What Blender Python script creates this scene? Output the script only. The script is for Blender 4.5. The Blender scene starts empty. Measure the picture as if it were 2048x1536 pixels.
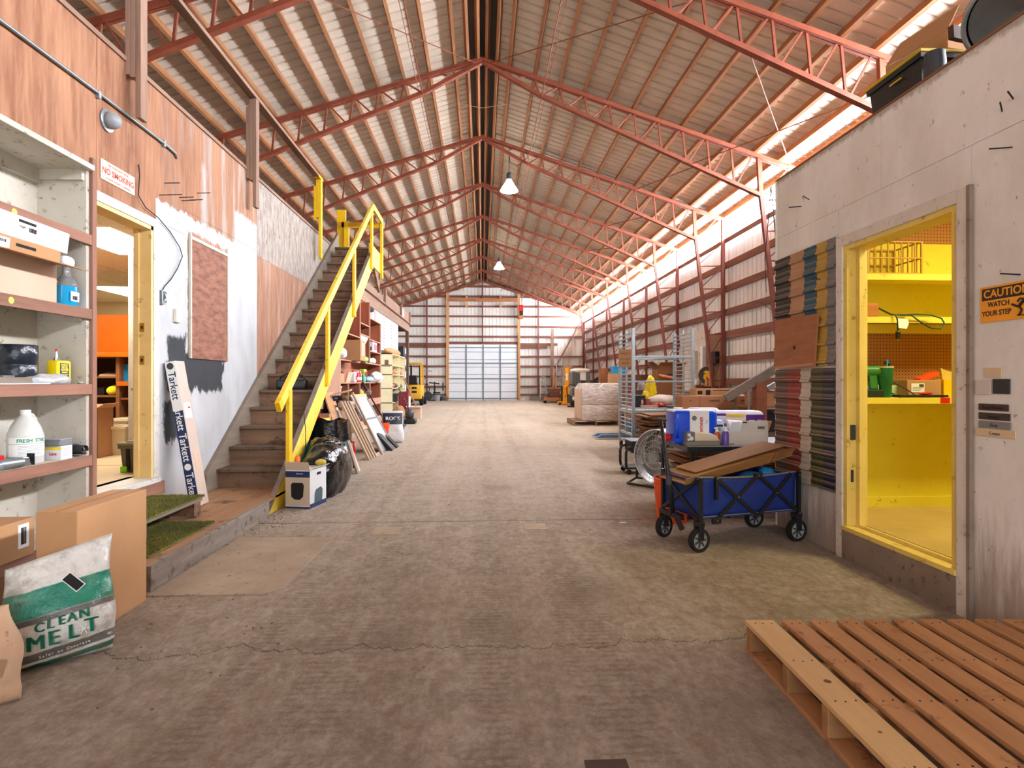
import bpy, math, random
from mathutils import Vector, Matrix, Euler, noise as mnoise

random.seed(7)
PI = math.pi
scn = bpy.context.scene
COL = scn.collection

# ---------------------------------------------------------------- camera
cam_data = bpy.data.cameras.new('camera')
cam_data.sensor_width = 36.0
cam_data.lens = 36.0 * 1180.0 / 2048.0
cam_data.shift_y = -5.0 / 2048.0
cam_data.clip_start = 0.05
cam_data.clip_end = 300
cam = bpy.data.objects.new('camera', cam_data)
cam.location = (0, 0, 1.19)
cam.rotation_euler = (PI / 2, 0, -math.atan(59.0 / 1180.0))
COL.objects.link(cam)
scn.camera = cam

# ---------------------------------------------------------------- view, world, large lights
scn.view_settings.view_transform = 'Standard'
scn.view_settings.look = 'None'
scn.view_settings.gamma = 1.0
scn.view_settings.use_curve_mapping = False
scn.view_settings.exposure = 0.15
STRIP = 88.0          # daylight behind the translucent strip under the right eave
REAR_FILL = 230.0          # added fill light at an assumed door opening behind the camera
world = bpy.data.worlds.new('world')
scn.world = world
world.use_nodes = True
bg = world.node_tree.nodes['Background']
bg.inputs[0].default_value = (0.80, 0.88, 1.0, 1)
bg.inputs[1].default_value = 1.0

def area(name, loc, rot, sx, sy, energy, color=(1, 1, 1)):
    d = bpy.data.lights.new(name, 'AREA')
    d.shape = 'RECTANGLE'
    d.size, d.size_y, d.energy, d.color = sx, sy, energy, color
    o = bpy.data.objects.new(name, d)
    o.location, o.rotation_euler = loc, rot
    COL.objects.link(o)
    return o

area('rear_fill_light', (0, -4.35, 2.1), (PI / 2, 0, 0), 4.8, 4.0, REAR_FILL, (0.95, 0.98, 1.0))
area('office_ceiling_light', (-3.75, 6.15, 2.55), (0, 0, 0), 1.2, 0.6, 40, (1.0, 0.92, 0.78))
area('yellow_room_light', (3.55, 3.2, 2.62), (0, 0, 0), 0.9, 0.25, 46, (1.0, 0.88, 0.46))

# ---------------------------------------------------------------- helpers
def lin(c):
    out = []
    for v in c[:3]:
        v = v / 255.0
        out.append(v / 12.92 if v <= 0.04045 else ((v + 0.055) / 1.055) ** 2.4)
    return (*out, 1.0)

class MB:
    """collects shapes, builds ONE mesh object"""
    def __init__(s):
        s.v, s.f = [], []
    def add(s, vs, fs):
        n = len(s.v)
        s.v += [tuple(v) for v in vs]
        s.f += [tuple(i + n for i in f) for f in fs]
        return s
    def box(s, x0, x1, y0, y1, z0, z1):
        return s.add([(x0, y0, z0), (x1, y0, z0), (x1, y1, z0), (x0, y1, z0), (x0, y0, z1), (x1, y0, z1), (x1, y1, z1), (x0, y1, z1)],
                     [(0, 3, 2, 1), (4, 5, 6, 7), (0, 1, 5, 4), (1, 2, 6, 5), (2, 3, 7, 6), (3, 0, 4, 7)])
    def obox(s, c, size, rot=(0, 0, 0)):
        m = Euler(rot).to_matrix()
        hx, hy, hz = [a / 2 for a in size]
        vs = [Vector(c) + m @ Vector((x, y, z)) for z in (-hz, hz) for x, y in ((-hx, -hy), (hx, -hy), (hx, hy), (-hx, hy))]
        return s.add(vs, [(0, 3, 2, 1), (4, 5, 6, 7), (0, 1, 5, 4), (1, 2, 6, 5), (2, 3, 7, 6), (3, 0, 4, 7)])
    def beam(s, p, q, w, h, up=(0, 0, 1)):
        p, q = Vector(p), Vector(q)
        d = (q - p).normalized()
        u = Vector(up)
        if abs(d.dot(u)) > .98:
            u = Vector((0, 1, 0))
        a = d.cross(u).normalized()
        b = a.cross(d).normalized()
        vs = [e + a * (i * w / 2) + b * (j * h / 2) for e in (p, q) for i, j in ((-1, -1), (1, -1), (1, 1), (-1, 1))]
        return s.add(vs, [(0, 3, 2, 1), (4, 5, 6, 7), (0, 1, 5, 4), (1, 2, 6, 5), (2, 3, 7, 6), (3, 0, 4, 7)])
    def cyl(s, p, q, r, r2=None, n=16, caps=True):
        return s.tube([p, q], [r, r if r2 is None else r2], n, caps)
    def tube(s, pts, r, n=8, caps=True, closed=False):
        pts = [Vector(p) for p in pts]
        if not isinstance(r, (list, tuple)):
            r = [r] * len(pts)
        k = len(pts)
        vs, fs = [], []
        ref = None
        for i, p in enumerate(pts):
            a = pts[(i - 1) % k] if (closed or i > 0) else pts[i]
            b = pts[(i + 1) % k] if (closed or i < k - 1) else pts[i]
            d = (b - a).normalized() if (b - a).length > 1e-9 else Vector((0, 0, 1))
            if ref is None or abs(ref.dot(d)) > .99:
                ref = Vector((0, 0, 1)) if abs(d.z) < .9 else Vector((1, 0, 0))
            u = (ref - d * ref.dot(d)).normalized()
            ref = u
            w = d.cross(u)
            for j in range(n):
                t = 2 * PI * j / n
                vs.append(p + (u * math.cos(t) + w * math.sin(t)) * r[i])
        for i in range(k if closed else k - 1):
            for j in range(n):
                i2 = (i + 1) % k
                fs.append((i * n + j, i * n + (j + 1) % n, i2 * n + (j + 1) % n, i2 * n + j))
        if caps and not closed:
            fs.append(tuple(range(n - 1, -1, -1)))
            fs.append(tuple((k - 1) * n + j for j in range(n)))
        return s.add(vs, fs)
    def lathe(s, prof, c=(0, 0, 0), n=24, axis='z', sx=1, sy=1, caps=True):
        vs, fs = [], []
        for r, z in prof:
            for j in range(n):
                t = 2 * PI * j / n
                a, b = r * math.cos(t) * sx, r * math.sin(t) * sy
                vs.append({'z': (c[0] + a, c[1] + b, c[2] + z), 'x': (c[0] + z, c[1] + a, c[2] + b), 'y': (c[0] + a, c[1] + z, c[2] + b)}[axis])
        for i in range(len(prof) - 1):
            for j in range(n):
                fs.append((i * n + j, i * n + (j + 1) % n, (i + 1) * n + (j + 1) % n, (i + 1) * n + j))
        if caps and prof[0][0] > 1e-6:
            fs.append(tuple(range(n - 1, -1, -1)))
        if caps and prof[-1][0] > 1e-6:
            fs.append(tuple((len(prof) - 1) * n + j for j in range(n)))
        return s.add(vs, fs)
    def prism(s, poly, axis, a0, a1):
        n = len(poly)
        def P(p, a):
            return {'x': (a, p[0], p[1]), 'y': (p[0], a, p[1]), 'z': (p[0], p[1], a)}[axis]
        vs = [P(p, a0) for p in poly] + [P(p, a1) for p in poly]
        fs = [tuple(range(n - 1, -1, -1)), tuple(range(n, 2 * n))]
        fs += [(i, (i + 1) % n, n + (i + 1) % n, n + i) for i in range(n)]
        return s.add(vs, fs)
    def grid(s, fn, nu, nv, thick=0):
        vs = [fn(i / nu, j / nv) for j in range(nv + 1) for i in range(nu + 1)]
        fs = [(j * (nu + 1) + i, j * (nu + 1) + i + 1, (j + 1) * (nu + 1) + i + 1, (j + 1) * (nu + 1) + i) for j in range(nv) for i in range(nu)]
        return s.add(vs, fs)
    def blob(s, c, r, e=1.0, amp=0.0, freq=3.0, seed=0, nu=32, nv=20, flat=None, rot=(0, 0, 0), ridged=0):
        m = Euler(rot).to_matrix()
        vs, fs = [], []
        def sp(v, p):
            return math.copysign(abs(v) ** p, v)
        for j in range(nv + 1):
            ph = -PI / 2 + PI * j / nv
            for i in range(nu):
                th = 2 * PI * i / nu
                p = Vector((r[0] * sp(math.cos(ph), e) * sp(math.cos(th), e), r[1] * sp(math.cos(ph), e) * sp(math.sin(th), e), r[2] * sp(math.sin(ph), e)))
                q = p * freq + Vector((seed * 7.3, seed * 3.1, seed * 1.7))
                k = mnoise.noise(q) + .5 * mnoise.noise(q * 2.1)
                if ridged:
                    k += ridged * (1 - 2 * abs(mnoise.noise(q * 1.7 + Vector((5, 2, 9)))))
                p = p * (1 + amp * k)
                p = Vector(c) + m @ p
                if flat is not None and p.z < flat:
                    p.z = flat + (p.z - flat) * .04
                vs.append(p)
        for j in range(nv):
            for i in range(nu):
                fs.append((j * nu + i, j * nu + (i + 1) % nu, (j + 1) * nu + (i + 1) % nu, (j + 1) * nu + i))
        return s.add(vs, fs)
    def build(s, name, mat, parent=None, bevel=0, smooth=False, loc=None, rz=0, rot=None, segs=2):
        me = bpy.data.meshes.new(name)
        me.from_pydata(s.v, [], s.f)
        me.update()
        if mat is not None:
            me.materials.append(mat)
        if smooth:
            me.polygons.foreach_set('use_smooth', [True] * len(me.polygons))
        o = bpy.data.objects.new(name, me)
        COL.objects.link(o)
        if parent is not None:
            o.parent = parent
        if loc is not None:
            o.location = loc
        if rot is not None:
            o.rotation_euler = rot
        elif rz:
            o.rotation_euler = (0, 0, rz)
        if bevel:
            b = o.modifiers.new('bevel', 'BEVEL')
            b.width, b.segments, b.limit_method = bevel, segs, 'ANGLE'
            if smooth is False and segs > 2:
                me.polygons.foreach_set('use_smooth', [True] * len(me.polygons))
        if smooth == 'auto':
            me.polygons.foreach_set('use_smooth', [True] * len(me.polygons))
            es = o.modifiers.new('split', 'EDGE_SPLIT')
            es.split_angle = math.radians(40)
        return o

def tag(o, label=None, cat=None, group=None, kind=None):
    if label: o['label'] = label
    if cat: o['category'] = cat
    if group: o['group'] = group
    if kind: o['kind'] = kind
    return o

def thing(name, label, cat, loc=(0, 0, 0), rz=0, group=None, rot=None, kind=None):
    o = bpy.data.objects.new(name, None)
    o.empty_display_size = .1
    COL.objects.link(o)
    o.location = loc
    o.rotation_euler = rot if rot is not None else (0, 0, rz)
    return tag(o, label, cat, group, kind)

def struct(name, loc=(0, 0, 0)):
    o = bpy.data.objects.new(name, None)
    COL.objects.link(o)
    o.location = loc
    o['kind'] = 'structure'
    return o

def inst(o, parent=None, loc=None, rot=None):
    c = o.copy()
    COL.objects.link(c)
    if parent is not None: c.parent = parent
    if loc is not None: c.location = loc
    if rot is not None: c.rotation_euler = rot
    return c

def copy_tree(o, parent=None):
    c = o.copy()
    COL.objects.link(c)
    c.parent = parent
    for ch in o.children:
        copy_tree(ch, c)
    return c

def B(name, mat, parent, x0, x1, y0, y1, z0, z1, bevel=0, **k):
    return MB().box(x0, x1, y0, y1, z0, z1).build(name, mat, parent, bevel, **k)

def text(s, size, mat, parent, loc, rot, name='lettering', extrude=.0008, align='CENTER', sx=1.0, font=None, bold=0):
    cu = bpy.data.curves.new('t', 'FONT')
    cu.body, cu.size, cu.extrude, cu.align_x, cu.align_y = s, size, extrude, align, 'CENTER'
    cu.offset = bold
    cu.resolution_u = 3
    t = bpy.data.objects.new('t', cu)
    COL.objects.link(t)
    dg = bpy.context.evaluated_depsgraph_get()
    me = bpy.data.meshes.new_from_object(t.evaluated_get(dg))
    bpy.data.objects.remove(t)
    me.name = name
    me.materials.clear()
    me.materials.append(mat)
    o = bpy.data.objects.new(name, me)
    COL.objects.link(o)
    o.parent = parent
    o.location, o.rotation_euler, o.scale = loc, rot, (sx, 1, 1)
    return o

# ---------------------------------------------------------------- materials
MATS = {}
def mat(name, c1, c2=None, scale=4.0, stretch=(1, 1, 1), rough=.65, metal=0.0, bump=0.0, bscale=None, detail=5, rand=0.0,
        speck=None, speck_amt=.12, speck_scale=18, coat=0.0, emit=None, estr=0, trans=0.0, contrast=1.0, spec=.4, dust=None, dust_amt=.6):
    if name in MATS:
        return MATS[name]
    m = bpy.data.materials.new(name)
    m.use_nodes = True
    nt = m.node_tree
    N, L = nt.nodes, nt.links
    bs = N['Principled BSDF']
    bs.inputs['Roughness'].default_value = rough
    bs.inputs['Metallic'].default_value = metal
    bs.inputs['Specular IOR Level'].default_value = spec
    bs.inputs['Coat Weight'].default_value = coat
    bs.inputs['Transmission Weight'].default_value = trans
    col = None
    if c2 is None and not rand and speck is None and dust is None:
        bs.inputs['Base Color'].default_value = lin(c1)
    else:
        tc = N.new('ShaderNodeTexCoord')
        mp = N.new('ShaderNodeMapping')
        mp.inputs['Scale'].default_value = stretch
        L.new(tc.outputs['Object'], mp.inputs['Vector'])
        vec = mp.outputs[0]
        if rand:
            oi = N.new('ShaderNodeObjectInfo')
            ad = N.new('ShaderNodeVectorMath'); ad.operation = 'ADD'
            sc = N.new('ShaderNodeMath'); sc.operation = 'MULTIPLY'; sc.inputs[1].default_value = 37.0
            L.new(oi.outputs['Random'], sc.inputs[0])
            L.new(mp.outputs[0], ad.inputs[0]); L.new(sc.outputs[0], ad.inputs[1])
            vec = ad.outputs[0]
        nz = N.new('ShaderNodeTexNoise')
        nz.inputs['Scale'].default_value = scale
        nz.inputs['Detail'].default_value = detail
        nz.inputs['Roughness'].default_value = .62
        L.new(vec, nz.inputs['Vector'])
        rp = N.new('ShaderNodeValToRGB')
        w = .28 / contrast
        rp.color_ramp.elements[0].position = .5 - w
        rp.color_ramp.elements[1].position = .5 + w
        rp.color_ramp.elements[0].color = lin(c1)
        rp.color_ramp.elements[1].color = lin(c2 if c2 is not None else c1)
        L.new(nz.outputs['Fac'], rp.inputs[0])
        col = rp.outputs[0]
        if rand:
            hs = N.new('ShaderNodeHueSaturation')
            mr = N.new('ShaderNodeMapRange')
            mr.inputs[3].default_value, mr.inputs[4].default_value = 1 - rand, 1 + rand
            L.new(oi.outputs['Random'], mr.inputs[0])
            L.new(mr.outputs[0], hs.inputs['Value'])
            L.new(col, hs.inputs['Color'])
            col = hs.outputs[0]
        if speck is not None:
            n2 = N.new('ShaderNodeTexNoise')
            n2.inputs['Scale'].default_value = speck_scale
            n2.inputs['Detail'].default_value = 6
            n2.inputs['Roughness'].default_value = .7
            L.new(tc.outputs['Object'], n2.inputs['Vector'])
            r2 = N.new('ShaderNodeValToRGB')
            r2.color_ramp.elements[0].position = .5 + (.18 - speck_amt)
            r2.color_ramp.elements[1].position = .5 + (.18 - speck_amt) + .12
            r2.color_ramp.elements[0].color = (0, 0, 0, 1)
            r2.color_ramp.elements[1].color = (1, 1, 1, 1)
            L.new(n2.outputs['Fac'], r2.inputs[0])
            mx = N.new('ShaderNodeMix'); mx.data_type = 'RGBA'
            L.new(r2.outputs[0], mx.inputs['Factor'])
            L.new(col, mx.inputs['A']); mx.inputs['B'].default_value = lin(speck)
            col = mx.outputs['Result']
        if dust is not None:
            ge = N.new('ShaderNodeNewGeometry')
            sx = N.new('ShaderNodeSeparateXYZ')
            L.new(ge.outputs['Normal'], sx.inputs[0])
            mr2 = N.new('ShaderNodeMapRange')
            mr2.inputs[1].default_value, mr2.inputs[2].default_value = .05, .7
            mr2.inputs[3].default_value, mr2.inputs[4].default_value = 0, dust_amt
            L.new(sx.outputs[2], mr2.inputs[0])
            mx2 = N.new('ShaderNodeMix'); mx2.data_type = 'RGBA'
            L.new(mr2.outputs[0], mx2.inputs['Factor'])
            L.new(col, mx2.inputs['A']); mx2.inputs['B'].default_value = lin(dust)
            col = mx2.outputs['Result']
        L.new(col, bs.inputs['Base Color'])
        if bump:
            bp = N.new('ShaderNodeBump')
            bp.inputs['Strength'].default_value = min(1.0, bump)
            bp.inputs['Distance'].default_value = .01
            if bscale:
                n3 = N.new('ShaderNodeTexNoise')
                n3.inputs['Scale'].default_value = bscale
                n3.inputs['Detail'].default_value = 4
                L.new(vec, n3.inputs['Vector'])
                L.new(n3.outputs['Fac'], bp.inputs['Height'])
            else:
                L.new(nz.outputs['Fac'], bp.inputs['Height'])
            L.new(bp.outputs[0], bs.inputs['Normal'])
    if emit is not None:
        bs.inputs['Emission Color'].default_value = lin(emit)
        bs.inputs['Emission Strength'].default_value = estr
    MATS[name] = m
    return m

def wood(name, c1, c2, axis='z', scale=3.0, **k):
    st = {'x': (.5, 6, 6), 'y': (6, .5, 6), 'z': (6, 6, .5)}[axis]
    k.setdefault('rand', .10); k.setdefault('bump', .25); k.setdefault('rough', .75)
    return mat(name, c1, c2, scale, st, **k)

M_red = mat('red_oxide_steel', (148, 76, 50), (118, 55, 36), 6, rough=.6, rand=.06)
M_redcol = mat('red_oxide_column', (134, 72, 60), (106, 56, 48), 6, rough=.6)
M_purlin = wood('purlin_wood', (184, 128, 84), (130, 84, 52), 'y', 2.0)
M_girt = wood('girt_wood', (142, 94, 74), (104, 64, 50), 'x', 2.0)
M_girty = wood('girt_wood_y', (134, 88, 70), (96, 60, 48), 'y', 2.0)
M_newwood = wood('pale_post_wood', (216, 168, 120), (188, 134, 88), 'z', 2.5)
M_newwoodx = wood('pale_beam_wood', (196, 130, 78), (150, 88, 50), 'x', 2.5)
M_greywood = wood('grey_brown_lumber', (164, 132, 112), (122, 92, 76), 'z', 2.5)
M_greywoody = wood('grey_brown_lumber_y', (160, 128, 106), (120, 90, 74), 'y', 2.5)
M_tread = wood('worn_tread_wood', (128, 104, 84), (84, 64, 50), 'x', 2.0, speck=(62, 46, 36), speck_amt=.14, speck_scale=9)
M_riser = wood('riser_wood', (144, 110, 84), (92, 68, 52), 'x', 2.0, speck=(66, 44, 32), speck_amt=.14, speck_scale=7)
M_strgrey = wood('grey_stringer_wood', (140, 126, 112), (106, 94, 82), 'y', 2.0)
M_yellow = mat('yellow_paint', (240, 196, 22), (226, 174, 12), 3, rough=.5, speck=(150, 116, 30), speck_amt=.085, speck_scale=14)
M_yelpale = mat('worn_yellow_paint', (240, 212, 88), (228, 190, 48), 2.2, rough=.55, speck=(120, 100, 52), speck_amt=.085, speck_scale=9)
M_shelfwood = wood('shelf_edge_wood', (156, 112, 92), (118, 80, 64), 'y', 3.0)
M_shelfwoodz = wood('shelf_post_wood', (156, 112, 92), (118, 80, 64), 'z', 3.0)
M_shelfin = mat('dirty_white_board', (206, 202, 192), (178, 168, 150), 2.0, rough=.8, speck=(96, 86, 74), speck_amt=.10, speck_scale=16)
M_card = mat('cardboard', (186, 142, 100), (172, 128, 88), 3, rough=.85, rand=.05)
M_cardlt = mat('pale_cardboard', (206, 178, 156), (194, 164, 140), 3, rough=.85)
M_carddk = mat('dark_cardboard', (142, 98, 62), (120, 80, 48), 3, rough=.85, rand=.12)
M_white = mat('white_card', (226, 226, 226), (212, 212, 214), 3, rough=.7)
M_black = mat('black_plastic', (22, 22, 24), (30, 30, 33), 5, rough=.4)
M_blackmat = mat('matt_black', (26, 25, 25), (34, 32, 31), 5, rough=.75)
M_dkgrey = mat('dark_grey_plastic', (62, 64, 68), (52, 54, 58), 5, rough=.5)
M_grey = mat('grey_plastic', (118, 120, 124), (106, 108, 112), 5, rough=.5)
M_galv = mat('galvanised_steel', (172, 180, 184), (140, 150, 156), 9, rough=.38, metal=.7)
M_steel = mat('brushed_steel', (176, 178, 180), (150, 152, 156), 9, rough=.3, metal=.9)
M_rubber = mat('black_rubber', (20, 20, 20), (30, 29, 28), 9, rough=.85)
M_ink = mat('black_ink', (24, 22, 22), rough=.8)
M_redink = mat('red_ink', (196, 50, 44), rough=.8)
M_bluep = mat('blue_plastic', (12, 80, 222), (8, 70, 204), 3, rough=.28)
M_label = mat('white_label', (232, 232, 230), rough=.6)
M_navy = mat('navy_print', (24, 44, 88), rough=.6)
M_redp = mat('red_plastic', (206, 30, 34), rough=.35)
M_orangep = mat('orange_plastic', (236, 84, 24), (224, 72, 18), 4, rough=.4)
M_bag = mat('black_bag_film', (14, 14, 16), (22, 22, 25), 5, rough=.14, bump=1.0, bscale=20)
M_concrete = mat('grey_concrete_block', (160, 156, 150), (134, 130, 124), 12, rough=.9, bump=.4)
# ================================================================ special surface materials
def new_mat(name):
    m = bpy.data.materials.new(name); m.use_nodes = True
    return m, m.node_tree, m.node_tree.nodes, m.node_tree.links, m.node_tree.nodes['Principled BSDF']

class G:
    """tiny node-graph helper working on object coordinates"""
    def __init__(s, nt):
        s.nt, s.N, s.L = nt, nt.nodes, nt.links
        s.tc = s.N.new('ShaderNodeTexCoord')
        s.sep = s.N.new('ShaderNodeSeparateXYZ')
        s.L.new(s.tc.outputs['Object'], s.sep.inputs[0])
        s.x, s.y, s.z = s.sep.outputs
    def m(s, op, a, b=None, c=None, clamp=False):
        n = s.N.new('ShaderNodeMath'); n.operation = op; n.use_clamp = clamp
        for i, v in enumerate((a, b, c)):
            if v is None: continue
            if isinstance(v, (int, float)): n.inputs[i].default_value = v
            else: s.L.new(v, n.inputs[i])
        return n.outputs[0]
    def noise(s, scale, stretch=(1, 1, 1), detail=5, rough=.6, off=(0, 0, 0)):
        mp = s.N.new('ShaderNodeMapping'); mp.inputs['Scale'].default_value = stretch; mp.inputs['Location'].default_value = off
        s.L.new(s.tc.outputs['Object'], mp.inputs[0])
        n = s.N.new('ShaderNodeTexNoise'); n.inputs['Scale'].default_value = scale; n.inputs['Detail'].default_value = detail; n.inputs['Roughness'].default_value = rough
        s.L.new(mp.outputs[0], n.inputs['Vector'])
        return n.outputs['Fac']
    def ss(s, v, a, b, lo=0., hi=1.):
        n = s.N.new('ShaderNodeMapRange'); n.interpolation_type = 'SMOOTHSTEP'
        s.L.new(v, n.inputs[0])
        for i, q in zip((1, 2, 3, 4), (a, b, lo, hi)): n.inputs[i].default_value = q
        return n.outputs[0]
    def mix(s, f, a, b):
        n = s.N.new('ShaderNodeMix'); n.data_type = 'RGBA'
        for k, v in (('Factor', f), ('A', a), ('B', b)):
            if isinstance(v, tuple): n.inputs[k].default_value = v
            elif isinstance(v, (int, float)): n.inputs[k].default_value = v
            else: s.L.new(v, n.inputs[k])
        return n.outputs['Result']
    def rect(s, y0, y1, z0, z1, wob, e=.03):
        """soft rectangle in Y/Z with wobbly edges"""
        yy = s.m('ADD', s.y, wob); zz = s.m('ADD', s.z, wob)
        a = s.m('MULTIPLY', s.ss(yy, y0 - e, y0 + e), s.ss(yy, y1 - e, y1 + e, 1, 0))
        b = s.m('MULTIPLY', s.ss(zz, z0 - e, z0 + e), s.ss(zz, z1 - e, z1 + e, 1, 0))
        return s.m('MULTIPLY', a, b)
    def bump(s, bs, h, strength, dist=.01):
        b = s.N.new('ShaderNodeBump'); b.inputs['Strength'].default_value = strength; b.inputs['Distance'].default_value = dist
        s.L.new(h, b.inputs['Height']); s.L.new(b.outputs[0], bs.inputs['Normal'])

# --- dusty worn concrete floor
m, nt, N, L, bs = new_mat('dusty_concrete'); g = G(nt)
n_big = g.noise(.55, detail=4); n_mid = g.noise(4.2, detail=9, rough=.78); n_fine = g.noise(55, detail=6, rough=.8)
n_str = g.noise(2.2, (1, .10, 1), 4)
n_tread = g.noise(16, (1, .45, 1), 7, .78)
near = g.ss(g.y, 1.0, 9.5, 1, 0)
n_small = g.noise(24, (1, .75, 1), 8, .8)
dirt = g.m('ADD', g.m('ADD', g.m('MULTIPLY', n_mid, .34), g.m('MULTIPLY', n_small, .50)), g.m('MULTIPLY', n_str, .25))
dirt = g.m('ADD', dirt, g.m('MULTIPLY', near, .12))
dirt = g.m('ADD', dirt, g.m('MULTIPLY', g.m('SUBTRACT', n_tread, .5), .35))
f1 = g.ss(dirt, .46, .80)
c = g.mix(f1, lin((188, 175, 161)), lin((134, 116, 99)))
c = g.mix(g.m('MULTIPLY', g.ss(n_big, .42, .66), .22), c, lin((150, 128, 106)))
c = g.mix(g.m('MULTIPLY', g.ss(n_fine, .52, .75), .45), c, lin((92, 78, 66)))
c = g.mix(g.m('MULTIPLY', g.ss(n_fine, .46, .25), .35), c, lin((204, 194, 182)))
# pale wheel tracks that run down the middle of the bay
for x0, wd, am in ((-.55, .16, .30), (-.05, .10, .24), (.42, .13, .28), (1.05, .06, .16)):
    dx = g.m('ABSOLUTE', g.m('SUBTRACT', g.m('ADD', g.x, g.m('MULTIPLY', g.m('SUBTRACT', n_big, .5), .35)), x0))
    c = g.mix(g.m('MULTIPLY', g.m('MULTIPLY', g.ss(dx, wd * .3, wd, 1, 0), g.ss(g.y, 4.0, 7.5)), am), c, lin((192, 182, 170)))
# tyre tread prints
tr_ = N.new('ShaderNodeTexWave'); tr_.bands_direction = 'Y'; tr_.inputs['Scale'].default_value = 7.5; tr_.inputs['Distortion'].default_value = 3.5; tr_.inputs['Detail'].default_value = 3; tr_.inputs['Detail Scale'].default_value = 4
L.new(g.tc.outputs['Object'], tr_.inputs['Vector'])
for x0, wd in ((-.62, .15), (.50, .16), (.02, .12), (-.98, .08)):
    dx = g.m('ABSOLUTE', g.m('SUBTRACT', g.m('ADD', g.x, g.m('MULTIPLY', g.m('SUBTRACT', n_big, .5), .25)), x0))
    mk = g.m('MULTIPLY', g.m('MULTIPLY', g.ss(dx, wd * .7, wd, 1, 0), g.ss(n_mid, .36, .58)), g.ss(tr_.outputs['Fac'], .55, .8))
    c = g.mix(g.m('MULTIPLY', mk, .30), c, lin((96, 82, 70)))
# oily dark stains
for x0, y0, r in ((.62, 3.3, .34), (.05, 2.85, .26), (-.45, 2.75, .22), (1.0, 2.0, .4), (.2, 6.6, .3)):
    dd = g.m('SQRT', g.m('ADD', g.m('POWER', g.m('SUBTRACT', g.x, x0), 2), g.m('POWER', g.m('SUBTRACT', g.y, y0), 2)))
    dd = g.m('ADD', dd, g.m('MULTIPLY', g.m('SUBTRACT', n_mid, .5), r * 2.2))
    c = g.mix(g.m('MULTIPLY', g.ss(dd, r * .2, r, 1, 0), .28), c, lin((96, 78, 62)))
# cracks and the slab joint
wob = g.m('MULTIPLY', g.m('SUBTRACT', g.noise(1.1, (1, 0, 1), 7, .7), .5), .9)
ck = g.m('ABSOLUTE', g.m('SUBTRACT', g.y, g.m('ADD', wob, 2.66)))
wob2 = g.m('MULTIPLY', g.m('SUBTRACT', g.noise(2.0, (1, 0, 1), 5), .5), .06)
jt = g.m('ABSOLUTE', g.m('SUBTRACT', g.y, g.m('ADD', wob2, 5.04)))
lines = g.m('MAXIMUM', g.m('MULTIPLY', g.ss(ck, .001, .006, 1, 0), .8), g.ss(jt, .003, .010, 1, 0))
c = g.mix(g.m('MULTIPLY', lines, .75), c, lin((66, 54, 44)))
L.new(c, bs.inputs['Base Color'])
bs.inputs['Roughness'].default_value = .92
bs.inputs['Specular IOR Level'].default_value = .2
hh = g.m('SUBTRACT', g.m('ADD', g.m('MULTIPLY', n_mid, .8), g.m('MULTIPLY', n_fine, .35)), g.m('MULTIPLY', lines, .8))
hh = g.m('ADD', hh, g.m('MULTIPLY', n_tread, .5))
g.bump(bs, hh, .75, .026)
M_floor = m

# --- left partition: brown plywood, white paint with a ragged brush line, sprayed black patches, weathered OSB
m, nt, N, L, bs = new_mat('painted_plywood'); g = G(nt)
grain = g.noise(5, (1, 5, .6), 7, .7); grain2 = g.noise(2.2, (1, 3.2, .35), 6)
ring = N.new('ShaderNodeTexWave'); ring.wave_type = 'BANDS'; ring.bands_direction = 'Y'
ring.inputs['Scale'].default_value = 5; ring.inputs['Distortion'].default_value = 14; ring.inputs['Detail'].default_value = 3; ring.inputs['Detail Scale'].default_value = .8
mp = N.new('ShaderNodeMapping'); mp.inputs['Scale'].default_value = (1, 1, .35); L.new(g.tc.outputs['Object'], mp.inputs[0]); L.new(mp.outputs[0], ring.inputs['Vector'])
ply = g.mix(g.ss(grain2, .32, .68), lin((174, 128, 98)), lin((130, 86, 62)))
ply = g.mix(g.m('MULTIPLY', g.ss(g.noise(1.1, (1, 1.6, .5), 4), .42, .62), .55), ply, lin((126, 86, 66)))
ply = g.mix(g.m('MULTIPLY', g.ss(grain, .4, .7), .5), ply, lin((186, 140, 110)))
ply = g.mix(g.m('MULTIPLY', ring.outputs['Fac'], .16), ply, lin((122, 72, 52)))
grey = g.m('MULTIPLY', g.ss(grain2, .44, .64), g.ss(g.y, 4.6, 6.4))
ply = g.mix(g.m('MULTIPLY', grey, .62), ply, lin((192, 182, 174)))
osbn = g.noise(11, (1, 1.6, .5), 6, .7)
osb = g.mix(g.ss(osbn, .34, .7), lin((176, 166, 157)), lin((136, 122, 113)))
osb = g.mix(g.m('MULTIPLY', g.ss(g.noise(14, (1, 1, .5), 3), .62, .7), .7), osb, lin((96, 66, 52)))
far = g.ss(g.y, 7.085, 7.095)
ply2 = g.mix(g.ss(grain, .35, .7), lin((172, 130, 106)), lin((142, 102, 84)))
ply2 = g.mix(g.m('MULTIPLY', g.ss(grain2, .5, .7), .45), ply2, lin((190, 178, 168)))
lowfar = g.ss(g.z, 2.665, 2.675, 1, 0)
base = g.mix(far, ply, g.mix(lowfar, osb, ply2))
wb = g.m('MULTIPLY', g.m('SUBTRACT', g.noise(16, (1, 1, .35), 5, .7), .5), .17)
wz = g.m('ADD', g.z, wb)
p1 = g.m('MULTIPLY', g.ss(wz, 2.67, 2.69, 1, 0), g.ss(g.y, 4.92, 4.94))
p2 = g.m('MULTIPLY', g.ss(wz, 3.00, 3.05, 1, 0), g.ss(g.m('ADD', g.y, g.m('MULTIPLY', wb, .3)), 6.44, 6.47))
pm = g.m('MULTIPLY', g.m('MAXIMUM', p1, p2), g.ss(g.y, 7.075, 7.09, 1, 0))
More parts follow.
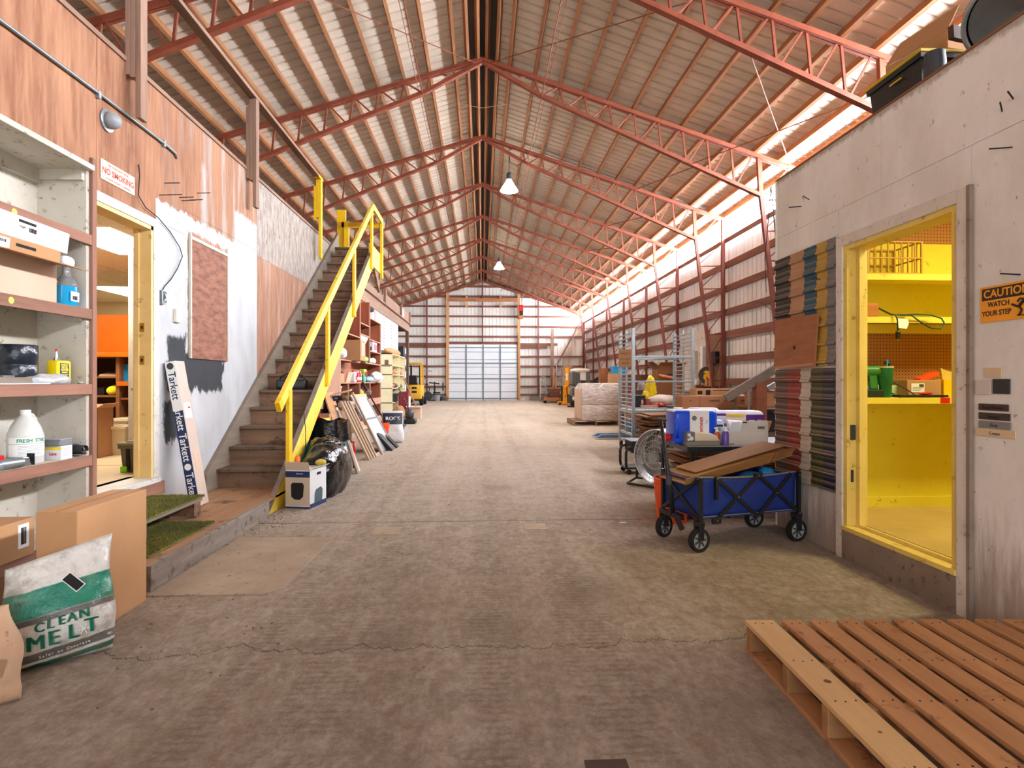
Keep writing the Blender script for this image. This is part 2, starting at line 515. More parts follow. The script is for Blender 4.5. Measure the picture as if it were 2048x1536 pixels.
pm = g.m('MULTIPLY', pm, g.m('SUBTRACT', 1, g.rect(5.45, 6.27, 1.40, 2.55, wb, .012)))
pm = g.m('MAXIMUM', pm, g.m('MULTIPLY', g.rect(5.72, 5.80, 2.6, 3.25, wb, .05), .55))
wn = g.noise(3, (1, 1, .5), 6)
white = g.mix(g.ss(wn, .35, .7), lin((192, 194, 197)), lin((176, 177, 179)))
white = g.mix(g.m('MULTIPLY', g.ss(g.noise(24, (1, 1, .6), 6, .7), .62, .72), .5), white, lin((150, 146, 140)))
dirtlow = g.m('MULTIPLY', g.ss(g.m('ADD', g.z, g.m('MULTIPLY', wn, .5)), .35, .75, 1, 0), .5)
white = g.mix(dirtlow, white, lin((146, 132, 116)))
c = g.mix(pm, base, white)
w2 = g.m('MULTIPLY', g.m('SUBTRACT', g.noise(9, (1, 1, .5), 6, .75), .5), .30)
b1 = g.m('MAXIMUM', g.rect(5.10, 6.17, 1.10, 1.46, w2, .02), g.rect(5.05, 5.40, .68, 1.03, w2, .02))
b1 = g.m('MAXIMUM', b1, g.rect(5.10, 5.42, 1.3, 1.58, w2, .02))
c = g.mix(g.m('MULTIPLY', b1, .96), c, lin((38, 41, 46)))
L.new(c, bs.inputs['Base Color'])
bs.inputs['Roughness'].default_value = .8
bs.inputs['Specular IOR Level'].default_value = .25
g.bump(bs, g.m('ADD', grain, ring.outputs['Fac']), .12, .004)
M_leftwall = m

# --- right outbuilding wall: dirty white paint, brown grime near the floor
m, nt, N, L, bs = new_mat('grimy_white_paint'); g = G(nt)
n1 = g.noise(2.0, (1, 1, .6), 7, .68); n2 = g.noise(20, (1, 1, .8), 6, .72); n3 = g.noise(7, (1, 2.5, .35), 6, .7)
c = g.mix(g.ss(n1, .35, .7), lin((232, 229, 224)), lin((214, 209, 202)))
c = g.mix(g.m('MULTIPLY', g.ss(n2, .63, .70), .7), c, lin((110, 94, 80)))
low = g.ss(g.m('ADD', g.z, g.m('MULTIPLY', g.m('SUBTRACT', n3, .5), 1.1)), .05, .62, 1, 0)
c = g.mix(g.m('MULTIPLY', low, .75), c, lin((132, 110, 92)))
c = g.mix(g.m('MULTIPLY', g.ss(g.m('ADD', g.z, g.m('MULTIPLY', n2, .12)), 2.86, 2.90), .6), c, lin((120, 98, 78)))
L.new(c, bs.inputs['Base Color']); bs.inputs['Roughness'].default_value = .75
g.bump(bs, n2, .1, .004)
M_rightwall = m

# --- roof / wall sheet steel
def ribbed(name, ca, cb, axis, scale):
    m, nt, N, L, bs = new_mat(name); g = G(nt)
    w = N.new('ShaderNodeTexWave'); w.bands_direction = axis; w.inputs['Scale'].default_value = scale; w.inputs['Distortion'].default_value = 0
    L.new(g.tc.outputs['Object'], w.inputs['Vector'])
    n1 = g.noise(1.2, detail=5)
    c = g.mix(g.ss(n1, .35, .7), lin(ca), lin(cb))
    L.new(c, bs.inputs['Base Color']); bs.inputs['Roughness'].default_value = .5
    bs.inputs['Specular IOR Level'].default_value = .35
    g.bump(bs, w.outputs['Fac'], .35, .004)
    return m
M_roof = ribbed('roof_sheet_steel', (208, 196, 180), (192, 180, 164), 'Y', 9)
M_sheetx = ribbed('gable_sheet_steel', (236, 234, 228), (226, 222, 214), 'X', 9)
M_sheety = ribbed('side_sheet_steel', (222, 218, 214), (202, 198, 194), 'Y', 9)
M_ridge = mat('ridge_cap', (52, 44, 40), (40, 34, 32), 3, rough=.7)
M_strip = mat('lit_translucent_sheet', (235, 240, 240), rough=.5, emit=(236, 244, 255), estr=STRIP)

# ================================================================ floor
FX0, FX1, FY0, FY1 = -7.25, 6.6, -4.5, 37.35
fl = MB().box(FX0, FX1, FY0, FY1, -.15, 0).build('floor', M_floor)
fl['kind'] = 'structure'
M_patch = mat('pale_floor_patch', (176, 158, 138), (150, 130, 110), 3, rough=.9, bump=.2, speck=(110, 92, 76), speck_amt=.10, speck_scale=20)
MB().prism([(-1.86, 3.36), (-1.22, 3.36), (-1.14, 3.44), (-1.13, 4.56), (-1.84, 4.58)], 'z', -.002, .006).build('floor_patch', M_patch, fl, .003)
MB().box(-.87, -.66, 4.62, 4.86, -.002, .003).build('floor_patch', M_patch, fl)
MB().box(.34, .52, 4.72, 4.92, -.002, .003).build('floor_patch', M_patch, fl)
# small rectangular recess cover at the frame's lower edge
M_hole = mat('dark_recess', (86, 68, 54), (62, 48, 38), 9, rough=.9)
MB().box(.318, .45, 1.76, 1.835, -.002, .004).build('floor_socket_cover', M_hole, fl)

# ================================================================ roof sheets, purlins, ridge
PITCH, ZT = .325, 7.58           # slope and top of the truss chords at the ridge
ZR = ZT + .15                    # underside of the sheets at the ridge
COS = 1 / math.sqrt(1 + PITCH ** 2)
def ribsheet_profile(w, ribs, rw, rd):
    """profile across one sheet: list of (u, drop)"""
    out = [(0, 0)]
    st = w / ribs
    for i in range(ribs):
        c0 = st * (i + .5)
        out += [(c0 - rw, 0), (c0 - rw * .5, rd), (c0 + rw * .5, rd), (c0 + rw, 0)]
    out.append((w, 0))
    return out
prof = ribsheet_profile(.9144, 4, .030, .028)
roof = struct('ceiling')
for side, xe in ((1, 6.75), (-1, 7.35)):
    mb = MB()
    vs = []
    for u, d in prof:
        vs += [(0, u, ZR + d), (side * xe, u, ZR - PITCH * xe + d)]
    n = len(prof)
    mb.add(vs, [(2 * i, 2 * i + 1, 2 * i + 3, 2 * i + 2) for i in range(n - 1)])
    first = None
    for k in range(46):
        y = FY0 + k * .9144
        if first is None:
            first = mb.build('roof_sheet', M_roof, roof, loc=(0, y, 0))
        else:
            inst(first, roof, (0, y, 0))
    for k in range(13):
        x = .55 + .495 * k if k < 12 else 6.42
        z = ZT - PITCH * x
        MB().beam((side * x, FY0, z + .078), (side * x, FY1, z + .078), .055, .145, up=(side * PITCH, 0, 1)).build('purlin', M_purlin, roof)
    for x in (.10, .30):
        MB().beam((side * x, FY0, ZT - PITCH * x + .06), (side * x, FY1, ZT - PITCH * x + .06), .05, .16, up=(side * PITCH, 0, 1)).build('ridge_purlin', M_purlin, roof)
    if side == -1:
        for k in range(2):
            x = 6.42 + .45 * (k + 1)
            MB().beam((-x, FY0, ZT - PITCH * x + .078), (-x, FY1, ZT - PITCH * x + .078), .055, .145, up=(-PITCH, 0, 1)).build('purlin', M_purlin, roof)
MB().add([(-.28, FY0, ZR - .095), (0, FY0, ZR - .01), (.28, FY0, ZR - .095), (.28, FY1, ZR - .095), (0, FY1, ZR - .01), (-.28, FY1, ZR - .095)],
         [(0, 1, 4, 5), (1, 2, 3, 4)]).build('ridge_cap', M_ridge, roof)
# outer weather layer so no sky leaks between sheets
MB().add([(-7.45, FY0 - .1, ZR + .08 - PITCH * 7.45), (0, FY0 - .1, ZR + .08), (6.85, FY0 - .1, ZR + .08 - PITCH * 6.85),
          (6.85, FY1 + .1, ZR + .08 - PITCH * 6.85), (0, FY1 + .1, ZR + .08), (-7.45, FY1 + .1, ZR + .08 - PITCH * 7.45)],
         [(0, 1, 4, 5), (1, 2, 3, 4)]).build('roof_cover', M_dkgrey, roof)

# ================================================================ steel trusses
def chord_z(x):          # underside line of the lower chord
    if x < 1.157:
        return ZT - .06 + (6.86 - ZT + .06) * x / 1.157
    return 6.86 + (4.95 - 6.86) * (x - 1.157) / (5.62 - 1.157)
def inner_x(z):
    return 5.62 + (6.22 - 5.62) * (4.95 - z) / 4.95
def build_truss():
    t = thing('roof_truss', '', 'truss')
    for s in (1, -1):
        e = 6.42
        for dy in (-.035, .035):     # double angles
            MB().beam((0, dy, ZT - .035), (s * e, dy, ZT - .035 - PITCH * e), .05, .075).build('top_chord', M_red, t)
        MB().beam((0, 0, ZT - .075), (s * 1.157, 0, 6.86), .085, .07).build('bottom_chord', M_red, t)
        MB().beam((s * 1.157, 0, 6.86), (s * 5.62, 0, 4.95), .10, .07).build('bottom_chord', M_red, t)
        MB().beam((s * 5.58, 0, ZT - PITCH * 5.58 - .03), (s * 5.62, 0, 4.93), .085, .075).build('knee_post', M_red, t)
        xs = [.55 + .495 * k for k in range(10)]
        for k, x in enumerate(xs):
            if k == 0:
                MB().beam((s * .70, 0, chord_z(.52)), (s * .85, 0, ZT - PITCH * .85 - .06), .03, .03).build('web', M_red, t)
                continue
            xb = x + .07
            MB().beam((s * x, 0, ZT - PITCH * x - .05), (s * xb, 0, chord_z(xb)), .035, .035).build('web', M_red, t)
            if k < 9 or True:
                xn = x + .44
                if xn < 5.6:
                    MB().beam((s * (xb + .05), 0, chord_z(xb + .05)), (s * xn, 0, ZT - PITCH * xn - .06), .028, .028).build('web', M_red, t)
        MB().beam((s * 5.72, 0, 4.98), (s * 6.2, 0, ZT - PITCH * 6.2 - .06), .028, .028).build('web', M_red, t)
        if s == 1:
            MB().beam((5.62, 0, 4.98), (6.22, 0, 0), .085, .075, up=(1, 0, 0)).build('inner_leg', M_redcol, t)
            MB().beam((6.36, 0, 5.47), (6.36, 0, 0), .085, .085, up=(1, 0, 0)).build('column', M_redcol, t)
            zs = [4.86, 4.23, 3.63, 3.02, 2.42, 1.8, 1.2]
            for a, b in zip(zs, zs[1:] + [.62]):
                MB().beam((inner_x(a), 0, a), (6.34, 0, a + .02), .028, .028).build('web', M_redcol, t)
                MB().beam((inner_x(b), 0, b + .05), (6.34, 0, a - .03), .022, .022).build('web', M_redcol, t)
    return t
tys = [8.01, 11.67, 15.33, 18.99, 22.65, 26.31, 29.97, 33.63]
names = ['nearest red steel roof truss, cut off by the top of the photo', 'second red roof truss from the camera, its peak fully in view', 'third red roof truss, just before the first hanging lamp',
         'fourth red roof truss, crossing behind the first hanging lamp', 'fifth red roof truss, midway down the barn', 'sixth red roof truss, near the second hanging lamp',
         'seventh red roof truss, beyond the second hanging lamp', 'farthest free red roof truss, next to the gable wall']
t0 = build_truss()
for i, y in enumerate(tys):
    t = t0 if i == 0 else copy_tree(t0)
    t.location = (0, y, 0)
    tag(t, names[i], 'truss', 'red steel roof trusses')
for i, y in enumerate((4.35, .69, -2.97)):     # overhead, outside the frame: kept because they throw shadow
    t = copy_tree(t0); t.location = (0, y, 0)
    tag(t, 'red steel roof truss overhead, outside the photo', 'truss', 'red steel roof trusses')

# thin bracing rods in the roof plane
M_rod = mat('rusty_rod', (150, 84, 56), (120, 62, 42), 8, rough=.7)
def rod(p, q, r, label, cat='rod', m=None, group='roof bracing rods'):
    tag(MB().cyl(p, q, r, n=6).build('brace_rod', m or M_rod), label, cat, group)
rod((.15, 11.6, 7.45), (3.0, 8.05, 6.5), .009, 'thin rod from the second truss peak across the right roof')
rod((-.15, 11.6, 7.45), (-2.7, 8.05, 6.55), .009, 'thin rod from the second truss peak across the left roof')
rod((3.75, 8.05, 5.7), (6.2, 11.6, 5.55), .009, 'thin rod crossing toward the right eave above the outbuilding')
rod((6.2, 8.05, 5.5), (4.2, 11.6, 5.55), .009, 'thin rod sloping up from the right outbuilding to the second truss')
rod((-4.9, 8.05, 5.3), (-6.3, 11.6, 5.4), .009, 'thin rod under the left roof above the plywood wall')
rod((-6.2, 8.05, 5.45), (-4.9, 11.6, 5.3), .009, 'thin rod crossing beside the hanging guard post at left')
for s, w in ((1, 'right'), (-1, 'left')):
    ys = [FY0] + [v for v in (4.35, 8.01, 11.67, 15.33, 18.99, 22.65, 26.31, 29.97, 33.63)] + [FY1]
    pts = [(s * 1.17, y, 6.83 + (.0 if i % 2 else .04)) for i, y in enumerate(ys)]
    tag(MB().tube(pts, .010, 6).build('tie_rod', M_rod), 'long tie rod running down the barn along the %s truss kinks' % w, 'rod')
    pts = [(s * 1.26, y, 6.92) for y in ys]
    tag(MB().tube(pts, .006, 5).build('cable', M_rod), 'thin cable beside the tie rod on the %s roof slope' % w, 'cable')
for i in range(2, 7):
    y = tys[i - 1]
    rod((4.35, y, 5.55), (4.05, y + 3.66, 6.25), .012, '%s angle brace from the camera along the right roof slope' % ['first', 'second', 'third', 'fourth', 'fifth'][i - 2])
tag(MB().tube([(-1.17, 11.67, 6.84), (-.6, 11.8, 6.74), (0, 11.9, 6.70), (.6, 11.8, 6.76), (1.17, 11.67, 6.86)], .004, 5).build('string', mat('pale_string', (186, 160, 120), rough=.8)), 'pale string sagging across the second truss', 'string')

# ================================================================ gable wall at the far end
wall_back = struct('wall_back')
GY = 37.3
gp = ribsheet_profile(.9144, 4, .024, -.024)
x = FX0
while x < FX1:
    vs = []
    for u, d in gp:
        xx = min(x + u, FX1)
        vs += [(xx, GY + .1 - d, 0), (xx, GY + .1 - d, ZR - PITCH * abs(xx) + .02)]
    MB().add(vs, [(2 * i, 2 * i + 1, 2 * i + 3, 2 * i + 2) for i in range(len(gp) - 1)]).build('wall_sheet', M_sheetx, wall_back)
    x += .9144
for z, hgt in ((7.19, .13), (6.55, .13), (5.93, .11), (5.30, .11), (4.67, .11), (4.03, .11), (2.77, .11), (2.15, .11), (1.51, .11), (.87, .11), (.36, .11)):
    xr = min(6.5, (ZR - z) / PITCH - .1)
    xl = -min(7.2, (ZR - z) / PITCH - .1)
    if z > 3.6:
        MB().box(xl, xr, GY - .02, GY + .05, z - hgt / 2, z + hgt / 2).build('girt', M_girt, wall_back)
    else:
        MB().box(xl, -2.2, GY - .02, GY + .05, z - hgt / 2, z + hgt / 2).build('girt', M_girt, wall_back)
        MB().box(2.3, xr, GY - .02, GY + .05, z - hgt / 2, z + hgt / 2).build('girt', M_girt, wall_back)
for a, b, z0, z1 in ((-6.5, -2.2, 3.32, 3.62), (2.3, 4.1, 3.3, 3.62), (-2.2, 2.3, 3.52, 3.70)):
    MB().box(a, b, GY - .06, GY + .02, z0, z1).build('header_plank', M_girt, wall_back)
MB().box(4.08, 4.75, GY - .08, GY - .02, 3.46, 3.62).build('header_plank', M_girt, wall_back)
for x in (-3.49, 3.52):
    MB().box(x - .045, x + .045, GY - .12, GY - .03, 0, ZT - PITCH * abs(x)).build('gable_column', M_redcol, wall_back)
MB().box(-.04, .04, GY - .12, GY - .03, 3.6, ZT).build('gable_column', M_redcol, wall_back)
MB().box(6.36, 6.5, GY - .14, GY - .02, 0, 5.4).build('gable_column', M_redcol, wall_back)
for s in (1, -1):
    MB().beam((0, GY - .1, ZT - .04), (s * 6.9, GY - .1, ZT - .04 - PITCH * 6.9), .12, .14).build('rake_beam', M_red, wall_back)
MB().beam((6.35, GY - .2, 5.2), (4.55, GY - .3, 2.0), .06, .06).build('diagonal_brace', M_redcol, wall_back)
for x in (-2.19, 2.29):
    MB().box(x - .09, x + .09, GY - .16, GY - .02, 0, 6.75).build('door_post', M_newwood, wall_back)
MB().box(-2.1, 2.2, GY - .24, GY - .17, 6.22, 6.40).build('torsion_beam', M_newwoodx, wall_back)
MB().box(-.5, 1.35, GY - .30, GY - .24, 6.20, 6.40).build('torsion_beam', M_newwoodx, wall_back)
for x in (-1.0, 1.13):
    MB().box(x - .06, x + .06, GY - .22, GY - .12, 5.85, 6.55).build('torsion_bracket', M_newwood, wall_back)
for k, (x, w_) in enumerate(((-3.1, .9), (4.9, 1.9))):
    MB().box(x - w_, x + w_, GY - .25, GY, 0, .28).build('concrete_curb', M_concrete, wall_back)
# sectional overhead door
door1 = struct('door_1', (.04, GY - .06, 0))
M_doorp = mat('door_panel_steel', (238, 242, 246), (228, 234, 240), 2, rough=.45)
M_doorl = mat('door_strut_steel', (122, 134, 142), (106, 118, 128), 4, rough=.5)
zb = [0.0, .545, 1.09, 1.63, 2.10, 2.57, 3.05, 3.53]
for a, b in zip(zb, zb[1:]):
    sec = MB().box(-2.14, 2.16, -.02, .02, a + .008, b - .008)
    for k in range(1, 4):
        zz = a + (b - a) * k / 4
        sec.box(-2.14, 2.16, -.028, -.02, zz - .012, zz + .012)
    sec.build('door_section', M_doorp, door1)
for z in zb[1:-1]:
    MB().box(-2.14, 2.16, -.034, -.02, z - .012, z + .012).build('section_joint', M_doorl, door1)
for z, hh in ((3.33, .05), (2.35, .06), (1.37, .06), (.13, .06)):
    MB().box(-2.14, 2.16, -.07, -.02, z - hh / 2, z + hh / 2).build('strut', M_doorl, door1)
for x in (-1.07, 0.0, 1.08):
    MB().box(x - .045, x + .045, -.045, -.02, .02, 3.5).build('stile', M_doorl, door1)
for x in (-2.17, 2.19):
    MB().box(x - .03, x + .03, -.10, -.02, 0, 4.2).build('track', M_galv, door1)
MB().box(-2.1, 2.1, -.13, -.09, 6.28, 6.32).build('torsion_bar', M_rod, door1)
# door opener motor hung by the right post
op = thing('door_opener', 'red door opener motor high beside the right door post', 'motor', (2.42, GY - .45, 5.55))
MB().box(-.13, .13, -.12, .12, .05, .42).build('motor_housing', M_redp, op, .02)
MB().box(-.10, .12, -.10, .12, -.22, .05).build('gear_box', M_blackmat, op, .02)
MB().box(-.15, .13, -.06, .30, -.42, -.22).build('mounting_board', M_newwoodx, op)
MB().tube([(.03, 0, .42), (.05, .05, .7), (.10, .1, 1.0), (.35, .1, 1.35)], .02, 6).build('conduit', M_galv, op)

# ================================================================ right side wall with the daylight strip
wall_right = struct('wall_right')
sp = ribsheet_profile(.9144, 4, .024, -.024)
vs = []
for u, d in sp:
    vs += [(6.52 - d, u, 0), (6.52 - d, u, 4.95)]
sh = MB().add(vs, [(2 * i, 2 * i + 2, 2 * i + 3, 2 * i + 1) for i in range(len(sp) - 1)])
first = None
for k in range(33):
    y = 7.0 + k * .9144
    if first is None: first = sh.build('wall_sheet', M_sheety, wall_right, loc=(0, y, 0))
    else: inst(first, wall_right, (0, y, 0))
MB().box(6.52, 6.56, FY0, 7.0, 0, 4.95).build('wall_panel', M_sheety, wall_right)
for z in (4.92, 4.26, 3.64, 3.02, 2.42, 1.78, 1.19, .6):
    hgt = .16 if z < 4.5 else .10
    if abs(z - 2.42) < .01: hgt = .2
    MB().box(6.41, 6.47, 4.9, FY1, z - hgt / 2, z + hgt / 2).build('girt', M_girty, wall_right)
win1 = struct('window_1')
for k in range(12):
    y0 = FY0 + k * 3.49
    MB().prism([(6.44, 4.96), (6.46, 4.95), (6.73, ZR - PITCH * 6.73), (6.71, ZR - PITCH * 6.71 - .005)], 'y', y0 + .01, y0 + 3.48).build('pane', M_strip, win1)
# exterior left wall (seen only in slivers)
wl = MB().box(-7.30, -7.22, FY0, FY1, 0, ZR - PITCH * 7.3 + .05).build('wall_left', M_sheety); wl['kind'] = 'structure'
# unseen rear wall, its opening added to let sky light in
wr = MB().box(FX0, -2.5, FY0 - .1, FY0, 0, 5.4).box(2.5, FX1, FY0 - .1, FY0, 0, 5.4).prism([(FX0, 4.2), (FX1, 4.2), (FX1, ZR - PITCH * FX1), (0, ZR), (FX0, ZR + PITCH * FX0)], 'y', FY0 - .1, FY0).build('wall_front', M_sheetx)
wr['kind'] = 'structure'

# ================================================================ hanging lamps
M_lamp = mat('lamp_glow', (255, 250, 240), emit=(255, 240, 214), estr=60)
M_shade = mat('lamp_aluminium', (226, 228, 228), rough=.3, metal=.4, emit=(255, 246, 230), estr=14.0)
for (x, y, z), lb in (((.70, 15.55, 6.22), 'bright hanging high bay lamp, the nearer one under the ridge'), ((.74, 26.3, 6.22), 'bright hanging high bay lamp, the farther and smaller one')):
    t = thing('hanging_lamp', lb, 'lamp', (x, y, z), group='high bay lamps')
    MB().lathe([(.06, .30), (.08, .26), (.14, .16), (.24, 0.0), (.235, -.01), (.13, .15), (.05, .25)], n=28).build('lamp_shade', M_shade, t, smooth=True)
    MB().lathe([(.001, .01), (.10, .01), (.20, .015), (.20, .03), (.10, .12), (.001, .13)], n=24).build('bulb', M_lamp, t, smooth=True)
    MB().lathe([(.001, .30), (.07, .30), (.07, .44), (.04, .48), (.001, .48)], n=16).build('ballast', M_dkgrey, t)
    MB().cyl((0, 0, .48), (0, 0, ZT - PITCH * x - z), .008, n=6).build('hanger', M_dkgrey, t)
    pl = bpy.data.lights.new('lamp_light', 'SPOT'); pl.energy = 900; pl.color = (1, .93, .82); pl.shadow_soft_size = .15; pl.spot_size = 2.6; pl.spot_blend = .6
    po = bpy.data.objects.new('lamp_light', pl); po.parent = t; po.location = (0, 0, -.06); COL.objects.link(po)
cd = MB().tube([(1.1, 15.0, 7.1), (1.15, 15.0, 6.9), (.9, 15.2, 6.75), (.72, 15.5, 6.95), (.70, 15.55, 7.3)], .008, 6).build('lamp_cord', M_black)
tag(cd, 'black cord looping to the nearer hanging lamp', 'cord')
tag(MB().tube([(1.6, 15.28, 7.12), (2.6, 15.28, 6.79), (3.6, 15.28, 6.47), (4.6, 15.28, 6.14), (5.5, 15.28, 5.86), (6.2, 15.28, 5.63)], .012, 6).build('conduit', M_galv), 'thin grey conduit along the third truss to the right eave', 'conduit')
# ================================================================ left partition wall of the office
XL = -2.65
wp = struct('wall_left_partition')
core = MB()
core.box(-2.76, -2.668, FY0, 3.93, 0, 3.50).box(-2.76, -2.668, 4.87, 11.2, 0, 3.50).box(-2.76, -2.668, 3.93, 4.87, 2.43, 3.50).box(-2.76, -2.668, 3.93, 4.87, 0, .40)
core.build('stud_core', M_shelfwoodz, wp)
for y0, y1, z0, z1 in [(FY0, -1.9, 2.5, 3.57), (-1.9, -.68, 2.5, 3.57), (-.68, .53, 2.5, 3.57), (.53, 1.75, 2.5, 3.57), (1.75, 2.97, 2.5, 3.57), (2.97, 4.19, 2.5, 3.57), (4.19, 5.41, 2.5, 3.57), (5.41, 6.6, 2.72, 3.57), (6.6, 7.09, 2.72, 3.57),
                       (FY0, 0, 0, 2.5), (0, 1.75, 0, 2.5), (1.75, 2.97, 0, 2.5), (2.97, 3.93, 0, 2.5), (4.87, 5.41, 0, 2.5), (5.41, 6.30, 0, 2.72), (6.30, 7.09, 0, 2.72),
                       (7.09, 8.31, 2.67, 3.57), (8.31, 9.53, 2.67, 3.57), (9.53, 11.2, 2.67, 3.57), (7.09, 8.31, 0, 2.67), (8.31, 9.53, 0, 2.67), (9.53, 11.2, 0, 2.67)]:
    MB().box(-2.668, XL, y0 + .0015, y1 - .0015, z0 + .0015, z1 - .0015).build('plywood_sheet', M_leftwall, wp)
MB().box(-2.668, XL, 3.93, 4.87, .0, .33).build('plywood_sheet', M_leftwall, wp)
MB().box(-2.82, XL + .015, FY0, 11.2, 3.565, 3.60).build('cap_board', M_greywoody, wp)
# boarded-over window: trim strips and a dark plywood blank
bw = thing('boarded_window', 'boarded-over window blank of swirly brown plywood in the white wall', 'board', (XL, 5.86, 1.40))
mb_ = mat('swirl_plywood', (156, 104, 84), (110, 70, 56), 9, (1, .7, 2.2), rough=.75, bump=.15, contrast=1.6, detail=3)
MB().box(.002, .014, -.375, .375, 0, 1.08).build('plywood_blank', mb_, bw)
for a, b, c_, d in ((-.40, -.375, 0, 1.13), (.375, .40, 0, 1.13), (-.375, .375, 1.08, 1.11)):
    MB().box(.002, .022, a, b, c_, d).build('trim_strip', M_shelfin, bw)
# door frame of the office
d2 = struct('door_2')
M_cream = mat('cream_jamb_paint', (232, 204, 142), (214, 178, 112), 3, rough=.55, speck=(150, 96, 50), speck_amt=.07, speck_scale=10)
M_casing = mat('white_casing', (214, 212, 206), (192, 186, 176), 4, rough=.7, speck=(120, 112, 100), speck_amt=.09, speck_scale=20)
for a, b, c_, d in ((3.85, 3.93, .40, 2.50), (4.87, 4.95, .40, 2.50), (3.93, 4.87, 2.43, 2.50)):
    MB().box(XL, XL + .02, a, b, c_, d).build('casing', M_casing, d2, .004)
for a, b in ((3.93, 3.96), (4.84, 4.87)):
    MB().box(-2.775, XL + .012, a, b, .42, 2.43).build('jamb', M_cream, d2)
    MB().box(-2.765, -2.728, *((a - .014, a) if a > 4 else (b, b + .014)), .42, 2.41).build('door_stop', M_cream, d2)
MB().box(-2.775, XL + .012, 3.93, 4.87, 2.40, 2.43).build('jamb', M_cream, d2)
M_brass = mat('brass_plate', (190, 150, 60), rough=.35, metal=.8)
for z in (1.36, 1.62):
    p = MB().box(-2.722, -2.69, 4.834, 4.842, z - .035, z + .035).build('strike_plate', M_brass, d2)
    MB().box(-2.713, -2.699, 4.832, 4.835, z - .012, z + .012).build('strike_hole', M_ink, p)
MB().box(-2.86, XL + .05, 3.90, 4.92, .38, .42).build('threshold', M_casing, d2, .004)
MB().box(-2.70, XL + .05, 3.86, 4.97, .28, .38).build('sill_board', M_shelfwood, d2)
# things fixed on the left wall
sg = thing('no_smoking_sign', 'small red and cream NO SMOKING sign above the office door', 'sign', (XL, 4.43, 2.672))
M_signc = mat('aged_sign_cream', (232, 208, 184), (222, 194, 166), 4, rough=.6)
M_signr = mat('faded_red_print', (206, 72, 62), rough=.7)
MB().box(.002, .006, -.20, .20, -.07, .07).build('sign_board', M_signc, sg, .001)
text('NO SMOKING', .060, M_signr, sg, (.0065, 0, -.002), (PI / 2, 0, PI / 2), extrude=.0005, bold=.0015, sx=.98)
text('FIRE DEPARTMENT ORDER', .020, M_signr, sg, (.0065, 0, .047), (PI / 2, 0, PI / 2), extrude=.0004)
text('BY ORDER OF SAFETY COMMISSION', .018, M_signr, sg, (.0065, 0, -.050), (PI / 2, 0, PI / 2), extrude=.0004)
lb = thing('bell_light', 'round grey bell-shaped fixture on the brown plywood wall', 'fixture', (XL, 4.30, 3.03))
MB().lathe([(.075, .0), (.078, .012), (.055, .02)], n=24, axis='x').build('back_plate', M_galv, lb, smooth='auto')
MB().lathe([(.058, .02), (.058, .045), (.05, .07), (.03, .09), (.001, .097)], n=24, axis='x').build('dome', mat('grey_enamel', (150, 156, 160), (132, 138, 142), 6, rough=.4), lb, smooth=True)
pts = [(XL + .018, 2.2, 3.165), (XL + .018, 3.4, 3.165), (XL + .018, 4.2, 3.17), (XL + .018, 4.75, 3.165), (XL + .018, 5.05, 3.16), (XL + .018, 5.20, 3.15), (XL + .006, 5.24, 3.12)]
pc = tag(MB().tube(pts, .011, 8).build('conduit', mat('grey_conduit', (150, 160, 166), (132, 140, 146), 8, rough=.35, metal=.6), smooth=True), 'grey electrical conduit running along the upper plywood wall', 'conduit')
for y in (3.0, 4.19, 5.02):
    MB().box(-.004, .028, -.012, .012, -.03, .02).build('strap', M_galv, pc, loc=(XL, y, 3.165))
def wire(name, pts, r, m, label, cat='wire'):
    return tag(MB().tube(pts, r, 6).build(name, m, smooth=True), label, cat)
wire('loose_wire', [(XL + .006, 4.68, 2.86), (XL + .02, 4.67, 2.78), (XL + .015, 4.66, 2.62), (XL + .02, 4.75, 2.55), (XL + .02, 4.93, 2.52), (XL + .012, 5.12, 2.46), (XL + .015, 5.28, 2.36), (XL + .018, 5.32, 2.29), (XL + .018, 5.24, 2.17), (XL + .015, 5.14, 2.06), (XL + .012, 5.04, 1.98), (XL + .01, 5.0, 1.93)], .004, M_blackmat, 'thin black wire dangling over the white wall to a junction box')
jb = thing('junction_box', 'open metal junction box on the white wall beside the office door', 'electrical box', (XL, 5.0, 1.83))
MB().box(0, .035, -.035, .035, 0, .11).build('box_body', M_galv, jb, .004)
MB().box(.033, .036, -.026, .026, .008, .102).build('box_cavity', M_dkgrey, jb)
MB().tube([(.036, -.01, .02), (.045, .01, .05), (.038, -.005, .085)], .005, 6).build('wire_end', M_label, jb)
sw = thing('switch_plate', 'cream light switch plate on the white wall', 'switch', (XL, 5.24, 1.70))
MB().box(0, .03, -.04, .04, 0, .115).build('plate', mat('ivory_plastic', (226, 216, 190), rough=.4), sw, .004)
MB().box(.03, .038, -.008, .008, .045, .07).build('toggle', M_label, sw)
nl = [(5.06, 2.845, .0), (5.30, 2.80, .0), (5.34, 2.785, .01), (5.47, 2.83, 0), (5.10, 2.76, 0), (5.62, 2.94, 0), (4.98, 2.72, 0)]
for k, (y, z, a) in enumerate(nl):
    tag(MB().cyl((XL - .005, y, z), (XL + .10, y + .05, z + .02), .004, n=6).build('nail', M_blackmat), 'long nail sticking out of the upper left plywood wall', 'nail', 'nails in the left wall')

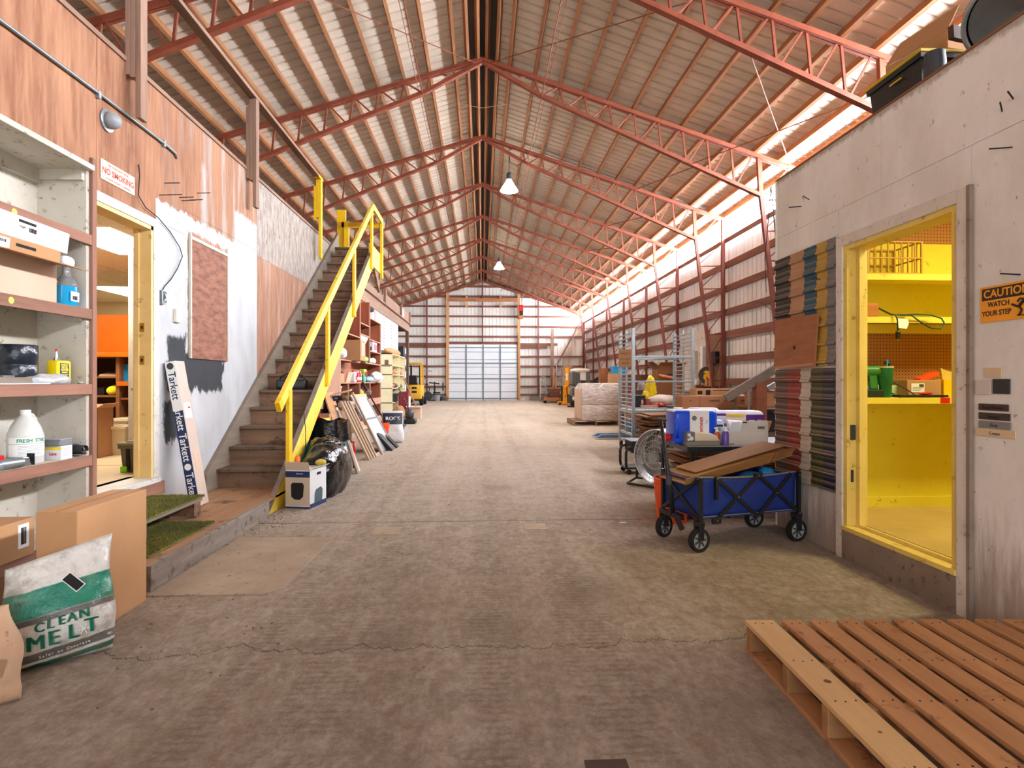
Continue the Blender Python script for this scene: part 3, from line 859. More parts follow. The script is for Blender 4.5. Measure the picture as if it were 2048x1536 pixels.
# guard rail posts and rail on top of the left wall
grail = thing('loft_guardrail', 'long grey lumber guardrail hung along the top of the left wall', 'railing', (XL, 0, 3.57))
for y, mm, k in ((4.56, M_greywood, 0), (6.80, M_greywood, 0), (9.46, M_yellow, 1)):
    t1 = .80
    MB().box(.075, .115, y - .045, y + .045, -.42 if not k else -.44, t1).build('post', mm, grail, .004)
    MB().box(.035, .075, y - .045, y + .045, -.42 + (.30 if k == 0 else .62), t1 - .01).build('post', mm, grail, .004)
    MB().box(.0, .035, y - .045, y + .045, -.1 + .25 * k, t1 - .1).build('post', mm, grail, .004)
MB().box(.03, .12, -1.5, 9.30, .80, .84).build('top_rail', M_greywoody, grail, .003)
MB().box(.03, .12, 9.30, 9.52, .80, .84).build('top_rail', M_yellow, grail, .003)

# loft deck over the office
ld = MB().box(-7.22, -2.80, FY0, 11.2, 3.48, 3.56).build('floor_loft', M_greywoody); ld['kind'] = 'structure'

# ================================================================ stairs
st = thing('staircase', 'steep wooden staircase with yellow side board climbing the left wall', 'staircase', (0, 0, 0))
Z0, RISE, Y0, RUN, NS = .14, .1905, 5.95, .2735, 18
for k in range(NS):
    y, z = Y0 + RUN * k, Z0 + RISE * (k + 1)
    MB().box(-2.605, -1.945, y, y + .02, z - RISE, z - .032).build('riser', M_riser, st)
    MB().box(-2.605, -1.945, y - .03, y + RUN + .004, z - .034, z).build('tread', M_tread, st, .006)
def slope(y):            # nosing line height
    return Z0 + RISE + (y - Y0) * RISE / RUN
def stringer(x0, x1, lo, hi, yb, yt, m, name='stringer'):
    poly = [(yb, max(0.0, slope(yb) + lo)), (yt, slope(yt) + lo), (yt, slope(yt) + hi), (yb, slope(yb) + hi)]
    return MB().prism(poly, 'x', x0, x1).build(name, m, st, .004)
stringer(-2.648, -2.605, -.22, .14, 5.72, 10.85, M_strgrey)
poly = [(5.347, 0.0), (5.79, 0.0), (10.30, slope(10.30) - .22), (10.30, slope(10.30) + .09)]
MB().prism(poly, 'x', -1.945, -1.90).build('stringer', M_yelpale, st, .004)
MB().prism([(5.35, .004), (10.30, slope(10.30) + .09), (10.30, slope(10.30) + .104), (5.34, .012)], 'x', -1.947, -1.898).build('stringer_edge', M_strgrey, st)
hr = lambda y: .99 + (y - 5.62) * (4.21 - .99) / (10.28 - 5.62)
MB().beam((-1.89, 5.60, hr(5.60)), (-1.89, 10.28, hr(10.28)), .045, .105, up=(0, 0, 1)).build('handrail', M_yelpale, st, .004)
MB().beam((-1.89, 5.56, hr(5.56) - .0), (-1.89, 5.63, hr(5.63)), .047, .107).build('handrail_end', M_yellow, st, .003)
for y, zb_ in ((5.84, .06), (7.28, 1.14), (8.76, 2.14), (10.12, 3.10)):
    MB().box(-1.90 + .002, -1.86, y - .045, y + .045, zb_, hr(y) - .03).build('baluster', M_yellow, st, .003)
# landing with its own guard
MB().box(-2.66, -1.945, Y0 + RUN * NS - .03, 11.15, Z0 + RISE * NS - .035, Z0 + RISE * NS).build('landing_board', M_tread, st)
MB().box(-1.945, -1.90, 10.2, 11.15, 3.20, 3.56).build('landing_fascia', M_yelpale, st, .003)
MB().box(-2.63, -1.93, 10.90, 11.1, 3.30, 3.53).build('landing_frame', M_carddk, st)
MB().prism([(10.45, 3.30), (11.15, 3.30), (11.15, 2.85)], 'x', -1.96, -1.92).build('landing_brace', M_riser, st)
MB().box(-1.90, -1.855, 11.06, 11.15, 3.10, 4.20).build('baluster', M_yellow, st, .003)
MB().beam((-1.878, 10.24, 4.19), (-1.878, 11.15, 4.17), .045, .10).build('guard_rail', M_yelpale, st, .003)
MB().box(-2.62, -1.90, 11.10, 11.145, 4.05, 4.15).build('guard_rail', M_yellow, st, .003)
MB().box(-2.56, -2.47, 11.05, 11.10, 3.55, 4.16).build('baluster', M_yellow, st, .003)
MB().box(-2.70, -2.54, 11.10, 11.15, 3.60, 4.38).build('baluster', M_yellow, st, .003)
wire('loose_wire', [(-1.89, 6.35, .86), (-1.87, 6.34, .70), (-1.885, 6.4, .45), (-1.87, 6.38, .22), (-1.88, 6.6, .12)], .004, M_blackmat, 'thin black wire hanging down the yellow stair side board')

# radio on a stair
rd = thing('radio', 'black portable radio with a carry handle sitting on a stair tread', 'radio', (-2.27, Y0 + RUN * 4 + .13, Z0 + RISE * 5))
MB().box(-.17, .17, -.07, .07, 0, .12).build('body', M_black, rd, .02, segs=3)
MB().box(-.15, .15, -.075, -.068, .035, .10).build('front_panel', M_dkgrey, rd, .01)
MB().tube([(-.15, 0, .11), (-.13, 0, .16), (-.06, 0, .19), (.06, 0, .19), (.13, 0, .16), (.15, 0, .11)], .009, 8).build('handle', M_black, rd, smooth=True)
MB().cyl((-.08, .05, .11), (-.02, .05, .42), .0018, n=5).build('antenna', M_steel, rd)

# ================================================================ platform with turf mats, floor-board box
pf = thing('platform', 'low plywood platform with grey edge board at the foot of the stairs', 'platform', (0, 0, 0))
M_platp = wood('worn_platform_plywood', (182, 140, 100), (146, 104, 72), 'y', 1.6, speck=(96, 72, 54), speck_amt=.13, speck_scale=6)
M_platf = wood('grey_platform_edge', (150, 140, 130), (104, 90, 80), 'y', 2.2, speck=(78, 60, 50), speck_amt=.13, speck_scale=9)
MB().box(-2.645, -1.90, 3.70, 5.95, .118, .14).box(-2.30, -1.90, 3.44, 3.70, .118, .14).build('deck', M_platp, pf)
MB().box(-1.915, -1.875, 3.44, 5.30, 0, .142).build('edge_board', M_platf, pf, .004)
MB().box(-2.30, -1.915, 3.42, 3.46, 0, .118).build('end_board', M_platf, pf)
m, nt, N, L, bs = new_mat('turf_green'); g = G(nt)
nn = g.noise(60, detail=4, rough=.8); n2 = g.noise(3, detail=3)
c = g.mix(g.ss(nn, .3, .7), lin((164, 156, 84)), lin((108, 112, 60)))
c = g.mix(g.m('MULTIPLY', g.ss(n2, .4, .65), .45), c, lin((84, 94, 64)))
L.new(c, bs.inputs['Base Color']); bs.inputs['Roughness'].default_value = .95; bs.inputs['Specular IOR Level'].default_value = .1
g.bump(bs, nn, 1.0, .02)
M_turf = m
def turf(parent, x0, x1, y0, y1, z, seed):
    rnd = random.Random(seed)
    MB().box(x0, x1, y0, y1, z, z + .012).build('mat_base', M_turf, parent, .003)
    mb = MB()
    n = int((x1 - x0) * (y1 - y0) * 26000)
    for _ in range(n):
        x, y = rnd.uniform(x0, x1), rnd.uniform(y0, y1)
        a = rnd.uniform(0, PI); w_, hgt = .0022, rnd.uniform(.008, .017)
        dx, dy = math.cos(a) * w_, math.sin(a) * w_
        lx, ly = rnd.uniform(-.006, .006), rnd.uniform(-.006, .006)
        mb.add([(x - dx, y - dy, z + .011), (x + dx, y + dy, z + .011), (x + lx, y + ly, z + .012 + hgt)], [(0, 1, 2)])
    o = mb.build('pile', M_turf, parent)
    o['kind'] = 'stuff'
stp = thing('door_step', 'raised wooden door step below the office door', 'step', (0, 0, .14))
MB().box(-2.62, -2.20, 3.90, 4.76, .115, .14).build('step_top', M_strgrey, stp, .003)
for x in (-2.60, -2.42, -2.225):
    MB().box(x - .018, x + .018, 4.66, 4.74, 0, .115).build('leg', M_riser, stp)
    MB().box(x - .018, x + .018, 3.92, 4.00, 0, .115).build('leg', M_riser, stp)
MB().box(-2.62, -2.20, 4.62, 4.65, .02, .115).build('cross_board', M_riser, stp)
tm = thing('turf_mat', 'green artificial turf mat on the raised door step', 'mat', (0, 0, 0), group='turf mats'); turf(tm, -2.63, -2.19, 3.90, 4.78, .281, 1)
tm2 = thing('turf_mat', 'green artificial turf mat on the low platform, below the step', 'mat', (0, 0, 0), group='turf mats'); turf(tm2, -2.44, -1.98, 3.60, 4.48, .141, 2)
tm2.rotation_euler = (0, 0, 0)

# flooring carton leaning on the white wall
def lean_box(name, label, p0, p1, w, t, mtl, cat='box'):
    pass
tk = thing('flooring_carton', 'tall slim flooring carton with navy lettered side leaning on the white wall', 'box', (-2.345, 5.03, .156), rot=(0, -.17, 0))
TL, TW, TT = 1.225, .16, .085
M_carton = mat('grey_brown_carton', (196, 178, 164), (180, 160, 146), 4, rough=.55)
MB().box(-TT, 0, 0, TW, 0, TL).build('carton_body', M_carton, tk, .003)
MB().box(-TT + .003, -.003, -.0025, 0, .004, TL * .66).build('navy_print', M_navy, tk)
MB().box(-TT + .003, -.003, -.0025, 0, TL * .66, TL - .004).build('white_print', M_label, tk)
for z, mm in ((.17, M_label), (.50, M_label), (.76, M_label), (1.02, M_navy)):
    text('Tarkett', .085, mm, tk, (-TT / 2, -.003, z), (PI / 2, PI / 2, 0), extrude=.0004, bold=.001, sx=.9)
for z, mm in ((.335, M_label), (1.185, M_dkgrey)):
    MB().lathe([(.001, -.0035), (.028, -.0035), (.028, -.0025)], c=(-TT / 2, 0, z), n=20, axis='y').build('logo_disc', mm, tk)
MB().box(0, .0015, .02, .13, .74, .87).build('shipping_label', M_label, tk)
MB().box(0, .0015, .04, .14, .30, .46).build('shipping_label', M_cardlt, tk)
MB().box(.0015, .002, .08, .12, .82, .835).build('label_mark', M_redink, tk)
# ================================================================ near left shelf unit and what stands on it
sh_ = thing('shelf_unit', 'tall open wooden shelf unit with dirty white back at left edge', 'shelf', (0, 0, 0))
XS, SY0, SY1 = -2.33, 1.0, 3.655
MB().box(-2.645, -2.63, SY0, SY1, .2, 2.46).build('back_panel', M_shelfin, sh_)
for y in (2.55, 3.16):
    MB().box(-2.631, -2.627, y - .002, y + .002, .2, 2.44).build('panel_seam', M_ink, sh_)
MB().box(-2.63, XS - .02, SY1 - .03, SY1, .1, 2.44).build('end_panel', M_shelfin, sh_)
MB().box(XS - .022, XS + .002, SY1 - .005, SY1 + .035, .1, 2.53).build('end_post', M_shelfwoodz, sh_, .003)
MB().box(-2.645, XS + .03, SY0, SY1 - .03, 2.44, 2.472).build('top_board', M_shelfin, sh_, .003)
MB().box(-2.63, -2.60, SY0, SY1 - .03, 2.36, 2.44).build('cleat', M_shelfin, sh_)
MB().box(-2.60, XS - .03, SY1 - .055, SY1 - .03, 2.38, 2.44).build('cleat', M_shelfin, sh_)
SHELF_Z = [2.065, 1.622, 1.175, .750, .30]
for z in SHELF_Z:
    MB().box(-2.63, XS - .02, SY0, SY1 - .03, z - .02, z).build('shelf_board', M_shelfin, sh_)
    MB().box(XS - .02, XS, SY0, SY1 - .005, z - .062, z).build('shelf_edge', M_shelfwood, sh_, .003)
    MB().box(-2.60, XS - .03, SY1 - .05, SY1 - .03, z - .075, z - .02).build('cleat', M_shelfin, sh_)
MB().box(-2.62, XS - .01, SY0, SY1, .0, .24).build('plinth', M_carddk, sh_)
for y, z in ((3.06, 2.035), (3.04, 1.592)):
    MB().cyl((XS - .001, y, z), (XS + .0015, y, z), .017, n=16).build('yellow_sticker', mat('yellow_sticker', (232, 204, 84), rough=.6), sh_)

# small maker: carton with optional flaps, origin bottom centre
def carton(name, label, loc, size, m=None, rz=0, cat='box', flaps=False, tape=True, group=None, rot=None, flap_m=None):
    m = m or M_card
    t = thing(name, label, cat, loc, rz, group, rot)
    x, y, z = [a / 2 for a in size[:2]] + [size[2]]
    if flaps:
        th_ = .004
        MB().box(-x, x, -y, -y + th_, 0, z).box(-x, x, y - th_, y, 0, z).box(-x, -x + th_, -y, y, 0, z).box(x - th_, x, -y, y, 0, z).box(-x, x, -y, y, 0, th_).build('carton_body', m, t)
        fm = flap_m or m
        for sx, sy in ((1, 0), (-1, 0), (0, 1), (0, -1)):
            if sx:
                MB().add([(sx * x, -y, z), (sx * x, y, z), (sx * (x + y * .5), y * .95, z + y * .35), (sx * (x + y * .5), -y * .95, z + y * .35)], [(0, 1, 2, 3)]).build('flap', fm, t).modifiers.new('s', 'SOLIDIFY').thickness = .004
            else:
                MB().add([(-x, sy * y, z), (x, sy * y, z), (x * .95, sy * (y + y * .6), z + y * .25), (-x * .95, sy * (y + y * .6), z + y * .25)], [(0, 1, 2, 3)]).build('flap', fm, t).modifiers.new('s', 'SOLIDIFY').thickness = .004
    else:
        MB().box(-x, x, -y, y, 0, z).build('carton_body', m, t, .004)
        if tape:
            MB().box(-x + .0, x, -.025, .025, z, z + .0012).build('tape', M_cardlt, t)
    return t
def barcode(parent, cx, cy, cz, w, h, face='x', seed=0, m=None):
    rnd = random.Random(seed); mb = MB(); p = -w / 2
    while p < w / 2:
        b = rnd.uniform(.004, .012) * (w / .08)
        if face == 'x': mb.box(cx, cx + .0008, cy + p, cy + p + b * .5, cz - h / 2, cz + h / 2)
        elif face == 'y': mb.box(cx + p, cx + p + b * .5, cy - .0008, cy, cz - h / 2, cz + h / 2)
        else: mb.box(cx + p, cx + p + b * .5, cy - h / 2, cy + h / 2, cz, cz + .0008)
        p += b
    mb.build('barcode', m or M_ink, parent)
# top pair: open carton with a carton and a long white box on it
bx1 = carton('open_carton', 'pale open cardboard carton on the second shelf, under two boxes', (-2.475, 3.07, 1.622), (.27, .60, .215), M_cardlt, tape=False)
fl_ = MB().add([(.135, -.27, .213), (.135, .30, .213), (.27, .36, .185), (.27, -.20, .185)], [(0, 1, 2, 3)]).build('open_flap', M_card, bx1)
fl_.modifiers.new('s', 'SOLIDIFY').thickness = .005
bx2 = thing('labelled_carton', 'flat tan carton with a white label, between two boxes on shelf', 'box', (-2.46, 2.98, 1.842), rot=(0, .10, 0))
MB().box(-.15, .15, -.30, .37, 0, .075).build('carton_body', M_card, bx2, .004)
MB().box(.1505, .1515, -.12, .02, .012, .062).build('label', M_label, bx2); barcode(bx2, .1515, -.05, .045, .09, .014, 'x', 1)
MB().box(.1505, .1512, .06, .19, .035, .05).build('print_mark', M_ink, bx2)
bx3 = thing('white_carton', 'long white carton with black print on top of shelf boxes', 'box', (-2.47, 3.00, 1.924), rot=(0, .12, .03))
MB().box(-.15, .15, -.45, .44, 0, .115).build('carton_body', M_white, bx3, .004)
MB().box(.1505, .1512, .06, .18, .085, .098).build('print_mark', M_ink, bx3); barcode(bx3, .151, .16, .06, .05, .022, 'x', 2)
text('Fragile', .016, M_ink, bx3, (.1508, .09, .065), (PI / 2, 0, PI / 2), extrude=.0003)
# blue washer-fluid style bottle
bt = thing('blue_bottle', 'clear spray bottle of blue liquid on the second shelf', 'bottle', (-2.40, 3.53, 1.622))
M_clear = mat('clear_plastic', (236, 240, 242), rough=.08, trans=.85, spec=.5)
M_blueliq = mat('blue_liquid', (12, 142, 190), rough=.12, spec=.6)
prof_ = [(.001, 0), (.062, 0), (.066, .01), (.066, .115)]
MB().lathe(prof_ + [(.001, .115)], n=28, sx=.72, sy=1.05).build('liquid', M_blueliq, bt, smooth='auto')
MB().lathe([(.067, .115), (.066, .13), (.05, .155), (.030, .175), (.024, .20), (.022, .235), (.001, .235)], n=28, sx=.72, sy=1.05).build('shoulder', M_clear, bt, smooth=True)
MB().blob((0, 0, .26), (.03, .05, .032), e=.8).build('trigger_head', M_label, bt, smooth=True)
MB().box(.048, .0495, -.035, .035, .03, .085).build('label', M_label, bt); barcode(bt, .0497, 0, .05, .04, .022, 'x', 3)
# roll in black film
rl = thing('black_roll', 'black plastic-wrapped cylindrical roll on the third shelf', 'roll', (-2.47, 3.27, 1.175))
MB().lathe([(.001, 0), (.082, 0), (.086, .006), (.086, .10), (.084, .103), (.086, .106), (.086, .205), (.082, .21), (.04, .207), (.001, .19)], n=36).build('roll', mat('black_stretch_film', (26, 30, 38), (36, 42, 52), 6, rough=.2, bump=.5, bscale=22), rl, smooth=True)
# yellow oil can
yc = thing('oil_can', 'yellow and navy oil can with a white spout on the third shelf', 'can', (-2.42, 3.50, 1.175))
MB().box(-.035, .035, -.055, .055, 0, .135).build('can_body', mat('yellow_tin', (244, 208, 16), rough=.3), yc, .014, segs=4)
MB().box(.0345, .0362, -.042, .030, .022, .12).build('navy_panel', M_navy, yc, .0005)
yt = mat('yellow_print', (244, 208, 16), rough=.5)
for i_, s_ in enumerate(('MYSTIC', 'METAL', 'MOVER')):
    text(s_, .017, yt, yc, (.0366, -.006, .109 - .014 * i_), (PI / 2, 0, PI / 2), extrude=.0003, bold=.0006)
MB().box(.0362, .0368, -.028, .016, .064, .071).build('yellow_bar', yt, yc)
for k in range(6):
    MB().box(.0362, .0366, -.034 + .004 * (k % 2), .022 - .005 * (k % 3), .055 - k * .005, .057 - k * .005).build('print_line', yt, yc)
MB().lathe([(.018, .135), (.018, .148), (.012, .15), (.001, .15)], c=(0, -.02, 0), n=18).build('cap', M_steel, yc, smooth='auto')
MB().lathe([(.008, .15), (.004, .19), (.001, .19)], c=(0, -.02, 0), n=14).build('spout', M_label, yc)
MB().lathe([(.005, .186), (.005, .20), (.001, .203)], c=(0, -.02, 0), n=12).build('spout_tip', M_redp, yc)
# plank offcuts, plastic bag, film, screw on third shelf
tag(MB().box(-2.60, -2.36, 2.70, 3.22, 1.182, 1.212).build('plank_offcut', M_strgrey), 'grey plank offcut lying on the third shelf', 'plank')
tag(MB().box(-2.45, -2.325, 2.65, 3.30, 1.176, 1.181).build('white_strip', M_label), 'thin white strip along the front of the third shelf', 'strip')
tag(MB().box(-2.57, -2.43, 3.12, 3.26, 1.213, 1.222).build('grey_card', M_grey), 'grey flat card on the plank offcut', 'card')
M_film = mat('crinkled_clear_film', (200, 202, 204), (160, 162, 166), 12, rough=.18, bump=.9, bscale=30, spec=.6)
tag(MB().blob((-2.39, 3.36, 1.195), (.06, .15, .035), amp=.28, freq=14, seed=3, flat=1.176, ridged=.6).build('plastic_bag', M_film, smooth=True), 'crinkled clear plastic bag on the third shelf', 'bag')
tag(MB().cyl((-2.37, 3.585, 1.182), (-2.36, 3.61, 1.186), .007, n=8).cyl((-2.355, 3.575, 1.181), (-2.35, 3.592, 1.181), .005, n=8).build('bolts', M_steel), 'small steel bolt near the end of the third shelf', 'bolt')
# jug
jg = thing('cleaner_jug', 'translucent gallon jug with white and green label on the lower shelf', 'jug', (-2.44, 3.28, .75))
M_jug = mat('milky_plastic', (206, 206, 200), (190, 188, 182), 4, rough=.3)
MB().lathe([(.001, 0), (.078, 0), (.083, .01), (.083, .155), (.08, .165), (.066, .205), (.040, .245), (.024, .26), (.020, .275), (.001, .275)], n=32, sx=.92, sy=1.02).build('jug_body', M_jug, jg, smooth=True)
MB().lathe([(.024, .262), (.024, .288), (.001, .288)], n=24).build('cap', M_label, jg, smooth='auto')
MB().tube([(0, .020, .262), (0, .045, .258), (0, .066, .235), (0, .074, .205), (0, .070, .18)], .011, 10).build('handle', M_jug, jg, smooth=True)
lab = MB()
def arc(r, a0, a1, z0, z1, n=16):
    vs = []
    for i in range(n + 1):
        a = a0 + (a1 - a0) * i / n
        vs += [(r * .92 * math.cos(a), r * 1.02 * math.sin(a), z0), (r * .92 * math.cos(a), r * 1.02 * math.sin(a), z1)]
    return vs, [(2 * i, 2 * i + 2, 2 * i + 3, 2 * i + 1) for i in range(n)]
MB().add(*arc(.0837, -1.9, 1.15, .045, .145)).build('label', M_label, jg, smooth=True)
M_green = mat('green_print', (36, 130, 92), rough=.6)
jr = math.atan2(-2.44, 3.28) + PI       # turn the lettering to the aisle
for i_, ch in enumerate('FRESH START'):
    a = -1.28 + i_ * .165
    text(ch, .026, M_green, jg, (.0842 * .92 * math.cos(a), .0842 * 1.02 * math.sin(a), .128), (PI / 2, 0, a + PI / 2), extrude=.0003, bold=.0006)
MB().add(*arc(.0841, -1.9, 1.15, .111, .1125)).build('label_rule', M_dkgrey, jg)
for k in range(7):
    MB().add(*arc(.0841, -1.3 + .05 * (k % 2), .30 - .16 * (k % 3), .100 - k * .0075, .1015 - k * .0075)).build('label_line', M_grey, jg)
MB().add(*arc(.0841, .58, 1.1, .055, .105)).build('label_patch', mat('pale_green_print', (172, 214, 190), rough=.6), jg)
# small cartons & parts on jug shelf
sb = thing('nail_box', 'small white carton with yellow and red print beside the jug', 'box', (-2.40, 3.47, .75))
MB().box(-.045, .045, -.045, .045, 0, .078).build('carton_body', M_white, sb, .003)
MB().box(-.045, .045, -.0462, -.0452, .058, .072).build('yellow_band', yt, sb)
text('Line', .024, M_redink, sb, (.0, -.0466, .034), (PI / 2, 0, 0), extrude=.0003, bold=.0006)
for k in range(5):
    MB().box(.0455, .046, -.03, .035, .062 - k * .01, .063 - k * .01).build('print_line', M_redink, sb)
gb = thing('grey_case', 'small grey plastic case stacked on the white carton', 'case', (-2.405, 3.465, .83))
MB().prism([(-.055, 0), (.055, 0), (.048, .032), (-.048, .032)], 'x', -.05, .05).build('case_body', M_grey, gb, .004)
MB().box(-.052, .052, -.05, .05, .032, .038).build('case_lid', mat('grey_lid', (158, 158, 158), rough=.5), gb, .002)
tag(MB().box(-2.50, -2.46, 3.13, 3.165, .75, .81).build('red_carton', M_redp), 'tiny red carton behind the jug', 'box')
rr = thing('rubber_roll', 'curled black rubber piece at the end of the lower shelf', 'rubber', (-2.38, 3.585, .775))
MB().tube([(.0 + .045 * math.cos(a), .0, .035 * math.sin(a) + .012) for a in [i * .42 for i in range(13)]], .004, 6).build('roll_edge', M_grey, rr)
MB().grid(lambda u, v: (-.05 + .10 * v, (.03 + .008 * u) * math.cos(u * 5.6 - .4), .015 + (.026) * math.sin(u * 5.6 - .4)), 24, 2).build('rubber_sheet', M_rubber, rr, smooth=True).modifiers.new('s', 'SOLIDIFY').thickness = .004
fx = thing('pipe_fitting', 'grey metal pipe fitting lying on the lower shelf', 'fitting', (-2.375, 3.02, .755))
MB().cyl((0, -.02, .024), (.035, .10, .026), .024, n=18).build('pipe', M_galv, fx, smooth='auto')
MB().cyl((.036, .101, .026), (.0365, .1035, .026), .018, n=16).build('bore', M_ink, fx)
MB().box(-.05, .03, -.10, .0, 0, .04).build('clamp', M_galv, fx, .012, segs=3)
fy = thing('pipe_fitting', 'shiny folded steel bracket beside the pipe fitting on the lower shelf', 'fitting', (-2.40, 3.17, .753))
MB().prism([(-.05, .0), (.05, 0), (.03, .045), (-.045, .05)], 'x', -.03, .04).build('bracket', M_steel, fy, .006)
MB().box(-.035, .05, .048, .053, -.0, .06).build('dark_edge', M_blackmat, fy)
tag(MB().blob((-2.37, 2.93, .775), (.04, .06, .022), amp=.2, freq=20, seed=8, flat=.752).build('metal_scrap', M_steel, smooth=True), 'crumpled steel scrap at the left end of the lower shelf', 'scrap')
# carton on the bottom shelf
bl = carton('shelf_carton', 'tan carton with a white barcode label on the bottom shelf', (-2.45, 2.90, .30), (.26, .56, .19), M_card)
MB().box(.1305, .1315, .17, .24, .05, .17).build('label', M_label, bl); barcode(bl, .1315, .205, .11, .035, .085, 'x', 4)

# big flat carton standing on the floor
bc = carton('large_carton', 'large plain brown carton standing on the floor by the shelf', (-1.915, 3.03, 0), (.18, .55, .605), M_card, rz=0, tape=False)
MB().box(-.002, .002, -.275, .275, .604, .606).build('lid_seam', M_carddk, bc)

# ================================================================ ice-melt bag and paper bag
def pillow_bag(name, label, loc, rot, w, t, h, m, cat='bag', seed=1, tip=(0, 0), amp=.06):
    """sack standing on its base: width along x, thickness along y, height z; returns the thing and a front-surface function"""
    o = thing(name, label, cat, loc, rot=rot)
    rnd = random.Random(seed)
    nu, nv = 48, 30
    def P(th, v):
        z = v * h
        k = (math.sin(PI * min(max(v, .0), 1.0)) ** .38) if 0 < v < 1 else 0
        kt = k * (1 - .55 * v) + .02
        ww = w / 2 * (1 - .10 * v * v + .05 * math.sin(v * 9 + seed)) * (.93 + .07 * min(1, v * 8))
        cs, sn = math.cos(th), math.sin(th)
        x = ww * math.copysign(abs(cs) ** .55, cs)
        y = t / 2 * kt * math.copysign(abs(sn) ** .8, sn)
        q = Vector((x * 6, y * 6, z * 6)) + Vector((seed, seed * 2, 0))
        n_ = mnoise.noise(q) + .6 * (1 - 2 * abs(mnoise.noise(q * 1.8)))
        y += amp * t * n_ * min(1, v * 5)
        x += amp * .25 * w * mnoise.noise(q * .7 + Vector((3, 3, 3)))
        x += tip[0] * v * v; z += tip[1] * v * v * (x / w + .5)
        return (x, y, max(0, z))
    vs = [P(2 * PI * i / nu, j / nv) for j in range(nv + 1) for i in range(nu)]
    fs = [(j * nu + i, j * nu + (i + 1) % nu, (j + 1) * nu + (i + 1) % nu, (j + 1) * nu + i) for j in range(nv) for i in range(nu)]
    fs.append(tuple(range(nu - 1, -1, -1))); fs.append(tuple(nv * nu + i for i in range(nu)))
    MB().add(vs, fs).build('sack', m, o, smooth=True)
    def front(x, z):
        v = z / h
        cs = max(-.999, min(.999, x / (w / 2 * .97)))
        cs = math.copysign(abs(cs) ** (1 / .55), cs)
        return P(-math.acos(cs), v)
    return o, front
m, nt, N, L, bs = new_mat('ice_melt_sack'); g = G(nt)
wn = g.noise(9, detail=6); dn = g.noise(5, detail=7, rough=.75)
zz = g.m('ADD', g.z, g.m('MULTIPLY', g.m('SUBTRACT', wn, .5), .02))
zz = g.m('ADD', zz, g.m('MULTIPLY', g.x, -.12))
c = g.mix(g.m('MULTIPLY', g.ss(zz, .205, .212), g.ss(zz, .318, .325, 1, 0)), lin((214, 212, 206)), g.mix(g.ss(wn, .3, .7), lin((18, 112, 92)), lin((44, 142, 118))))
c = g.mix(g.m('MULTIPLY', g.ss(zz, .180, .185), g.ss(zz, .205, .210, 1, 0)), c, lin((104, 100, 98)))
c = g.mix(g.m('MULTIPLY', g.ss(zz, .034, .038), g.ss(zz, .066, .07, 1, 0)), c, lin((96, 92, 90)))
c = g.mix(g.m('MULTIPLY', g.ss(zz, .0, .005), g.ss(zz, .022, .026, 1, 0)), c, lin((18, 100, 84)))
c = g.mix(g.m('MULTIPLY', g.ss(dn, .46, .70), .7), c, lin((116, 96, 78)))
L.new(c, bs.inputs['Base Color']); bs.inputs['Roughness'].default_value = .32
g.bump(bs, g.noise(11, detail=5, rough=.65), .7, .02)
M_melt = m
im, front = pillow_bag('ice_melt_bag', 'green and white ice melt sack slumped against the large carton', (-1.80, 2.60, 0), (-.26, .0, .66), .41, .24, .405, M_melt, seed=4, tip=(.02, .10), amp=.13)
M_gp = mat('green_sack_print', (16, 122, 92), rough=.5)
def on_sack(fr, o, s, size, x, z, m, tilt=0, dx=None):
    n = len(s); step = dx or size * .66
    for i, ch in enumerate(s):
        if ch == ' ': continue
        xx = x + (i - (n - 1) / 2) * step
        p = Vector(fr(xx, z + tilt * xx)); px_ = Vector(fr(xx + .01, z + tilt * xx)); pz = Vector(fr(xx, z + tilt * xx + .01))
        ex = (px_ - p).normalized(); ez = (pz - p).normalized(); nrm = ex.cross(ez).normalized(); ez = nrm.cross(ex) * -1 if False else ez
        R = Matrix((ex, nrm.cross(ex), nrm)).transposed()
        for sh in ((-.045, 0, .045) if size > .045 else (0,)):
            text(ch, size, m, o, tuple(p + nrm * .009 + ex * size * sh), R.to_euler(), extrude=.0006)
on_sack(front, im, 'CLEAN', .052, .005, .158, M_gp, .12)
on_sack(front, im, 'MELT', .082, .010, .105, M_gp, .12, .060)
on_sack(front, im, 'Safer on Concrete', .017, .015, .051, M_label, .12, .0105)
p = Vector(front(.05, .285))
cap = MB().box(-.018, .018, -.004, .0, -.038, .038).build('scoop_emblem', M_ink, im, .014, loc=tuple(p + Vector((0, -.004, 0))), rot=(-.2, -.7, 0))
MB().box(-.022, .022, -.0025, .002, -.042, .042).build('emblem_border', M_label, im, .014, loc=tuple(p + Vector((0, -.003, 0))), rot=(-.2, -.7, 0))
for dx, dz in ((0, 0),):
    q = Vector(front(.075, .112))
    for k in range(3):
        a = k * PI / 3
        MB().beam((q.x - .022 * math.cos(a), q.y - .006, q.z - .022 * math.sin(a)), (q.x + .022 * math.cos(a), q.y - .006, q.z + .022 * math.sin(a)), .003, .003).build('snowflake_arm', M_label, im)
M_paper = mat('tan_paper_sack', (204, 172, 142), (186, 150, 120), 5, rough=.7, bump=.4, bscale=12, speck=(96, 72, 54), speck_amt=.07, speck_scale=30)
pb, fr2 = pillow_bag('paper_sack', 'tan paper sack slumped at the left bottom corner', (-1.90, 2.18, 0), (-.25, 0, .6), .44, .22, .35, M_paper, seed=9, tip=(-.02, .0))
q = Vector(fr2(.12, .14))
MB().box(-.045, .045, -.0012, 0, -.03, .03).build('printed_box', mat('tan_print', (150, 118, 92), rough=.8), pb, loc=tuple(q + Vector((0, -.004, 0))), rot=(0, .25, .2))
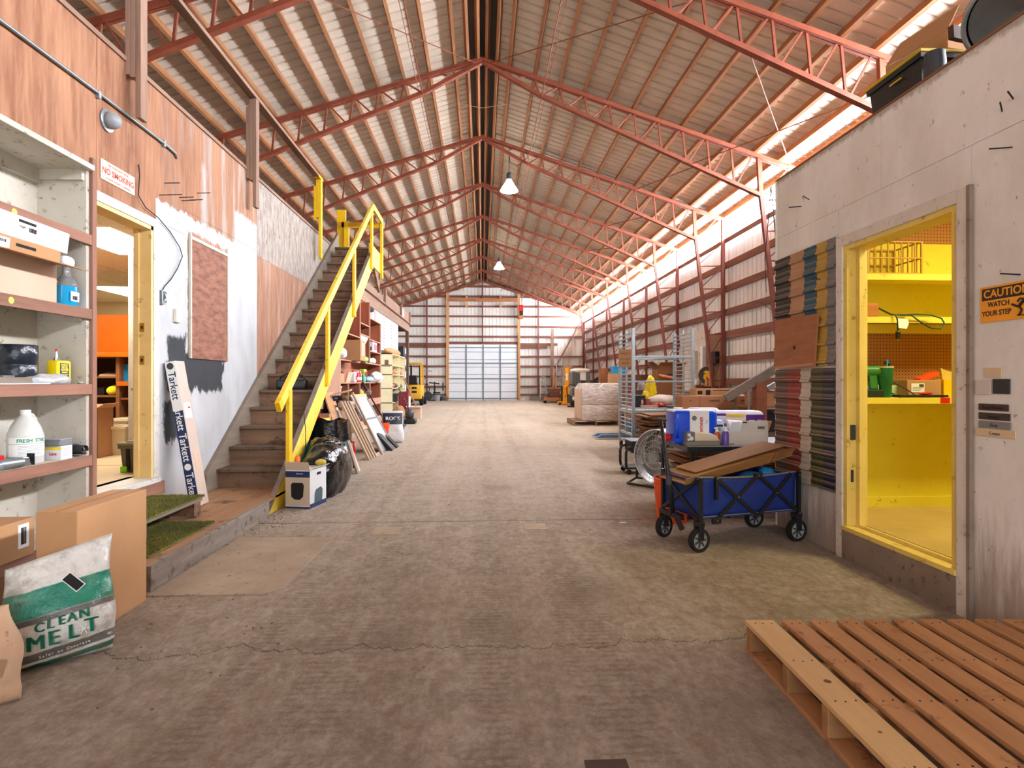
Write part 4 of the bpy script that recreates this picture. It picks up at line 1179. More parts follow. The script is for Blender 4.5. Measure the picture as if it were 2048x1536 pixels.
# ================================================================ office seen through the left door
off = struct('floor_office')
M_offfloor = mat('tan_office_floor', (208, 188, 154), (192, 170, 134), 2, rough=.6)
MB().box(-7.2, -2.80, 2.6, 10.9, .36, .42).build('floor_boards', M_offfloor, off)
for y in (4.75, 5.6):
    MB().box(-6.5, -3.0, y, y + .006, .42, .4215).build('floor_seam', M_carddk, off)
ow = struct('wall_office')
M_offwall = mat('cream_office_wall', (236, 218, 182), (226, 206, 168), 2, rough=.7)
MB().box(-7.2, -2.80, 10.8, 10.9, .42, 2.75).build('back_wall', M_offwall, ow)
MB().box(-7.22, -7.15, 2.6, 10.9, .42, 2.75).build('side_wall', M_offwall, ow)
MB().box(-7.2, -2.80, 2.55, 2.6, .42, 2.75).build('near_wall', M_offwall, ow)
MB().box(-6.9, -3.2, 10.74, 10.8, 2.06, 2.14).build('blue_trim', mat('dull_blue_trim', (120, 132, 152), rough=.6), ow)
oc = struct('ceiling_office')
M_tile = mat('acoustic_tile', (246, 236, 216), (232, 218, 192), 26, rough=.9, contrast=2)
M_panel = mat('lit_ceiling_panel', (255, 255, 255), emit=(255, 246, 226), estr=11.0)
lit = {(4, 5), (4, 8), (2, 5), (2, 8)}
tile = None
for i in range(7):
    for j in range(8):
        x0, y0 = -7.07 + i * .61, 2.10 + j * 1.16
        if (i, j) in {(5, 3), (2, 6), (2, 3)}:
            p = MB().box(.02, .59, .02, 1.14, -.01, .01).build('light_panel', M_panel, oc, loc=(x0, y0, 2.60))
        elif tile is None:
            tile = MB().box(.004, .606, .004, 1.156, 0, .02).build('ceiling_tile', M_tile, oc, loc=(x0, y0, 2.60))
        else:
            inst(tile, oc, (x0, y0, 2.60))
MB().box(-7.2, -2.8, 2.6, 10.9, 2.63, 2.68).build('ceiling_grid', M_offwall, oc)
ct = thing('counter_cabinet', 'brown office counter with shelves and a tall orange back panel', 'counter', (-4.35, 7.0, .42))
M_orange = mat('orange_laminate', (206, 112, 20), (190, 98, 14), 3, rough=.35)
M_cab = wood('counter_brown', (150, 96, 56), (116, 70, 38), 'x', 2)
MB().box(-1.3, .9, .50, .54, 0, 1.08).build('back_panel', mat('dark_counter_back', (92, 58, 36), (70, 44, 28), 2, rough=.7), ct)
MB().box(-1.35, .95, -.06, .60, 1.05, 1.10).build('countertop', M_orange, ct, .004)
MB().box(-1.3, .08, .40, .46, 1.10, 1.58).build('riser_panel', M_orange, ct)
for x in (-1.3, -.62, .14, .88):
    MB().box(x, x + .04, 0, .52, 0, 1.05).build('divider', M_cab, ct)
for z in (.04, .30, .59, .81):
    MB().box(-1.28, .14, .02, .50, z, z + .02).build('shelf', M_cab, ct)
for z in (.10, .34, .56):
    MB().box(.17, .88, .02, .50, z, z + .02).build('shelf', M_cab, ct)
MB().box(.16, .90, -.02, .52, .72, .77).build('ledge', M_orange, ct, .003)
tag(MB().box(-3.71, -3.66, 6.38, 6.43, .42, 2.59).build('white_post', M_shelfin), 'slim white post inside the office', 'post')
o = carton('office_carton', 'tall tan carton with open flaps just inside the office', (-3.99, 6.25, .42), (.26, .26, .50), M_card, flaps=True)
def tub(name, label, loc, w, d, h, m, lid=None, cat='tub', rz=0):
    t = thing(name, label, cat, loc, rz)
    a, b, th_ = .90, 1.0, .006
    def ring(s, z): return [(-w / 2 * s, -d / 2 * s, z), (w / 2 * s, -d / 2 * s, z), (w / 2 * s, d / 2 * s, z), (-w / 2 * s, d / 2 * s, z)]
    vs = ring(a, 0) + ring(b, h) + ring(b * .96, h) + ring(a * .95, th_)
    fs = [(3, 2, 1, 0)]
    for k in range(3):
        fs += [(4 * k + i, 4 * k + (i + 1) % 4, 4 * k + 4 + (i + 1) % 4, 4 * k + 4 + i) for i in range(4)]
    fs.append((12, 13, 14, 15))
    MB().add(vs, fs).build('tub_body', m, t, .006)
    MB().box(-w / 2 - .012, w / 2 + .012, -d / 2 - .012, -d / 2, h - .03, h).box(-w / 2 - .012, w / 2 + .012, d / 2, d / 2 + .012, h - .03, h).box(-w / 2 - .012, -w / 2, -d / 2, d / 2, h - .03, h).box(w / 2, w / 2 + .012, -d / 2, d / 2, h - .03, h).build('rim', m, t, .003)
    if lid:
        MB().box(-w / 2 - .018, w / 2 + .018, -d / 2 - .018, d / 2 + .018, h, h + .02).box(-w / 2 + .03, w / 2 - .03, -d / 2 + .03, d / 2 - .03, h + .02, h + .03).build('lid', lid, t, .008)
    return t
M_frost = mat('frosted_plastic', (236, 226, 200), (226, 214, 186), 4, rough=.35)
tub('clear_tub', 'frosted white storage tub on the office floor', (-3.84, 6.50, .42), .20, .30, .30, M_frost)
tub('clear_tub', 'taller frosted tub behind, by the office counter', (-4.02, 6.83, .42), .20, .22, .36, M_frost)
gt = tub('grey_tote', 'dark grey lidded tote with a lime latch inside the office', (-2.92, 5.33, .42), .30, .34, .23, mat('taupe_plastic', (104, 96, 78), (92, 84, 68), 4, rough=.5), mat('taupe_lid', (142, 134, 116), rough=.5))
MB().box(-.145, -.09, -.178, -.158, .0, .05).build('latch', mat('lime_latch', (142, 232, 20), rough=.4), gt, .004)
MB().box(-.10, -.07, -.172, -.158, .02, .20).build('corner_rib', M_blackmat, gt)
tag(MB().blob((-4.30, 7.12, 1.085), (.065, .09, .06), amp=.15, freq=9, seed=2, flat=1.032).build('yellow_cloth', mat('yellow_cloth', (240, 220, 20), rough=.8), smooth=True), 'bundled yellow cloth on an office shelf', 'cloth')
o = thing('blue_carton', 'blue and white product box on the office counter ledge', 'box', (-4.14, 7.16, 1.191))
MB().box(-.10, .02, -.08, .08, 0, .20).build('carton_body', mat('sky_blue_print', (20, 140, 206), rough=.5), o, .003)
MB().box(.021, .10, -.08, .08, 0, .22).build('white_side', M_label, o, .003)
MB().box(.022, .099, -.0815, -.08, .0, .06).build('red_band', M_redink, o)
tag(MB().obox((-4.34, 7.15, 1.272), (.2, .2, .02), (.15, 0, .2)).build('paper_pile', M_cardlt), 'papers lying on the upper office shelf', 'papers')
tag(MB().box(-4.49, -4.39, 7.08, 7.25, 1.032, 1.12).build('black_carton', M_black), 'small black carton on the office shelf', 'box')

# ================================================================ brown storage shelving past the stairs
XB, XF = -3.30, -2.93
wb_ = struct('wall_storage')
M_brply = wood('reddish_plywood', (176, 110, 80), (138, 78, 54), 'z', 1.8)
MB().box(XB - .04, XB, 11.2, 17.2, 0, 3.70).build('plywood_back', M_brply, wb_)
MB().box(XB - .04, -2.66, 11.2, 11.24, 0, 3.50).build('end_wall', M_brply, wb_)
sv = thing('storage_shelves', 'long reddish brown plywood storage shelving beyond the stairs', 'shelf', (0, 0, 0))
M_brshelf = wood('shelving_plywood', (150, 86, 60), (112, 60, 40), 'y', 2.0)
M_brend = wood('shelving_plywood_z', (160, 92, 64), (122, 66, 44), 'z', 2.0)
M_brfront = wood('shelving_edge', (190, 144, 120), (154, 110, 90), 'y', 2.0)
M_brfrontz = wood('shelving_edge_z', (190, 144, 120), (154, 110, 90), 'z', 2.0)
def shelf(y0, y1, z, xf=XF, edge=.025):
    MB().box(XB, xf - .018, y0, y1, z - .022, z).build('shelf_board', M_brshelf, sv)
    MB().box(xf - .018, xf, y0, y1, z - edge, z + .002).build('shelf_edge', M_brfront, sv)
def upright(y, z0, z1, xf=XF):
    MB().box(XB, xf - .03, y - .011, y + .011, z0, z1).build('divider', M_brend, sv)
    MB().box(xf - .03, xf + .002, y - .022, y + .022, z0, z1).build('post', M_brfrontz, sv)
upright(17.18, 0, 2.86)
upright(15.55, 1.66, 3.25)
upright(14.35, 1.66, 3.2)
upright(11.75, 0, 1.6)
for y in (13.1, 14.3, 15.6): upright(y, 0, 1.17)
shelf(15.55, 17.18, 2.86); shelf(15.55, 17.18, 2.30); shelf(15.55, 17.18, 2.0); shelf(15.0, 17.18, 1.67)
shelf(14.35, 15.55, 2.62); shelf(14.35, 15.55, 2.35)
shelf(11.3, 14.35, 2.25); shelf(11.3, 14.35, 1.66)
shelf(11.3, 17.18, 1.17)
MB().box(XB, XF, 11.3, 17.18, .70, .72).build('shelf_board', M_brshelf, sv)
MB().box(XF - .02, XF + .002, 11.3, 17.18, .56, .74).build('shelf_edge', M_brfront, sv)
MB().box(XF - .02, XF + .002, 11.3, 17.18, .06, .22).build('shelf_edge', M_brfront, sv)
MB().box(XF - .02, -2.2, 8.6, 11.3, .56, .72).build('work_ledge', M_brfront, sv)
MB().box(-2.62, -2.58, 8.9, 11.0, 0, .56).build('ledge_panel', M_brend, sv)
for y in (9.0, 10.2): MB().box(-2.30, -2.24, y - .03, y + .03, 0, .56).build('ledge_post', M_brfrontz, sv)
MB().add([(XF - .03, 14.40, 2.34), (XF - .03, 15.5, 2.34), (XF - .03, 14.45, 1.85)], [(0, 1, 2)]).build('corner_web', M_shelfin, sv).modifiers.new('s', 'SOLIDIFY').thickness = .01
# things on the storage shelves
o = carton('shelf_carton', 'tan carton with a white label on the high brown shelf', (-2.98, 13.65, 1.665), (.5, .55, .46), M_card, flaps=False)
MB().box(.251, .253, -.10, .12, .12, .40).build('label', M_label, o); MB().box(.253, .254, -.01, .03, .16, .33).build('label_mark', M_ink, o)
M_wbag = mat('white_plastic_bag', (228, 230, 232), (206, 210, 214), 9, rough=.4, bump=.7, bscale=20)
tag(MB().blob((-3.0, 12.6, 1.79), (.14, .2, .13), amp=.2, freq=6, seed=5, flat=1.67).build('white_bundle', M_wbag, smooth=True), 'white plastic bundle beside the high shelf carton', 'bundle')
o = thing('boxed_item', 'printed pink and grey product box on the upper right brown shelf', 'box', (-3.05, 16.2, 2.0))
MB().box(-.15, .13, -.32, .32, 0, .25).build('carton_body', M_white, o, .004); MB().box(-.13, .1, -.322, -.32, .02, .12).build('dark_print', M_ink, o); MB().box(.131, .133, -.2, .3, .04, .2).build('pink_print', mat('pink_print', (214, 90, 120), rough=.5), o)
for k, (y, c_, nm) in enumerate(((15.4, (140, 196, 90), 'green'), (15.9, (206, 214, 220), 'silver grey'), (16.4, (230, 232, 234), 'white'))):
    tag(MB().blob((-3.06, y, 1.75), (.12, .17, .09), amp=.2, freq=7, seed=20 + k, flat=1.672).build('small_bag', mat('bag_%d' % k, c_, rough=.4), smooth=True), '%s plastic bag on the lower right brown shelf' % nm, 'bag')
# row on the long shelf
o = carton('open_carton', 'low open carton of tools on the long brown shelf', (-3.08, 12.35, 1.172), (.3, .7, .19), M_card, tape=False)
for k in range(6):
    tag(MB().blob((-3.1 + .04 * (k % 2), 11.95 + k * .19, 1.37), (.06, .10, .05), amp=.3, freq=10, seed=30 + k).build('tool', M_blackmat, smooth=True), 'black hand tool poking out of the low open carton', 'tool', 'tools in the open carton')
tag(MB().obox((-2.96, 13.25, 1.28), (.02, .42, .24), (0, .25, 0)).build('card_flap', M_cardlt), 'loose cardboard flap leaning on the long shelf', 'cardboard')
o = thing('white_jug', 'white jug with red label on the long brown shelf', 'jug', (-3.02, 13.95, 1.172)); MB().box(-.07, .07, -.1, .1, 0, .24).build('body', M_label, o, .03, segs=3); MB().cyl((0, .0, .24), (0, 0, .28), .03, n=12).build('cap', M_redp, o); MB().box(.071, .073, -.06, .06, .05, .16).build('label', M_redink, o)
for k, (y, lb) in enumerate(((14.35, 'red spray can, the left of two on the long brown shelf'), (14.62, 'red and white spray can, the right of two on the long shelf'))):
    o = thing('spray_can', lb, 'can', (-3.0, y, 1.172), group='red cans')
    MB().lathe([(.045, 0), (.045, .20), (.03, .23), (.001, .23)], n=16).build('can_body', M_redp if k == 0 else mat('red_white_can', (200, 60, 60), rough=.3), o, smooth='auto'); MB().cyl((0, 0, .23), (0, 0, .27), .02, n=12).build('cap', M_label, o); MB().lathe([(.046, .05), (.046, .13)], n=16).build('band', M_label, o)
o = thing('green_nozzle_bottle', 'lime green sprayer head bottle on the long shelf', 'bottle', (-3.0, 15.05, 1.172)); M_lime = mat('lime_plastic', (172, 194, 84), rough=.4)
MB().lathe([(.06, 0), (.06, .12), (.03, .17), (.001, .17)], n=18).build('bottle_body', mat('teal_bottle', (60, 160, 120), rough=.3), o, smooth='auto'); MB().prism([(-.16, .24), (.16, .26), (.14, .33), (-.18, .33)], 'x', -.05, .05).build('sprayer_head', M_lime, o, .01); MB().cyl((0, 0, .17), (0, 0, .26), .02, n=10).build('neck', M_lime, o)
tag(MB().blob((-2.98, 15.6, 1.24), (.12, .22, .08), amp=.2, freq=6, seed=41, flat=1.172).build('blue_pack', mat('pale_blue_pack', (150, 190, 214), rough=.4), smooth=True), 'pale blue plastic pack on the long shelf', 'pack')
tag(MB().blob((-2.94, 16.5, 1.30), (.17, .45, .15), amp=.28, freq=5, seed=42, flat=1.172, ridged=.4).build('white_bag', M_wbag, smooth=True), 'large crumpled white plastic bag at the end of the long shelf', 'bag')
# middle bay
o = tub('bin', 'flat dark blue bin in the middle brown bay', (-3.08, 12.45, .725), .3, 1.0, .16, mat('dark_blue_bin', (46, 54, 72), rough=.4))
o = tub('bin', 'frosted clear bin standing in the middle brown bay', (-3.12, 12.6, .89), .2, .45, .2, M_frost)
o = thing('blue_carton', 'blue and white carton in the middle brown bay', 'box', (-3.02, 14.05, .725)); MB().box(-.12, .1, -.22, .22, 0, .17).build('carton_body', M_navy, o, .003); MB().box(.101, .103, -.18, .18, .03, .14).build('white_print', M_label, o)
tag(MB().blob((-3.08, 14.95, .86), (.12, .16, .14), amp=.12, freq=6, seed=44, flat=.725).build('straw_bundle', mat('straw_fibre', (186, 174, 120), (150, 134, 84), 14, rough=.9), smooth=True), 'straw coloured bundle in the right middle bay', 'bundle')
# drills on the ledge
def drill(loc, rz, label, mc, dk, sc=1.0, lie=False):
    o = thing('cordless_drill', label, 'drill', loc, rot=(PI / 2 * .9 if lie else 0, 0, rz))
    s = sc
    MB().cyl((-.09 * s, 0, .17 * s), (.06 * s, 0, .17 * s), .034 * s, n=16).build('motor_housing', mc, o, smooth='auto')
    MB().lathe([(.030 * s, 0), (.026 * s, .03 * s), (.018 * s, .055 * s), (.010 * s, .06 * s)], c=(.06 * s, 0, .17 * s), n=14, axis='x').build('chuck', dk, o, smooth='auto')
    MB().prism([(-.065 * s, .15 * s), (-.015 * s, .15 * s), (-.028 * s, .05 * s), (-.075 * s, .05 * s)], 'y', -.02 * s, .02 * s).build('grip', mc, o, .008)
    MB().prism([(-.015 * s, .14 * s), (.002 * s, .14 * s), (-.008 * s, .11 * s), (-.02 * s, .105 * s)], 'y', -.01 * s, .01 * s).build('trigger', dk, o)
    MB().box(-.10 * s, .015 * s, -.034 * s, .034 * s, 0, .05 * s).build('battery', dk, o, .006)
    return o
drill((-2.32, 9.05, .72), .8, 'dark cordless drill lying on the brown ledge, left one', mat('blue_black_tool', (30, 34, 60), rough=.4), M_black, 1.2)
drill((-2.30, 9.65, .72), -.4, 'navy cordless drill on the brown ledge, right one', mat('blue_black_tool', (30, 34, 60), rough=.4), mat('dk_yellow', (120, 110, 40), rough=.5), 1.2)
wire('extension_lead', [(-2.19, 9.6, .74), (-2.17, 9.62, .6), (-2.16, 9.6, .35), (-2.17, 9.55, .15)], .006, M_black, 'black cord hanging from the brown ledge')

# ================================================================ white insulation boards and the loft edge
wi = struct('wall_insulation')
M_foam = mat('white_foam_board', (196, 203, 210), (182, 190, 198), 3, rough=.7, speck=(150, 140, 140), speck_amt=.05, speck_scale=20)
MB().box(XB - .05, XB, 17.2, 20.2, 0, 3.72).build('foam_board', M_foam, wi, .004)
MB().box(XB - .05, XB, 20.21, 23.3, 0, 3.72).build('foam_board', M_foam, wi, .004)
M_pinkp = mat('faded_red_stamp', (206, 150, 146), rough=.8)
for y, z, s in ((17.95, 3.15, 1.0),):
    for r in (.42, .30):
        MB().tube([(XB + .002, y + r * math.cos(a) * .9, z + r * math.sin(a)) for a in [i * PI / 12 for i in range(24)]], .018, 4, closed=True).build('stamp_ring', M_pinkp, wi)
    MB().box(XB, XB + .003, y - .3, y + .3, z - .62, z - .54).build('stamp_bar', M_pinkp, wi)
rnd = random.Random(3)
for y in (20.0, 21.6):
    for k in range(15):
        z = 3.3 - k * .115
        MB().box(XB, XB + .003, y - .12 - rnd.uniform(0, .12), y + .12 + rnd.uniform(0, .12), z, z + rnd.uniform(.03, .07)).build('stamp_mark', M_pinkp, wi)
lf = struct('floor_loft_far')
MB().box(-7.2, XB + .02, 11.2, 26.6, 3.70, 3.78).build('loft_deck', M_greywoody, lf)
MB().box(XB - .06, XB + .03, 11.25, 26.6, 3.40, 3.70).build('edge_beam', M_greywoody, lf)
MB().box(-7.0, XB, 26.5, 26.6, 3.42, 3.70).build('end_beam', M_girt, lf)
gl = thing('loft_kickboard', 'weathered plank guard with short posts along the loft edge', 'railing', (0, 0, 0))
for y0, y1, z1 in ((13.0, 19.7, 4.02), (19.95, 23.6, 4.16), (23.8, 26.5, 4.22)):
    MB().box(XB + .0, XB + .03, y0, y1, 3.80, z1).build('guard_plank', M_greywoody, gl)
for y in (19.82, 23.7, 26.45):
    MB().box(XB + .03, XB + .10, y - .05, y + .12, 3.72, 4.26).build('post', M_greywood, gl)
MB().box(XB - .02, XB + .10, 11.3, 26.6, 3.74, 3.79).build('edge_cap', M_greywoody, gl)
tag(MB().box(XB - .12, XB + .02, 26.38, 26.52, 0, 3.42).build('loft_post', wood('dark_post', (116, 86, 68), (84, 60, 48), 'z', 2)), 'dark wooden post holding up the far loft corner', 'post')
tag(MB().lathe([(.001, 0), (.10, 0), (.11, .1), (.09, .3), (.05, .42), (.02, .46), (.001, .47)], c=(XB - .02, 24.4, 3.80), n=16).build('white_bottle', M_label, smooth=True), 'white rounded jug standing on the loft edge', 'jug')
wire('loft_cable', [(-1.93, 11.1, 3.45), (-2.3, 11.6, 3.1), (-2.9, 13.5, 3.5), (-3.2, 15.2, 3.75)], .006, mat('pale_string', (186, 160, 120), rough=.8), 'thin pale cable drooping from the landing to the loft', 'cable')
tag(MB().cyl((XB + .09, 16.6, 3.28), (XB + .09, 17.3, 3.26), .07, n=12).build('dark_tool', M_blackmat), 'dark tool resting on the top of the brown shelving', 'tool')

# ================================================================ cream bookcase and roll on it
cb_ = thing('cream_bookcase', 'cream painted open bookcase with two bays beside the white boards', 'bookcase', (0, 0, 0))
M_creamp = mat('cream_paint', (226, 216, 180), (210, 198, 158), 3, rough=.6, speck=(130, 110, 84), speck_amt=.07, speck_scale=10)
CX0, CX1, CY0, CY1, CZ = -3.26, -2.86, 18.9, 21.9, 2.08
MB().box(CX0, CX1, CY0, CY0 + .03, 0, CZ).build('side_panel', M_creamp, cb_)
MB().box(CX0, CX1, CY1 - .03, CY1, 0, CZ).build('side_panel', M_creamp, cb_)
MB().box(CX0, CX1, 20.65, 20.69, 0, CZ).build('divider', M_creamp, cb_)
MB().box(CX0, CX0 + .02, CY0, CY1, 0, CZ).build('back_panel', M_creamp, cb_)
for z in (.1, .52, .98, 1.42, 1.72, CZ):
    MB().box(CX0, CX1, CY0, CY1, z - .025, z).build('shelf_board', M_creamp, cb_)
MB().box(-3.10, -2.98, CY0 - .006, CY0, 1.72, 1.88).build('brown_patch', mat('brown_sticker', (110, 78, 66), rough=.8), cb_)
MB().box(-3.18, -2.92, CY0 - .004, CY0, 1.66, 1.675).build('dark_scratch', M_dkgrey, cb_)
tag(MB().blob((-3.06, 20.3, 2.19), (.16, 1.35, .11), amp=.05, freq=4, seed=2, e=.8).build('straw_roll', mat('wood_wool', (206, 164, 118), (166, 120, 78), 16, rough=.95, bump=.8)), 'rolled tan fibre blanket lying on the cream bookcase', 'roll')
for k, (y, z, c_, lb) in enumerate(((19.6, 1.42, (206, 96, 40), 'orange tool on the second cream shelf'), (20.2, 1.42, (170, 130, 90), 'tan offcut on the second cream shelf'), (19.4, .98, (226, 96, 30), 'orange box on the third cream shelf'), (20.1, .98, (40, 44, 46), 'black cable coil on the third cream shelf'),
                                    (21.2, 1.42, (196, 60, 66), 'red wrapped item on the right cream shelf'), (21.2, .98, (74, 96, 74), 'green tool on the right cream shelf'), (19.7, .10, (52, 50, 50), 'dark power tool on the bottom cream shelf'), (21.2, .10, (214, 214, 216), 'white bag on the bottom cream shelf'))):
    tag(MB().blob((-2.98, y, z + .07), (.10, .25, .075), amp=.25, freq=6, seed=60 + k, flat=z + .003).build('shelf_item', mat('shelf_item_%d' % k, c_, rough=.5), smooth=True), lb, 'tool')
tub('black_tub', 'black plastic tub on the cream bookcase shelf', (-3.02, 20.0, .522), .36, 1.0, .26, M_dkgrey)
tag(MB().blob((-2.85, 20.9, .60), (.09, .3, .07), amp=.2, freq=6, seed=71, flat=.523).build('white_rag', M_wbag, smooth=True), 'white rag hanging by the black tub', 'rag')

# stack of black crates under the loft
stack = [(0, .62), (.63, .55), (1.2, .50), (1.72, .48), (2.22, .42)]
words = ['bottom', 'second from bottom', 'middle', 'second from top', 'topmost']
for (z, h_), w_ in zip(stack, words):
    o = thing('black_crate', 'black crate under the loft, %s of its stack' % w_, 'crate', (-3.62, 24.6, z), .03, 'black crates under the loft')
    MB().box(-.42, .42, -.55, .55, 0, h_ - .02).build('crate_body', mat('black_crate_plastic', (34, 38, 44), (46, 50, 58), 4, rough=.4), o, .02)
    for k in range(4): MB().box(.42, .428, -.45, .45, .06 + k * (h_ - .1) / 4, .06 + (k + .45) * (h_ - .1) / 4).build('rib', M_dkgrey, o)
    MB().box(.428, .432, -.1, .25, h_ * .3, h_ * .8).build('label', M_label, o)
tag(MB().box(-4.5, -4.1, 24.3, 25.0, 0, 2.4).build('black_cabinet', M_blackmat, bevel=.01), 'tall black cabinet behind the crate stack under the loft', 'cabinet')

# ================================================================ floor clutter along the left side
wbx = thing('appliance_carton', 'white and grey carton printed with a black bin, at stair foot', 'box', (-1.69, 5.76, 0), rz=-.20)
MB().box(-.122, .122, -.165, .165, 0, .36).build('carton_body', M_white, wbx, .003)
M_tanp = mat('tan_print_face', (196, 178, 156), rough=.7)
MB().box(-.1215, .1215, -.1665, -.1655, .03, .30).build('tan_face', M_tanp, wbx)
MB().box(-.1215, .1215, -.167, -.166, .295, .352).build('navy_band', M_navy, wbx)
MB().box(-.1215, .1215, -.167, -.166, .004, .022).build('navy_band', M_navy, wbx)
MB().box(.122, .1232, -.165, .165, .004, .045).build('navy_band', M_navy, wbx)
MB().prism([(-.062, .115), (-.032, .09), (.02, .085), (.055, .115), (.064, .22), (.05, .245), (-.05, .245), (-.066, .225)], 'y', -.1685, -.167).build('printed_bin', M_ink, wbx)
MB().prism([(-.08, .045), (.075, .045), (.085, .15), (.05, .18), (-.05, .165), (-.075, .13)], 'x', .1232, .1242).build('printed_bin', mat('teal_grey_print', (66, 88, 94), rough=.6), wbx)
text('birdrock', .020, M_label, wbx, (.02, -.1675, .33), (PI / 2, 0, 0), extrude=.0003)
MB().box(.1232, .1242, -.03, .05, .30, .325).build('handle_slot', M_ink, wbx)
for sx in (-1, 1):
    MB().add([(-.122, -.165, .36), (.122, -.165, .36), (.118, -.19, .44), (-.118, -.19, .44)], [(0, 1, 2, 3)]).build('flap', M_tanp, wbx).modifiers.new('s', 'SOLIDIFY').thickness = .003
    break
MB().add([(.122, -.16, .36), (.122, .16, .36), (.16, .16, .385), (.16, -.16, .385)], [(0, 1, 2, 3)]).build('flap', M_white, wbx).modifiers.new('s', 'SOLIDIFY').thickness = .003
tag(MB().blob((-1.58, 5.86, .40), (.05, .06, .03), amp=.3, freq=18, seed=5).build('yellow_rag', mat('olive_yellow_rag', (196, 180, 70), rough=.9), smooth=True), 'small yellow rag on top of the white carton', 'rag')
tag(MB().blob((-1.77, 5.75, .43), (.025, .03, .05), amp=.2, freq=18, seed=6).build('orange_glove', mat('orange_fabric', (232, 110, 50), rough=.8), smooth=True), 'orange glove poking out of the white carton', 'glove')
# trash bag
tb = thing('trash_bag', 'full shiny black trash bag slumped on the floor behind white carton', 'bag', (-1.67, 6.45, 0))
MB().blob((0, 0, .25), (.205, .50, .30), amp=.10, freq=4, seed=11, nu=64, nv=44, flat=.0, ridged=.7, e=.85).build('bag_film', M_bag, tb, smooth=True)
MB().blob((-.04, .06, .46), (.14, .25, .13), amp=.25, freq=6, seed=12, nu=40, nv=28, ridged=.8).build('bag_neck', M_bag, tb, smooth=True)
# teal bin with liner
tl = tub('teal_bin', 'teal trash bin lined with a black bag beside the stairs', (-1.93, 7.22, 0), .48, .42, .66, mat('teal_plastic', (8, 130, 140), (6, 116, 126), 3, rough=.4), rz=-.1)
def skirt(u, v):
    a = 2 * PI * u
    k = 1 / max(abs(math.cos(a)), abs(math.sin(a))) ** .85
    r = 1.0 + .05 * math.sin(a * 9) * v + .05 * math.sin(a * 5 + 1)
    z = .72 - .24 * v + .02 * math.sin(a * 7)
    return (.275 * k * math.cos(a) * r * (1 + .04 * v), .25 * k * math.sin(a) * r * (1 + .04 * v), z)
MB().grid(skirt, 72, 5).build('bag_liner', M_bag, tl, smooth=True)
MB().grid(lambda u, v: tuple(Vector(skirt(u, 0)) * (1 - .6 * v) + Vector((0, 0, -.12 * v + .72 * .6 * v))), 48, 4).build('bag_liner_inside', M_bag, tl, smooth=True)
o = thing('toolbox', 'yellow lidded toolbox behind the lined trash bin', 'toolbox', (-2.28, 8.14, .48)); MB().box(-.16, .16, -.12, .12, 0, .16).build('box_body', M_black, o, .01); MB().box(-.17, .17, -.13, .13, .16, .21).build('lid', mat('tool_yellow', (236, 206, 20), rough=.4), o, .01); MB().box(-.08, .08, -.02, .02, .21, .25).build('handle', M_redp, o)
tag(MB().box(-2.52, -2.13, 7.95, 8.35, 0, .478).build('black_carton', M_blackmat), 'black carton carrying the yellow toolbox', 'box')
# leaning boards, crate-like lattice frame, grey panels
def leaner(name, label, y, x_foot, length, width, thick, m, ang, cat='board', dy=0, group=None):
    t = thing(name, label, cat, (x_foot, y, 0), group=group, rot=(dy, -ang, 0))
    MB().box(-thick, 0, -width / 2, width / 2, thick * math.sin(ang), length).build('board', m, t, .002)
    return t
leaner('leaning_board', 'pale plank leaning by the trash bag', 7.72, -1.60, .86, .10, .02, M_strgrey, .30)
leaner('leaning_board', 'second pale plank leaning behind the trash bag', 7.90, -1.62, .90, .10, .02, M_cardlt, .34)
leaner('cardboard_sheet', 'tall flat cardboard sheet leaning behind the lattice frame', 8.95, -1.98, 1.08, .5, .02, M_card, .30)
leaner('cardboard_sheet', 'bundle of flattened brown cardboard leaning by the stool', 8.45, -1.86, .70, .42, .05, M_carddk, .42)
lt = thing('lattice_frame', 'leaning wooden lattice frame of narrow slats on the floor', 'frame', (-1.66, 9.35, .01), rot=(0, -.46, -.12))
M_slat = wood('weathered_slat', (186, 162, 136), (150, 124, 100), 'z', 2.5)
for k in range(4):
    MB().box(-.03, 0, -.36 + k * .12, -.31 + k * .12, 0, .98).build('slat', M_slat, lt, .003)
MB().box(-.03, 0, .33, .38, -.02, 1.12).build('slat', M_slat, lt, .003)
MB().box(-.065, -.03, -.36, .38, .0, .06).build('cross_rail', M_slat, lt); MB().box(-.065, -.03, -.36, .38, .48, .54).build('cross_rail', M_slat, lt); MB().box(-.065, -.03, -.36, .38, .92, .98).build('cross_rail', M_slat, lt)
tag(MB().obox((-2.16, 9.15, 1.02), (.30, .34, .015), (.05, -.25, .1)).build('card_scrap', M_cardlt), 'bent cardboard scrap on top of the lattice frame', 'cardboard')
gp_ = thing('metal_sheet', 'leaning grey metal panel with yellow top edge', 'panel', (-1.64, 10.35, .01), rot=(0, -.50, -.1))
MB().box(-.03, 0, -.42, .42, 0, 1.05).build('panel', mat('light_grey_metal', (152, 156, 160), (136, 140, 146), 3, rough=.4), gp_, .004)
MB().box(-.02, .004, -.42, .42, 1.05, 1.09).build('yellow_edge', mat('tool_yellow', (236, 206, 20), rough=.4), gp_)
MB().box(0, .004, .33, .42, .05, 1.0).build('dark_stripe', M_dkgrey, gp_); MB().box(0, .004, -.36, .30, .60, .63).build('dark_stripe', M_dkgrey, gp_)
tag(leaner('trim_board', 'black trim panel leaning in front of the grey panel', 10.35, -1.52, .42, .30, .03, M_black, .75, cat='panel'))
tag(leaner('trim_board', 'second black trim panel leaning beside the first', 10.72, -1.50, .44, .22, .03, M_blackmat, .78, cat='panel'))
